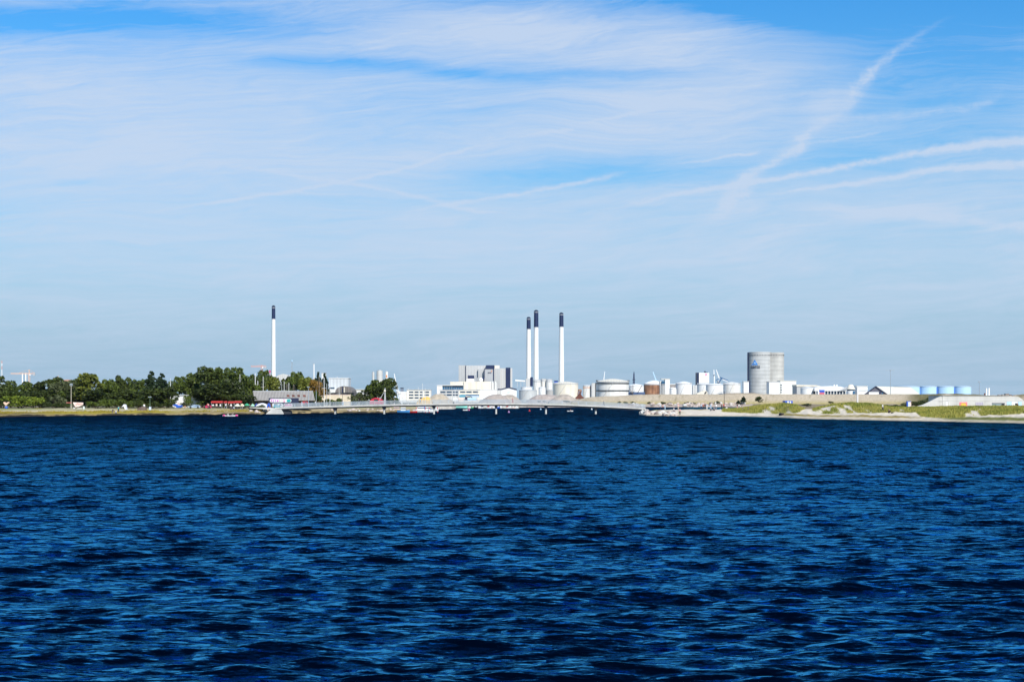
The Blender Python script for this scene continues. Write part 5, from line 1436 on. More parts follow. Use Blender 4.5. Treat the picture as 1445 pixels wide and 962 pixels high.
MB().bar((X(926.4,D),D,Z(538,D)), (X(921.4,D),D,Z(524.6,D)), M(1.5,D), M(.9,D)).build('boom', SKYB, t)
MB().pb(924.4, 928, 537, 560, D-1, 4).build('tower', WHITE, t)
D = 1200
t = thing('cement_terminal', 'white terminal tower with a glazed hoist box between rusty and domed tanks', 'tower', (X(938,D), D, 1.6))
MB().pb(938.6, 945.2, 535.0, 572, D, 8).build('wall', WHITE, t); MB().pb(931.0, 938.4, 537.8, 572, D+1, 7).build('wall', WHITE_W, t); MB().pb(933, 945.6, 534.2, 535.0, D-.3, 9).build('roof', CREAM, t)
MB().pb(933.6, 938.4, 537.6, 541.2, D-.6, 1.2).build('hoist_box', GLASS_B, t)
mb = MB(); [mb.bar((X(a,D),D-.3,Z(556,D)), (X(a,D),D-.3,Z(541.4,D)), .45) for a in (932.2,934.4,936.2,937.6)]; mb.build('downpipe', GREYM, t)
tank(944.8, 954.6, 548.2, 1160, 'small white tank with a rounded top right of the terminal tower', WHITE, 546.4, stair=False)
D = 1300
t = thing('pipe_shed', 'taupe pipe shed squeezed above the small rounded tank', 'shed', (X(949,D), D, 1.6))
MB().pb(945.4, 953.6, 542.4, 560, D, 5).build('wall', mat('taupe_clad', (.30,.27,.25), .7, .15, .3), t); MB().pb(945, 954, 541.6, 542.4, D-.3, 5.6).build('roof', WHITE, t)
tank(953.4, 976.6, 541.6, 1180, 'white tank with a cone roof right of the terminal tower', WHITE, 538.0, rail=True)
D = 1250
t = thing('pipe_tower', 'slender white pipe tower between two white tanks', 'tower', (X(980.6,D), D, 1.6))
MB().pb(977.4, 983.6, 543.6, 572, D, 4).build('frame', GREY_L, t); mb = MB(); [mb.bar((X(a,D),D-.3,Z(556,D)), (X(a,D),D-.3,Z(543,D)), .5) for a in (978.4,980.4,982.6)]; mb.build('pipe', WHITE, t)
tank(984, 1003, 542.2, 1230, 'white tank under the tall white block with a red mark', WHITE, 541.2, rail=True)
tank(996, 1022, 542.8, 1190, 'wide white tank below the harbour cranes', WHITE, 541.0)
tank(1020.6, 1045.0, 542.0, 1170, 'white cone roofed tank left of the tall concrete silo', WHITE_W, 538.8, rail=True)
D = 1120
t = thing('tank_cover', 'low white arched cover with a dark opening at the foot of the white tanks', 'shed', (X(992,D), D, 1.6))
mb = MB(); mb.pprism([(983,556.6),(998.4,556.6),(998.4,553),(996.6,551.2),(993.6,550.8),(983,555)], D, 6); mb.build('shell', CREAM, t); mb = MB(); mb.pprism([(993.8,556.4),(996.4,554.8),(997.4,552.4),(995.8,552.2),(994.2,554)], D-.15, .12); mb.build('opening', DARK, t)
D = 1500
t = thing('hopper_tower', 'tall white block with a red mark and shaded left side in navy behind the white tanks', 'tower', (X(992,D), D, 1.6))
MB().pb(986.4, 1000.8, 525.8, 560, D, 14).build('wall', WHITE, t); MB().pb(983.8, 986.3, 525.6, 560, D+.6, 14).build('navy_side', NAVY, t)  # shade of the left face put in as a navy box
mb = MB(); mb.pprism([(996.4,530.6),(997.2,528.6),(997.2,527.0),(995.6,527.0),(995.6,529.6)], D-.2, .15); mb.build('red_mark', PINK, t)
MB().pb(994.4, 998.6, 524.8, 525.7, D+3, 3).build('roof_vent', NAVY, t); MB().cyl(X(995.4,D), D+4, Z(524.8,D), Z(523.4,D), .9, n=8).build('aerial', NAVY, t)
D = 1620
t = thing('harbour_crane', 'white upright crane mast with a dark joint right of the red marked block', 'crane', (X(1007.6,D), D, 1.6))
MB().cyl(X(1007.8,D), D, 1.6, Z(530,D), M(1.9,D)/2, n=12).build('mast', WHITE, t); MB().cyl(X(1007.6,D), D, Z(530.4,D), Z(528.8,D), M(1.8,D)/2, n=12).build('joint', NAVY, t); MB().bar((X(1007.6,D),D,Z(529,D)), (X(1007.4,D),D,Z(521.4,D)), M(1.2,D), M(.8,D)).build('boom', WHITE, t)
t = thing('harbour_crane', 'crane with a white raised boom and a dark blue jib frame pointing right', 'crane', (X(1016,D), D, 1.6))
MB().bar((X(1014.8,D),D,Z(533.6,D)), (X(1010.6,D),D,Z(521.4,D)), M(1.5,D), M(.8,D)).build('boom', WHITE, t)
mb = MB(); mb.bar((X(1016,D),D,Z(532.2,D)), (X(1027.6,D),D,Z(537.4,D)), 1.2).bar((X(1018.6,D),D,Z(533,D)), (X(1014,D),D,Z(540.8,D)), 1.1).bar((X(1010,D),D,Z(536.8,D)), (X(1016.4,D),D,Z(532.2,D)), .8); mb.build('jib', mat('crane_blue', (.03,.10,.22), .5, .15, .3), t)
mb = MB(); mb.bar((X(1019.4,D),D-.5,Z(535.2,D)), (X(1027,D),D-.5,Z(538.2,D)), .8); mb.build('counter_jib', WHITE, t); MB().pb(1013, 1016.6, 537, 560, D+1, 5).build('portal', GREYM, t)
# the concrete silo -----------------------------------------------------------
D = 1400
si = thing('silo', 'tall twin concrete silo with a blue triangle sign on its left drum', 'silo', (X(1083,D), D, 1.6))
SIL = mat('silo_concrete', (.49,.495,.48), .85, .17, .10, streak=.22, rib=('Z', 3.6, .16, 1.4)); SIL2 = mat('silo_concrete_pale', (.51,.495,.455), .85, .17, .10, streak=.2, rib=('Z', 4.2, .12, 1.0))
xl, rl = X(1074.0,D), M(32.0,D)/2; xr_, rr_ = X(1094.6,D), M(28.8,D)/2
yl, yr = D+rl*.72, D+rr_*1.05
ztl = Z(497.2,D)
MB().cyl(xl, yl, 1.6, ztl, rl, n=72).build('drum', SIL, si, True); MB().cyl(xr_, yr, 1.6, Z(497.6,D), rr_, n=64).build('drum', SIL2, si, True)
for x, y, r_, zt in ((xl,yl,rl,ztl),(xr_,yr,rr_,Z(497.6,D))):
    MB().lathe(x, y, [(r_*.999,zt-.2),(r_*1.012,zt-.2),(r_*1.012,zt+.5),(r_*.97,zt+.5)], 64).build('rim', GREY_L, si)
for x, y, r_, n, p in ((xl,yl,rl,22,0),(xr_,yr,rr_,20,.08)):
    for i in range(n):
        a = math.pi+math.pi*(i+.5)/n+p*.3
        c = (x+r_*math.cos(a), y+r_*math.sin(a))
        if x is xr_ and math.hypot(c[0]-xl, c[1]-yl) < rl: continue
        mb = MB(); mb.obox((c[0], c[1], Z(501.6,D)), .62, .5, .95, a+math.pi/2); mb.build('vent_opening', DARK, si)
MB().box(xl-rl-.9, xl-rl+1.1, yl-2.2, yl+1.5, 1.6, Z(497,D)).build('navy_strip', NAVY, si)  # navy strip down the left edge of the left drum
# sign: blue triangle and two lines of lettering, laid on the curved wall
def on_drum(px, py, off=.25):
    x = X(px,D); s = max(-1, min(1, (x-xl)/rl)); return (x, yl-math.sqrt(max(0,1-s*s))*rl-off, Z(py,D))
def patch(pts, m, name, off=.25, thick=.15):
    mb = MB(); n = len(pts); a = [on_drum(p, q, off) for p, q in pts]; b = [(v[0], v[1]+thick, v[2]) for v in a]
    mb.add(a+b, [tuple(range(n)), tuple(range(2*n-1, n-1, -1))]+[(i, n+i, n+(i+1) % n, (i+1) % n) for i in range(n)]); return mb.build(name, m, si)
patch([(1060.6,515.0),(1064.4,515.0),(1068.8,515.0),(1064.7,507.4)], LOGOB, 'sign_triangle')
patch([(1063.4,513.2),(1066.2,513.2),(1065.6,511.4),(1064.2,510.6)], SKYB, 'sign_mark', .42)
def letters(txt, a, b, y0, y1):
    cu = bpy.data.curves.new('lettering', 'FONT'); cu.body = txt; cu.size = 1; cu.resolution_u = 2; cu.offset = .02
    o = bpy.data.objects.new('tmp', cu); COL.objects.link(o)
    dg_ = bpy.context.evaluated_depsgraph_get(); me = bpy.data.meshes.new_from_object(o.evaluated_get(dg_))
    bpy.data.objects.remove(o)
    co_ = np.array([v.co[:] for v in me.vertices]); mn, mx = co_.min(0), co_.max(0)
    vs = []
    for c in co_:
        u_ = (c[0]-mn[0])/(mx[0]-mn[0]); v_ = (c[1]-mn[1])/(mx[1]-mn[1])
        vs.append(on_drum(a+(b-a)*u_, y1+(y0-y1)*v_, .3))
    mb = MB(); mb.add(vs, [tuple(p.vertices) for p in me.polygons]); bpy.data.meshes.remove(me)
    o = mb.build('lettering', TEXTD, si)
    s = o.modifiers.new('depth', 'SOLIDIFY'); s.thickness = .12; return o
letters('AALBORG', 1060.0, 1071.6, 515.9, 517.6); letters('PORTLAND', 1060.0, 1071.6, 518.2, 519.9)
mb = MB(); mb.pprism([(1081.6,550.0),(1085.8,550.0),(1083.8,553.6)], 1370, .4); mb.build('hazard_chevron', NAVY, si)
MB().bar((X(1083.8,D),1371,Z(556,D)), (X(1083.8,D),1371,Z(553.4,D)), .3).build('sign_post', GREYM, si)
D = 1309
t = thing('silo_annex', 'white cube at the foot of the concrete silo, left one', 'building', (X(1093,D), D, 1.6))
MB().pb(1085.4, 1100.4, 538.8, 560, D, 14).build('wall', WHITE, t); MB().pb(1085.0, 1100.6, 538.2, 538.8, D-.3, 14.6).build('roof', GREY_L, t)
D = 1318
t = thing('silo_annex', 'larger white cube with dark vertical lettering at the foot of the concrete silo', 'building', (X(1112,D), D, 1.6))
MB().pb(1101.2, 1123.6, 537.4, 560, D, 16).build('wall', mat('warm_white_clad', (.76,.75,.69), .6, .04, .1), t); MB().pb(1100.9, 1124.0, 536.8, 537.4, D-.3, 16.6).build('roof', CREAM, t)
for i in range(4): MB().pb(1101.4, 1103.6-(i%2)*.5, 542.2+i*3.4, 544.2+i*3.4, D-.15, .12).build('lettering', mat('grey_lettering', (.10,.13,.17), .6, .1, 1), t)
t = thing('silo_annex', 'slim white block with a navy edge left of the concrete silo', 'building', (X(1053,D), D, 1.6))
MB().pb(1049.4, 1056.8, 538.4, 560, D+30, 8).build('wall', WHITE, t); MB().pb(1056.9, 1058.4, 538, 560, D+30.5, 8).build('navy_side', NAVY, t); MB().pb(1049.1, 1057.0, 537.9, 538.4, D+29.6, 8.8).build('roof', WHITE_W, t)
# low harbour buildings right of the silo ------------------------------------
D = 1260
t = thing('transit_shed', 'long low grey shed with a pale roof right of the silo cubes', 'shed', (X(1142,D), D, 1.6))
MB().pb(1124.4, 1158, 545.0, 572, D, 20).build('wall', mat('shed_grey', (.44,.44,.43), .7, .08, .2), t); mb = MB(); mb.pprism([(1124,545),(1160,545.2),(1152,543.2),(1124,542.6)], D-.5, 21); mb.build('roof', CREAM, t)
tank(1129.6, 1149.4, 547.2, 1200, 'low white tank before the long grey shed', WHITE, 545.6, stair=False)
D = 1190
t = thing('terminal_hall', 'white hall with a shallow vaulted roof and a glazed ground floor', 'hall', (X(1172,D), D, 1.6))
mb = MB(); mb.pprism([(1149.6,551.6),(1194.6,551.6),(1194.6,547.6),(1186,545.2),(1172,544.4),(1158,545.0),(1149.6,547.4)], D, 20); mb.build('roof', WHITE, t)
MB().pb(1150.4, 1194, 551.6, 572, D+1.2, 17).build('glazing', GLASS, t)
mb = MB(); [mb.pb(1151+i*4.2, 1151.9+i*4.2, 551.6, 560, D+.5, .5) for i in range(11)]; mb.build('column', WHITE, t)
mb = MB(); [mb.pb(a, a+1.6, 542.6, 545, D+6, 3) for a in (1176.6, 1180.2)]; mb.build('roof_vent', WHITE, t)
mb = MB(); mb.pprism([(1186,551.8),(1197,548.2),(1197,545.6),(1194,545.6),(1184,551)], D-1, 3); mb.build('lean_to', GREYM, t)
D = 1120
t = thing('lorry', 'lorry with a blue box body and red base in front of the vaulted hall', 'lorry', (X(1160,D), D, 6))
MB().pb(1156.4, 1163.6, 550.0, 553.4, D, 2.4).build('box_body', BLUE, t); MB().pb(1156.6, 1163.4, 553.4, 556.4, D+.1, 2.2).build('chassis', mat('rose_red', (.60,.12,.18), .6, .1, .5), t)
MB().pb(1154.2, 1156.2, 551.6, 556, D+.1, 2.2).build('cab', WHITE, t)
D = 1150
t = thing('pavilion', 'round pavilion with a cream conical roof behind the thick white pole', 'pavilion', (X(1202,D), D, 1.6))
x = X(1202.2,D); r_ = M(12,D)/2
MB().lathe(x, D+4, [(r_*1.05, Z(549,D)), (r_*.55, Z(543.2,D)), (r_*.4, Z(542.4,D))], 24).build('roof', CREAM, t, True)
MB().cyl(x, D+4, Z(551.2,D), Z(549,D), r_*.9, n=24).build('clerestory', GLASS, t); MB().cyl(x, D+4, 1.6, Z(551.2,D), r_*.96, n=24).build('wall', WHITE, t); MB().pb(1204, 1206.4, 551.6, 556, D-r_+3.4, .6).build('door', GLASS_B, t)
D = 1180
t = thing('store_building', 'plain white store building between the pavilion and the dark gable', 'store', (X(1217,D), D, 1.6))
MB().pb(1209.0, 1224.4, 545.0, 572, D, 12).build('wall', WHITE, t); MB().pb(1208.6, 1224.8, 544.4, 545.0, D-.4, 13).build('roof', WHITE_W, t); MB().pb(1208.8, 1224.6, 550.2, 551.0, D-.3, .3).build('ledge', GREYM, t)
D = 1000
t = thing('gabled_shed', 'shed with a dark gable end and a long pale roof behind the embankment', 'shed', (X(1258,D), D, 1.6))
mb = MB(); mb.pprism([(1219,557.4),(1252.6,557.4),(1235.6,545.2)], D, .8); mb.build('gable', mat('slate_cladding', (.13,.13,.16), .75, .15, .6, rib=('X', .6, .2)), t)
gv = [(X(1235.6,D),D-.3,Z(544.8,D)),(X(1253.4,D),D-.3,Z(557.4,D)),(X(1299,D)*1.12,D*1.12,Z(557.2,D)),(X(1285,D)*1.12,D*1.12,Z(545.4,D*1.12))]
gv[2] = (X(1298.6,1110),1110,Z(556.6,1110)); gv[3] = (X(1285.4,1110),1110,Z(546.2,1110))
gl = [(X(1218.4,D),D-.3,Z(557.4,D)),(X(1235.6,D),D-.3,Z(544.8,D)),(X(1285.4,1110),1110,Z(546.2,1110)),(X(1262,1110),1110,Z(557,1110))]
for q in (gv, gl):
    mb = MB(); mb.add(q+[(v[0],v[1],v[2]-.5) for v in q], [(0,1,2,3),(7,6,5,4),(0,4,5,1),(1,5,6,2),(2,6,7,3),(3,7,4,0)]); mb.build('roof', mat('pale_shed_roof', (.66,.62,.52), .8, .08, .3, rib=('Y', 5, .10)), t)
mb = MB(); mb.bar((X(1218.6,D),D-.5,Z(557.2,D)), (X(1235.6,D),D-.5,Z(545.0,D)), .55).bar((X(1235.6,D),D-.5,Z(545.0,D)), (X(1253.2,D),D-.5,Z(557.4,D)), .55); mb.build('barge_board', NAVY, t)
MB().pb(1226.2, 1240.2, 553.0, 557.4, D-.25, .2).build('white_panel', WHITE, t); MB().pb(1240.6, 1243.2, 552.6, 556.2, D-.25, .2).build('blue_door', NAVY, t); mb = MB(); mb.pprism([(1244,556.4),(1246,556.4),(1246.2,553.6),(1244.6,553.2)], D-.25, .2); mb.build('small_window', GLASS_B, t)
for a, b, lb in ((1262,1297.4,'leftmost blue tank, half hidden by the long pale roof'),(1297.2,1321.6,'second blue tank from the left'),(1321.6,1346.2,'third blue tank from the left'),(1346.0,1370.0,'rightmost of the four blue tanks')):
    t = tank(a, b, 544.9, 1200, lb, SKYB, 544.2, group='row of pale blue tanks', bands=(), roofm=SKYB, stair=False)
    if a > 1290: MB().pb(a-1.0, a+1.3, 546.4, 557, 1200-4, 2.2).build('gap_shade', BLUE, t)  # shaded gap between neighbouring tanks drawn as a blue strip
# heaps of gravel and sand on the quay -----------------------------------------
def heap(pts, D, dep, m, label, name='gravel_heap', cat='heap', seed=1):
    """heap whose skyline follows the photo points; a real mound with depth"""
    a, b = pts[0][0], pts[-1][0]; n = 40; k = 12
    r = np.random.default_rng(seed)
    t = MB(); xs2 = np.linspace(a, b, n); tops = np.interp(xs2, [p for p, q in pts], [q for p, q in pts]); zb_ = 1.4
    secs = []
    for j in range(k+1):
        s = j/k; f_ = math.sin(math.pi*s)**.8 if 0 < s < 1 else 0
        row = []
        for x_, tp in zip(xs2, tops):
            z = max(zb_, Z(tp, D)); 
            row.append((X(x_,D), D-dep/2+dep*s, zb_+(z-zb_)*f_*(1+.06*r.uniform(-1,1)*(f_ < .97))))
        secs.append(row)
    vs = [v for row in secs for v in row]; fs = []
    for j in range(k):
        for i in range(n-1): fs.append((j*n+i, j*n+i+1, (j+1)*n+i+1, (j+1)*n+i))
    t.add(vs, fs); o = t.build(name, m, None, True); tag(o, label, cat, 'heaps on the harbour quay'); return o
heap([(596,566),(606,561),(611,557.4),(614.6,555.8),(624,555.4),(629,558),(634,562.6),(640,566)], 930, 26, SANDH, 'large sand heap in front of the grey office building', 'sand_heap', seed=1)
heap([(676,566),(682,562.6),(689,558.6),(696,556.4),(705,556.0),(713,559),(720,566)], 900, 26, mat('grey_gravel', (.34,.285,.245), .95, .2, .3, bump=.6), 'grey gravel heap covering the foot of the white warehouse', seed=2)
heap([(700,566),(708,558.6),(716,556.6),(724,557),(730,561),(736,565.6)], 940, 24, GRAVEL, 'gravel heap below the white gabled hall', seed=3)
heap([(742,566),(751,560.6),(758,557),(772,556.2),(784,557.4),(792,566)], 900, 26, mat('mauve_gravel', (.36,.30,.265), .95, .2, .3, bump=.6), 'mauve grey gravel heap under the three chimneys', seed=4)
heap([(774,566),(784,559.6),(792,556.4),(801,556.2),(808,559.6),(816,564.6),(819,566)], 880, 26, GRAVEL, 'gravel heap below the domed cream tank', seed=5)
heap([(588.6,566),(592,563),(597,560.8),(603,559.4),(606,560.4),(608,563),(610.6,566)], 800, 14, mat('orange_sand', (.72,.44,.10), .9, .12, .4), 'bright orange heap at the left of the large sand heap', 'sand_heap', seed=6)
# quay clutter under the power station -------------------------------------------
def container(a, b, t_, u_, D, m, label, name='container', cat='container'):
    t = thing(name, label, cat, (X((a+b)/2,D), D, Z(u_,D)), 'containers and lorries on the harbour quay')
    MB().pb(a, b, t_, u_, D, 2.4).build('box', m, t)
    mb = MB(); n = max(3, int((b-a)/.9)); [mb.pb(a+(b-a)*(i+.2)/n, a+(b-a)*(i+.5)/n, t_+.2, u_-.2, D-.06, .05) for i in range(n)]; mb.build('corrugation', m, t)
    mb = MB(); mb.pb(a-.1, a+.25, t_, u_, D-.08, 2.55).pb(b-.25, b+.1, t_, u_, D-.08, 2.55); mb.build('corner_post', GREYM, t)
    return t
container(639, 646.2, 561.6, 565.4, 880, WHITE, 'white container right of the large sand heap')
container(646.6, 654.6, 561.0, 565.2, 890, PALEP, 'pale pink container next to the white one')
container(659.8, 672.4, 561.2, 565.0, 880, SKYB, 'long pale blue container before the cream office')
container(648, 657, 557.0, 560.4, 960, mat('teal_blue', (.10,.32,.42), .6, .12, .4), 'teal blue container stacked behind the pale pink one')
container(663, 676, 558.2, 560.8, 960, mat('light_blue_grey', (.48,.58,.66), .6, .1, .4), 'light blue grey container behind the long pale blue one')
D = 900
t = thing('excavator', 'dark excavator with a long low arm on the quay before the cream office', 'excavator', (X(658,D), D, Z(565.4,D)))
MB().pb(656, 659.4, 559.6, 562.8, D, 2.2).build('cab', NAVY, t); MB().pb(655.2, 660.2, 562.8, 565.2, D-.3, 2.8).build('track', BLACKR, t)
mb = MB(); mb.bar((X(658,D),D+1,Z(560.4,D)), (X(664.6,D),D+1,Z(559.2,D)), .6).bar((X(664.6,D),D+1,Z(559.2,D)), (X(667,D),D+1,Z(562.4,D)), .45); mb.build('arm', DARK, t)
D = 1000
for px, m, lb in ((642.2,WHITE,'thin white light pole right of the large sand heap'),(646.4,GREYM,'thin grey light pole before the teal blue container'),(673.4,GREYM,'thin grey light pole left of the white warehouse')):
    t = thing('light_pole', lb, 'pole', (X(px,D), D, 1.5)); MB().cyl(X(px,D), D, 1.5, Z(549.6,D), .16, n=8).build('pole', m, t); MB().box(X(px,D)-.9, X(px,D)+.9, D-.2, D+.2, Z(549.6,D), Z(549.2,D)).build('lamp', LAMPG, t)
# ------------------------------------------------------------------ right shore: low concrete building, poles, cabin, rocks
D = 388.0
def zg(py): return Z(py, D)
cb = thing('concrete_building', 'low pale concrete building with sloping ends set into the dunes at the right', 'building', (X(1375,D), D, 1.8))
CB = mat('board_marked_concrete', (.60,.585,.54), .85, .08, .3, streak=.28, rib=('Z', .9, .07, .6)); 
mb = MB(); mb.pprism([(1330,577.5),(1437,577.5),(1437,559.6),(1424,558.6),(1330,558.2)], D, 13.0); mb.build('wall', CB, cb)
mb = MB(); mb.pprism([(1294,577.5),(1329.9,577.5),(1329.9,558.3),(1322,561.4),(1312,566.6),(1303,570.8),(1294,573.4)], D+.1, .9); mb.build('wing_wall', CB, cb)
mb = MB(); mb.pprism([(1437.1,577.5),(1458,577.5),(1452,571),(1446.6,567),(1441,562),(1437.1,559.7)], D+.1, .9); mb.build('wing_wall', CB, cb)
MB().pb(1329.6, 1424.4, 557.7, 558.15, D-.18, 13.4).build('parapet', CONC_P, cb)
MB().pb(1324.6, 1437, 565.6, 566.0, D-.05, .045).build('band', CONC_P, cb)
def cbx(name, a, b, t, u, m, d=.05, label=None): return MB().pb(a, b, t, u, D-d, d-.002).build(name, m, cb, label=label)
cbx('door', 1334.4, 1337.4, 566.8, 575.6, WHITE)
po = cbx('poster', 1354.0, 1364.8, 567.4, 574.6, mat('poster_pink', (.85,.20,.22), .6, .08, 1.0), .07, 'red and yellow poster')
mb = MB(); mb.pb(1357.0, 1362.4, 568.6, 573.2, D-.10, .028).pb(1356.0, 1363.4, 569.8, 572.2, D-.101, .028); mb.build('poster_motif', YELLOW, cb)
cbx('shutter', 1376.6, 1387.4, 567.4, 575.4, mat('mauve_shutter', (.50,.46,.53), .6, .06, .5, rib=('X', .5, .3)))
cbx('window', 1400.0, 1413.4, 568.8, 575.4, mat('sage_glass', (.24,.30,.30), .3, .15, .5)); cbx('window_head', 1399.6, 1418, 568.4, 569.4, DARK, .06); cbx('doorway', 1413.4, 1417.6, 569.4, 572.6, DARK, .055)
cbx('window', 1420.8, 1427.4, 566.4, 572.8, SKYB); cbx('window', 1436.9, 1441.8, 566.4, 573.0, SKYB, .06); cbx('window_head', 1421, 1441.6, 566.0, 566.5, GREYM, .075)
cbx('panel', 1427.6, 1436.2, 566.8, 574.6, WHITE); cbx('doorway', 1432.4, 1435.8, 568.8, 572.8, DARK, .08)
for a, b in ((1338, 1341), (1389, 1391)): cbx('stained_panel', a, b, 566.2, 576, CONC_P, .03)
for px in (1402.2, 1405.9):
    MB().cyl(X(px,D), D+6, zg(559), zg(547.4 if px < 1404 else 547.0), .22, n=14).build('vent_pipe', WHITE, cb, True)
mb = MB()
for a, b, t in ((1409,1413,556.8),(1414.6,1416.6,556.4),(1419,1424,555.4),(1425,1428,556.6),(1429.4,1432,557.4)): mb.pb(a, b, t, 558.5, D+5, 1.2)
mb.build('roof_clutter', mat('brown_clutter', (.20,.15,.12), .8, .3, 1.0), cb)
MB().pb(1389.2, 1390.6, 554.6, 558.6, D+4, .4).build('roof_post', RUST_D, cb)
# blue and white cabin, blue unit, poles
D = 400
t = thing('beach_cabin', 'narrow blue and white cabin between the dune and the concrete building', 'cabin', (X(1283,D), D, Z(575.6,D)))
MB().pb(1280.2, 1285.4, 566.6, 576.6, D, 1.1).build('wall', mat('cabin_white', (.70,.74,.84), .5, .04, 1), t); MB().pb(1279.8, 1285.8, 565.9, 566.6, D-.06, 1.2).build('roof', BLUE, t); MB().pb(1280.0, 1281.4, 567, 576.6, D-.03, 1.0).build('blue_side', BLUE, t)
MB().pb(1284.2, 1285.6, 566.8, 576.4, D-.02, .9).build('pink_side', PALEP, t); MB().pb(1281.8, 1283.8, 570.2, 570.9, D-.04, .03).build('stripe', SKYB, t)
D = 620
t = thing('site_unit', 'dark blue unit with white panels on the skyline of the dune below the silo', 'container', (X(1112,D), D, Z(569,D)))
MB().pb(1105.8, 1118.6, 565.2, 568.8, D, 2.4).build('box', BLUE, t); MB().pb(1110.8, 1113.4, 566.0, 568.6, D-.05, .04).build('white_panel', WHITE, t); MB().pb(1114.6, 1116.4, 566.0, 568.6, D-.05, .04).build('white_panel', WHITE, t); MB().pb(1106, 1107.6, 565.4, 568.6, D-.05, .04).build('door', NAVY, t)
for a in (1107, 1117): MB().pb(a, a+1, 568.8, 571, D+.4, .5).build('foot', DARK, t)
lamp_post(1022.0, 551.4, 571.4, 790, .16, 'black lamp post against the bare embankment', mat('black_pole', (.02,.02,.022), .5, .1, 1.0))
D = 470
t = thing('white_pole', 'thick plain white pole standing in the middle dune', 'pole', (X(1210,D), D, Z(569.4,D)))
MB().cyl(X(1210,D), D, Z(571,D), Z(547.2,D), .27, n=16).build('pole', mat('warm_white_pole', (.78,.74,.70), .5, .04, .5), t, True); MB().cyl(X(1210,D), D, Z(547.2,D), Z(546.7,D), .33, n=16).build('cap', WHITE, t)
D = 900
t = thing('floodlight_mast', 'tall thin grey mast above the long pale roof', 'mast', (X(1256.6,D), D, 6))
MB().cyl(X(1256.6,D), D, 5, Z(522.4,D), .22, .12, 8).build('pole', LAMPG, t); mb = MB(); mb.bar((X(1250.4,D),D,Z(522.6,D)), (X(1262.6,D),D,Z(522.2,D)), .12); mb.build('crossarm', GREYM, t); MB().box(X(1256.6,D)-.5, X(1256.6,D)+.5, D-.3, D+.3, Z(523.4,D), Z(521.8,D)).build('lamp_head', LAMPG, t)
t = thing('floodlight_mast', 'thin grey mast right of the blue tanks', 'mast', (X(1382,D), D, 6))
MB().cyl(X(1382,D), D, 5, Z(538.4,D), .20, .13, 8).build('pole', LAMPG, t); MB().box(X(1382,D)-.7, X(1382,D)+.7, D-.3, D+.3, Z(539.4,D), Z(538,D)).build('lamp_head', LAMPG, t)
# dark driftwood, info board, little jetty on the dune edge
def boulder(px, D, w, label, m=ROCK, group=None, seed=0, z=None, name='boulder'):
    r = np.random.default_rng(seed); zz = zr(px, D) if z is None else z
    bm = bmesh.new(); bmesh.ops.create_icosphere(bm, subdivisions=2, radius=1)
    kx, ky, kz = w/2*r.uniform(.8,1.2), w/2*r.uniform(.7,1.1), w/2*r.uniform(.5,.8); a = r.uniform(0,6.28)
    for v in bm.verts:
        n = 1+.18*math.sin(v.co.x*3+a)+.14*math.sin(v.co.y*4+2*a)+.12*math.sin(v.co.z*5+a)
        x_, y_ = v.co.x*kx*n, v.co.y*ky*n; v.co = (x_*math.cos(a)-y_*math.sin(a), x_*math.sin(a)+y_*math.cos(a), v.co.z*kz*n)
    me = bpy.data.meshes.new(name); bm.to_mesh(me); bm.free(); me.materials.append(m)
    o = link(bpy.data.objects.new(name, me)); o.location = (X(px,D), D, zz+.1*w); tag(o, label, name, group); return o
r = random.Random(9)
for i in range(62):
    px = r.uniform(905, 956)**1.0; s = r.uniform(0, 13) if px > 912 else r.uniform(3, 12)
    D = float(edge_right(np.array(px)))+s
    boulder(px, D, r.uniform(.6, 1.7), 'pale granite boulder in the rock tip below the right bridge end', r.choice([ROCK, ROCK, CONC_P, ROCK_D]), 'boulders of the spit tip', 100+i)
for i in range(70):
    px = r.uniform(884, 1050); D = float(edge_left(np.array(px)))+r.uniform(1, 13)
    boulder(px, D, r.uniform(1.2, 2.8), 'boulder in the rock bank along the far side of the channel', r.choice([ROCK, ROCK, ROCK_D, CONC_P]), 'boulders along the channel', 300+i, z=float(h_left(np.array([[px]]), np.array([[D-float(edge_left(np.array(px)))]]), np.array([[D]]))[0,0]))
for i in range(46):
    px = r.uniform(352, 384) if i < 20 else r.uniform(468, 606); D = float(edge_left(np.array(px)))+r.uniform(1.5, 14)
    boulder(px, D, r.uniform(.6, 1.6), 'boulder on the left bank beside or behind the bridge', r.choice([ROCK, CONC_P, ROCK]), 'boulders of the left bank', 500+i, z=zl(px, D))
o = boulder(1102.6, float(edge_right(np.array(1102.6)))+5, 1.5, 'dark low mound of weed at the water edge below the first dune', mat('dark_weed', (.035,.025,.02), .9, .3, 2), None, 9, name='weed_mound')
D = 330
for px, w_, lb in ((1126, .9, 'dark driftwood lump left of the sand gap between two dunes'),(1312, .5, 'small rust red stump at the foot of the right dune')):
    boulder(px, float(edge_right(np.array(float(px))))+22, w_, lb, RUST_D, None, int(px), name='driftwood')
D = float(edge_right(np.array(1130.0)))+30
z0 = zr(1128, D)
t = thing('beach_bench', 'low grey plank bench at the right end of the first dune', 'bench', (X(1130,D), D, z0))
MB().pb(1123.4, 1135.4, 578.4, 579.2, D, .5).build('seat', mat('grey_plank', (.30,.33,.36), .8, .15, 2), t)
for a in (1124.4, 1134): MB().pb(a, a+.6, 579.2, 582.0, D+.1, .3).build('leg', GREYM, t)
D -= 1.5
t = thing('info_board', 'pale blue notice board beside the plank bench', 'sign', (X(1125.4,D), D, z0))
MB().pb(1123.9, 1126.8, 574.6, 578.4, D, .08).build('board', SKYB, t); MB().pb(1125.1, 1125.6, 578.4, 582, D+.02, .05).build('post', GREYM, t)
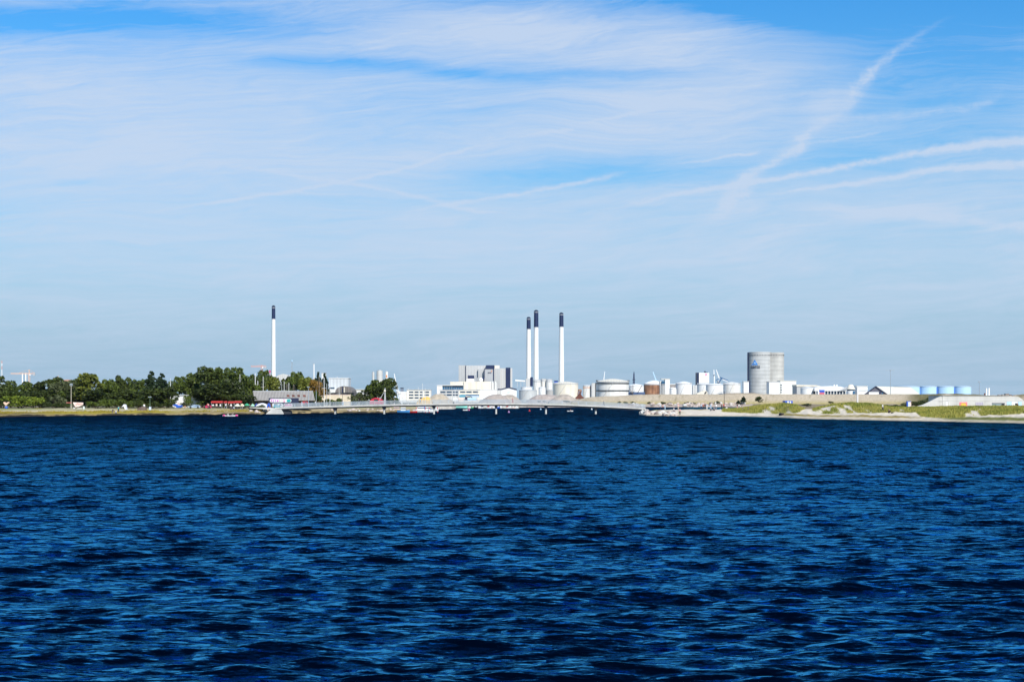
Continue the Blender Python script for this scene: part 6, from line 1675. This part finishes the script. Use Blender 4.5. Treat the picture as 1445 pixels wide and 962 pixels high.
for i, px in enumerate((1048, 1056, 1080, 1112)):
    D = float(edge_right(np.array(float(px))))+17
    t = thing('beach_post', 'short dark marker post along the foot of the first dune', 'post', (X(px,D), D, zr(px,D)), 'marker posts on the first dune')
    MB().cyl(X(px,D), D, zr(px,D)-.2, zr(px,D)+.9, .09, n=8).build('post', TIMBER, t); MB().cyl(X(px,D), D, zr(px,D)+.9, zr(px,D)+1.0, .12, n=8).build('cap', DARK, t)
# ------------------------------------------------------------------ people
J = {}
def skin_chain(name, pts, edges, rad, m, root=0, sub=1):
    me = bpy.data.meshes.new(name); me.from_pydata(pts, edges, []); me.update()
    o = bpy.data.objects.new(name, me); COL.objects.link(o)
    s = o.modifiers.new('skin', 'SKIN'); sl_ = me.skin_vertices[0].data
    for i, r_ in enumerate(rad): sl_[i].radius = (r_, r_)
    sl_[root].use_root = True
    u = o.modifiers.new('sub', 'SUBSURF'); u.levels = sub; u.render_levels = sub
    dg_ = bpy.context.evaluated_depsgraph_get(); dg_.update()
    m2 = bpy.data.meshes.new_from_object(o.evaluated_get(dg_)); m2.name = name
    bpy.data.objects.remove(o); bpy.data.meshes.remove(me)
    m2.materials.clear(); m2.materials.append(m)
    m2.polygons.foreach_set('use_smooth', [True]*len(m2.polygons))
    return m2
def pose(kind):
    """joint positions of a 1.75 m figure facing -y (towards the camera); x to its left"""
    p = dict(pelvis=(0,0,.95), waist=(0,0,1.10), chest=(0,0,1.32), neck=(0,0,1.49), head0=(0,0,1.56), head1=(0,-.02,1.68))
    for s, k in ((-1,'r'),(1,'l')):
        p['sh'+k] = (s*.17,0,1.42); p['el'+k] = (s*.24,.02,1.14); p['wr'+k] = (s*.25,-.08,.90); p['ha'+k] = (s*.24,-.12,.80)
        p['hip'+k] = (s*.09,0,.90); p['kn'+k] = (s*.10,-.02,.48); p['an'+k] = (s*.11,.02,.08); p['to'+k] = (s*.13,-.16,.03)
    if kind == 'walk':
        p['knr'] = (-.09,-.18,.50); p['anr'] = (-.09,-.20,.09); p['tor'] = (-.09,-.36,.05); p['knl'] = (.09,.04,.48); p['anl'] = (.09,.30,.13); p['tol'] = (.09,.16,.03)
        p['elr'] = (-.23,.12,1.16); p['wrr'] = (-.22,.10,.93); p['har'] = (-.21,.07,.84); p['ell'] = (.23,-.06,1.14); p['wrl'] = (.21,-.24,.98); p['hal'] = (.20,-.30,.92)
    if kind == 'bend':
        p.update(waist=(0,-.10,1.05), chest=(0,-.34,1.14), neck=(0,-.50,1.14), head0=(0,-.57,1.13), head1=(0,-.68,1.08))
        for s, k in ((-1,'r'),(1,'l')): p['sh'+k] = (s*.16,-.42,1.10); p['el'+k] = (s*.18,-.46,.82); p['wr'+k] = (s*.12,-.55,.60); p['ha'+k] = (s*.10,-.58,.50)
    if kind == 'sit':
        dz_s = -.80
        for k in ('pelvis','waist','chest','neck','head0','head1'): x_, y_, z_ = p[k]; p[k] = (x_, y_+.10, z_+dz_s)
        for s, k in ((-1,'r'),(1,'l')):
            for j in ('sh','el'): x_, y_, z_ = p[j+k]; p[j+k] = (x_, y_+.08, z_+dz_s)
            p['el'+k] = (s*.25,-.02,.42); p['wr'+k] = (s*.16,-.24,.46); p['ha'+k] = (s*.12,-.32,.46)
            p['hip'+k] = (s*.10,.06,.13); p['kn'+k] = (s*.14,-.34,.46); p['an'+k] = (s*.12,-.48,.08); p['to'+k] = (s*.12,-.64,.04)
    return p
for kd in ('stand','walk','bend','sit'):
    p = pose(kd)
    nm = ['pelvis','waist','chest','neck','head0','head1']+[a+b for b in 'rl' for a in ('sh','el','wr','ha','hip','kn','an','to')]
    ix = {n: i for i, n in enumerate(nm)}; pts = [p[n] for n in nm]
    ed = [('pelvis','waist'),('waist','chest'),('chest','neck'),('neck','head0'),('head0','head1')]
    for k in 'rl': ed += [('chest','sh'+k),('sh'+k,'el'+k),('el'+k,'wr'+k),('wr'+k,'ha'+k),('pelvis','hip'+k),('hip'+k,'kn'+k),('kn'+k,'an'+k),('an'+k,'to'+k)]
    ra = dict(pelvis=.125, waist=.11, chest=.13, neck=.052, head0=.075, head1=.085, sh=.062, el=.042, wr=.030, ha=.036, hip=.088, kn=.058, an=.040, to=.034)
    R_ = [ra.get(n, ra.get(n[:-1], .05)) for n in nm]
    body = skin_chain('body', pts, [(ix[a], ix[b]) for a, b in ed], R_, SKIN)
    def sub(names, edges, rr_, name):
        i2 = {n: i for i, n in enumerate(names)}
        return skin_chain(name, [p[n] for n in names], [(i2[a], i2[b]) for a, b in edges], rr_, WHITE)
    sn_ = ['waist','pelvis','chest','shr','elr','shl','ell']
    shirt = sub(sn_, [('waist','pelvis'),('waist','chest'),('chest','shr'),('shr','elr'),('chest','shl'),('shl','ell')], [.135,.145,.155,.085,.066,.085,.066], 'shirt')
    tn_ = ['pelvis','hipr','knr','anr','hipl','knl','anl']
    trous = sub(tn_, [('pelvis','hipr'),('hipr','knr'),('knr','anr'),('pelvis','hipl'),('hipl','knl'),('knl','anl')], [.150,.108,.076,.060,.108,.076,.060], 'trousers')
    h0, h1 = Vector(p['head0']), Vector(p['head1'])
    hair = skin_chain('hair', [tuple(h0+(h1-h0)*.55+Vector((0,.035,0))), tuple(h1+Vector((0,.02,.025)))], [(0,1)], [.082,.088], HAIR)
    J[kd] = (body, shirt, trous, hair)
def person(px, D, kind, shirt, trous, label, zb=None, rot=0.0, h=1.0, hair=None, group='people by the water'):
    zb = zb if zb is not None else (zr(px, D) if px > 895 else zl(px, D))
    t = thing('person', label, 'person', (X(px,D), D, zb), group)
    t.rotation_euler = (0,0,rot); t.scale = (h,h,h)
    for me, m, n in zip(J[kind], (SKIN, shirt, trous, hair or HAIR), ('body','shirt','trousers','hair')):
        o = bpy.data.objects.new(n, me); link(o, t)
        if n != 'body': o.material_slots[0].link = 'OBJECT'; o.material_slots[0].material = m
    return t
CK = mat('black_cloth', (.015,.015,.02), .8, .15, 6); CN = mat('navy_cloth', (.02,.03,.08), .8, .15, 6); CW = mat('white_cloth', (.78,.78,.76), .8, .05, 6); CT = mat('teal_cloth', (.05,.50,.55), .8, .1, 6)
CG = mat('grey_cloth', (.22,.22,.24), .8, .15, 6); CR = mat('red_cloth', (.50,.05,.06), .8, .1, 6); CB_ = mat('pale_blue_cloth', (.42,.58,.72), .8, .08, 6); CP = mat('pink_cloth', (.70,.38,.36), .8, .1, 6); CS = mat('sand_cloth', (.50,.42,.32), .8, .1, 6)
e = lambda p: float(edge_left(np.array(float(p))))
f = lambda p: float(edge_right(np.array(float(p))))
person(158.8, e(158.8)+1.2, 'bend', CK, CG, 'person in a black top bending over at the water edge on the left bank', rot=.6)
person(163.6, e(163.6)+2.0, 'sit', CW, CG, 'person in white sitting at the water edge between two others', rot=-.3)
person(167.2, e(167.2)+7.5, 'stand', CT, CN, 'person in a turquoise top standing on the yellow bank', rot=2.6, h=1.02)
person(203.4, 404.9, 'sit', CW, CW, 'person in white sitting on top of the upturned brown boat', zb=float(Z(574.0, 404.9)), rot=.4)
SPG = 'people on the sand spit'
person(931.8, 408, 'walk', CB_, CN, 'walker in pale blue at the back of the spit, left of a pair', rot=1.2, group=SPG)
person(935.4, 409, 'walk', CP, CN, 'walker in pink and navy beside the pale blue pair', rot=1.3, group=SPG)
person(938.2, 409, 'walk', CB_, CB_, 'walker in pale blue at the back of the spit, right of a pair', rot=1.2, group=SPG)
person(951.0, f(951)+6, 'walk', CW, CN, 'walker in a white top and navy trousers near the water on the spit', rot=1.4, h=.97, group=SPG)
person(959.4, f(959.4)+1.5, 'stand', CP, CK, 'person in pink and black standing at the very edge of the spit', rot=.2, h=1.04, group=SPG)
person(957.2, f(957.2)+36, 'stand', CP, CS, 'person in pink against the channel at the back of the spit', rot=.5, group=SPG)
for px, kd, a, b, lb, h in [(989.6,'stand',CB_,CN,'standing person in pale blue, left of the dark group on the spit',1.02),(992.4,'stand',CR,CK,'person in red in the dark group on the spit',.98),(994.8,'stand',CK,CK,'tall person all in black in the group on the spit',1.10),(997.6,'stand',CB_,CW,'person in pale blue and white right of the dark group',1.0),
      (1003.0,'walk',CB_,CB_,'lone walker in pale blue midway along the spit back',1.0),(1010.6,'walk',CW,CG,'walker in a white top left of the black clad pair',1.0),(1018.4,'stand',CK,CK,'left of the black clad pair with red tops near the lamp post',1.02),(1021.4,'stand',CR,CK,'person in red and black below the black lamp post',1.06),(1025.4,'sit',CW,CW,'person in white sitting right of the black lamp post',1.0),
      (1040.4,'stand',CK,CP,'person in black at the left end of the first dune',1.0),(1043.0,'stand',CW,CG,'person in white at the left end of the first dune',.95)]:
    person(px, f(px)+37.5, kd, a, b, lb, rot=random.uniform(-1,1), h=h, group=SPG)
person(1003.2, f(1003.2)+24, 'sit', CK, CG, 'person in black sitting on the open sand of the spit', rot=.5, group=SPG)
person(1007.4, f(1007.4)+24, 'sit', CG, CK, 'person in grey sitting beside the one in black on the open sand', rot=-.6, group=SPG)
person(1245.6, f(1245.6)+20, 'walk', CW, CN, 'walker in a white top and dark trousers on the beach below the middle dune', rot=1.2, h=1.05, group='people on the right beach')
person(1254.8, f(1254.8)+19, 'sit', CK, CK, 'person in black sitting on the beach beside the walker', rot=.4, group='people on the right beach')
o = boulder(1259.0, f(1259)+18, .55, 'small brown bag lying beside the seated person in black', WOOD_D, None, 77, name='bag')
person(1436, 384, 'stand', CK, CK, 'figure in black at the door of the concrete building', zb=1.75, rot=.2, group='people on the right beach')
# strollers on the bridge
BG = 'people crossing the footbridge'
for px, a, b, lb in [(556.4,CK,CN,'person in black and navy crossing the bridge above the red boat'),(593.0,CB_,CG,'person in pale blue on the bridge before the orange heap'),(723.4,CR,CR,'person in red on the bridge under the gabled hall'),(852.0,CN,CN,'person in navy on the bridge under the largest tank'),(445.0,CW,CG,'person in a white top near the left end of the bridge'),(484.0,CW,CB_,'person in white on the bridge before the cream wall'),(426.0,CB_,CW,'person in pale blue at the left end of the bridge by the barn')]:
    person(px, BD+2.0, 'walk', a, b, lb, zb=dz_(px)+.60, rot=1.5 if px % 2 > 1 else -1.5, group=BG)
SGp = 'crowd among the red stalls'
for px, a, b, kd, lb in [(318.6,CW,CN,'stand','person in white between the first and second red stalls'),(322.6,CK,CK,'stand','person in black at the left post of the third red stall'),(325.8,CN,CK,'sit','person in navy sitting under the third red stall'),(329.6,CB_,CN,'sit','person in pale blue sitting in front of the third red stall'),(343.6,CW,CK,'stand','person in white beside the pale yellow parasol'),(352.4,CN,CN,'stand','person in navy under the bright green parasol'),
      (292.6,CR,CN,'stand','person in red by the crimson car'),(294.0,CP,CK,'stand','person in pink behind the crimson car'),(381.2,CB_,CN,'stand','person in pale blue at the left end of the billboard'),(251.8,CP,CB_,'stand','person with bare shoulders behind the blue tarpaulin'),(260.8,mat('orange_cloth',(.70,.25,.08),.8,.1,6),CS,'sit','person in orange sitting left of the silver car')]:
    person(px, 435.5 if kd == 'sit' else 438.2, kd, a, b, lb, rot=random.uniform(-.8,.8), group=SGp)

# ------------------------------------------------------------------ boats
def hull(mb, x, y, z, L_, W_, H_, ang=0.0, sheer=.25, n=9):
    cs_, sn_ = math.cos(ang), math.sin(ang); secs = []
    for i in range(n):
        s = i/(n-1); k = (1-abs(2*s-.85)**2.6*.75) if s < .99 else .04
        k = max(.04, min(1, k if s < .5 else (1-((s-.5)/.5)**2.2)**.75+.03)); hh = H_*(1+sheer*(2*s-.8)**2)
        sec = []
        for j in range(7):
            a = math.pi*j/6; q = math.cos(a); d = math.sin(a)
            lx = (s-.5)*L_; ly = q*W_/2*k; lz = hh*(1-d**.7) - .22*d*k
            sec.append((x+lx*cs_-ly*sn_, y+lx*sn_+ly*cs_, z+lz))
        secs.append(sec)
    mb.loft(secs); return mb
def boat(px, D, L_, m, label, kind='motor', cm=WHITE, ang=0.0, group=None, name=None, H_=.8, mast_py=None):
    x = X(px,D); t = thing(name or {'motor':'motor_boat','sail':'sailing_boat','row':'rowing_boat','kayak':'kayak'}[kind], label, 'boat' if kind != 'kayak' else 'kayak', (x, D, 0), group)
    W_ = L_*(.32 if kind != 'kayak' else .14)
    hull(MB(), x, D, 0, L_, W_, H_, ang).build('hull', m, t, True)
    cs_, sn_ = math.cos(ang), math.sin(ang)
    if kind in ('motor','sail'):
        cbn = MB().obox((x-.02*L_*cs_, D-.02*L_*sn_, H_*.9), L_*.38, W_*.6, .75 if kind == 'sail' else 1.15, ang).build('cabin', cm, t)
        MB().obox((x-.02*L_*cs_, D-.02*L_*sn_, H_*.9+(.35 if kind == 'sail' else .55)), L_*.385, W_*.605, .3, ang).build('cabin_window', GLASS, cbn)
    if kind == 'sail':
        zt = Z(mast_py, D) if mast_py else L_*1.25
        MB().cyl(x+.1*L_*cs_, D+.1*L_*sn_, H_*.8, zt, .075, .05, 8).build('mast', WHITE, t)
        MB().bar((x+.1*L_*cs_,D,H_+1.3), (x-.32*L_*cs_,D,H_+1.25), .16).build('boom', CB_ if False else SKYB, t)
        MB().bar((x+.1*L_*cs_,D,zt), (x+.5*L_*cs_,D,H_), .03).bar((x+.1*L_*cs_,D,zt), (x-.5*L_*cs_,D,H_), .03).build('stay', GREYM, t)
    if kind in ('row','kayak'):
        MB().obox((x, D, H_*.75), L_*.14, W_*.75, .08, ang).build('seat', TIMBER if kind == 'row' else BLACKR, t)
    return t
# paddlers off the left bank
D = 372
kb = boat(325.0, D, 4.0, WHITE, 'pink ended kayak with two paddlers off the left bank', 'kayak', H_=.28)
for sx_ in (-1, 1):
    mb = MB(); mb.ell((X(325,D)+sx_*1.62, D, .20), (.42,.30,.24)); mb.build('end_cap', PINK, kb, True)
for dx_, lb, m in ((-.65,'left paddler in white sitting in the pink ended kayak',CW),(.6,'right paddler in grey sitting in the pink ended kayak',CG)):
    t = person(325.0+dx_*F/D, D, 'sit', m, CN, lb, zb=.02, rot=-1.4, h=.85, group='paddlers in the pink ended kayak')
    tp = thing('paddle', 'double paddle held by the '+lb.split(' sitting')[0], 'paddle', (X(325,D)+dx_, D-.25, .55)); MB().bar((X(325,D)+dx_-.2,D-1.1,.30), (X(325,D)+dx_+.15,D+.7,.85), .035).build('shaft', GREYM, tp); MB().obox((X(325,D)+dx_-.2,D-1.15,.12), .05, .35, .2).build('blade', PINK, tp)
D = 520
kb = boat(804.6, D, 2.4*.9, WHITE, 'small white kayak with a pink clad paddler in mid channel', 'kayak', H_=.26)
person(805.0, D, 'sit', CP, CN, 'paddler in pink sitting in the small white kayak', zb=0, rot=-1.4, h=.85, group='kayaker')
D = 560
boat(656.6, D, 1.9, WHITE, 'small white dinghy just beyond the bridge piers', 'row', H_=.4)
for px, D, m, lb in ((661.8,560,mat('pink_buoy',(.72,.20,.35),.5,.1,2),'pink buoy beside the small white dinghy'),(747.2,520,RED,'small red buoy under the bridge right of centre'),(718.0,470,mat('mauve_buoy',(.45,.25,.45),.5,.1,2),'faint mauve buoy under the middle of the bridge'),(835.0,600,WHITE,'white buoy under the right half of the bridge'),(763.0,600,SKYB,'pale blue buoy left of the fifth bridge pier')):
    t = thing('buoy', lb, 'buoy', (X(px,D), D, 0)); mb = MB(); mb.ell((X(px,D),D,.18), (.34,.34,.34)); mb.build('float', m, t, True); MB().cyl(X(px,D), D, .45, .85, .05, n=8).build('top_mark', m, t)
# moored craft behind the bridge's left half
HB = 'boats moored along the inner harbour'
boat(569.4, 470, 4.2, mat('mid_blue_hull', (.06,.26,.55), .5, .1, .6), 'blue hulled boat moored at the rocks under the bridge', 'motor', H_=.7, group=HB)
boat(580.4, 472, 4.0, RED, 'low red open boat right of the blue hulled boat', 'row', H_=.45, group=HB)
boat(594.4, 474, 5.6, WHITE, 'white motor boat between the red striped posts', 'motor', H_=.9, group=HB)
boat(603.6, 476, 4.6, WHITE, 'white motor boat touching the third bridge pier', 'motor', H_=.9, group=HB)
boat(597.8, 486, 5.4, BLUE, 'blue canopied boat behind the white motor boats', 'motor', BLUE, H_=.9, group=HB)
boat(560.0, 486, 5.0, mat('plum_hull', (.25,.08,.20), .5, .1, .6), 'plum coloured boat above the rocks under the bridge', 'motor', PALEP, H_=.9, group=HB)
for px, D in ((587.4,473),(600.4,471),(605.6,473),(617.4,480)):
    t = thing('mooring_post', 'red and white striped mooring post under the bridge', 'post', (X(px,D), D, 0), 'striped mooring posts under the bridge')
    x = X(px,D)
    for k in range(4): MB().cyl(x, D, -.4+k*.75, .35+k*.75, .12, n=10).build('band', RED if k % 2 == 0 else WHITE, t)
for px, top, D, lb in ((593.4,540.6,520,'tall yacht mast above the left end of the orange heap'),(597.6,548,530,'second yacht mast above the orange heap'),(604.4,552,520,'short yacht mast left of the large sand heap'),(587.8,546,540,'slim yacht mast before the long white building'),(573.6,548,530,'slim yacht mast beside the lift house of the long white building')):
    boat(px, D, 7.5, WHITE, 'white sailing yacht with '+lb, 'sail', group='sailing yachts behind the bridge', mast_py=top, H_=.95)
# red boat on the hard with the mast crane
D = 482
rb_ = thing('red_boat', 'red round topped boat laid up below the big leafy tree', 'boat', (X(531,D), D, 1.7))
mb = MB(); mb.pprism([(521.4,570),(541,570),(541.6,566),(538,562.6),(533.6,561.2),(529.4,561),(525,562.4),(521.8,565.4)], D, 2.6); mb.build('hull', mat('boat_red', (.48,.025,.05), .45, .12, .6), rb_)
MB().pb(527.8, 533.4, 563.2, 565.4, D-.06, .1).build('cabin_window', DARK, rb_); mb = MB(); mb.bar((X(522,D),D-.05,Z(565.6,D)), (X(541,D),D-.05,Z(566,D)), .16); mb.build('rubbing_strake', PALEP, rb_)
t = thing('mast_crane', 'small grey mast crane leaning over the red boat', 'crane', (X(543,D), D, 1.7))
mb = MB(); mb.bar((X(542.4,D),D,1.6), (X(543.4,D),D,Z(547.4,D)), .28).bar((X(544.6,D),D,1.6), (X(543.4,D),D,Z(547.4,D)), .22); mb.build('mast', GREYM, t)
mb = MB(); mb.bar((X(543.2,D),D,Z(550.6,D)), (X(535.6,D),D,Z(564.6,D)), .16); mb.build('strut', GREYM, t); mb = MB(); mb.ell((X(543,D),D,Z(551.6,D)), (.4,.4,.45)); mb.build('head', CREAM, t, True)
# white harbour crane and gantry right of the big tree
D = 640
t = thing('harbour_crane', 'tall white lattice boom rising right of the big leafy tree', 'crane', (X(560,D), D, 1.7))
mb = MB(); lattice(mb, (X(564.6,D),D,Z(566,D)), (X(558.6,D),D,Z(540,D)), .9, 10, .22); mb.bar((X(558.6,D),D,Z(540,D)), (X(556.4,D),D,Z(527,D)), .5, .3); mb.build('boom', WHITE, t)
mb = MB(); mb.pprism([(555.6,570),(557.4,570),(560,556.6),(564.6,556.6),(566.4,570),(568,570),(565.6,555),(558.4,555)], D+1, 1.2); mb.build('portal', WHITE, t)
MB().pb(559, 565, 551.8, 555.2, D+.4, 2.6).build('machine_house', WHITE, t); MB().pb(560, 562, 552.6, 554.2, D+.32, .06).build('window', GLASS, t)
# harbour wall, turquoise barge, row of marina boats ----------------------------
D = 652
t = thing('quay_wall', 'pale grey quay wall with piles right of the third bridge pier', 'quay', (X(631,D), D, -1))
MB().pb(621.6, 640.6, 572.8, 579, D, 3).build('wall', mat('quay_concrete', (.40,.38,.35), .85, .15, .4), t); mb = MB(); [mb.pb(a, a+.7, 572.6, 578, D-.3, .25) for a in (623,626.4,629.8,633.2,636.6,639.4)]; mb.build('pile', CONC_P, t)
boat(648.4, 690, 7.6, TURQ, 'long turquoise barge moored beyond the bridge', 'row', H_=1.0, name='barge', group=HB)
D = 690
t = thing('pontoon', 'long low pontoon with the row of moored boats beyond the bridge', 'pontoon', (X(696,D+8), D+8, 0))
MB().pb(660, 733, 573.6, 576.0, D+9, 2.2).build('deck', TIMBER, t); mb = MB(); [mb.cyl(X(a,D+9), D+9, -.5, 2.6, .14, n=8) for a in range(664, 733, 8)]; mb.build('pile', WOOD_D, t)
hulls = [(WHITE,'white',WHITE),(WHITE,'white and red',RED),(BLUE,'blue',WHITE),(CREAM,'cream',WHITE),(mat('black_hull',(.02,.02,.03),.4,.1,.5),'black',WHITE),(GREENP,'green',CREAM),(PALEP,'pale pink',WHITE),(WHITE,'white and navy',NAVY)]
where = ['left of the fourth bridge pier','just left of the fourth bridge pier','seen past the fourth bridge pier','right of the fourth bridge pier']
order = [0,5,4,0,7,3,1,6,0,2,0,3,1,0,6,0]
xs3 = np.linspace(663, 729, 16)
ordn = ['first','second','third','fourth','fifth','sixth','seventh','eighth','ninth','tenth','eleventh','twelfth','thirteenth','fourteenth','fifteenth','last']
for i, (px, k) in enumerate(zip(xs3, order)):
    m, nm_, cm_ = hulls[k]
    boat(px, D+random.uniform(-2,2), random.uniform(2.2,3.3)*.75, m, '%s boat, %s from the left in the marina row beyond the bridge' % (nm_, ordn[i]), 'motor', cm_, ang=random.uniform(-.3,.3), H_=random.uniform(.6,.85), group='boats in the marina row beyond the bridge')
# ------------------------------------------------------------------ air
HZ = MB().box(-3200, 3200, -60, 6500, -2.2, 260)
hzm = bpy.data.materials.new('thin_air'); hzm.use_nodes = True
N = hzm.node_tree.nodes; N.remove(N['Principled BSDF'])
pv = N.new('ShaderNodeVolumePrincipled'); pv.inputs['Color'].default_value = (.72,.84,1.0,1); pv.inputs['Density'].default_value = 1.6e-5; pv.inputs['Anisotropy'].default_value = 0.2
hzm.node_tree.links.new(pv.outputs[0], N['Material Output'].inputs['Volume'])
hz_ = HZ.build('haze', hzm); tag(hz_, kind='stuff')
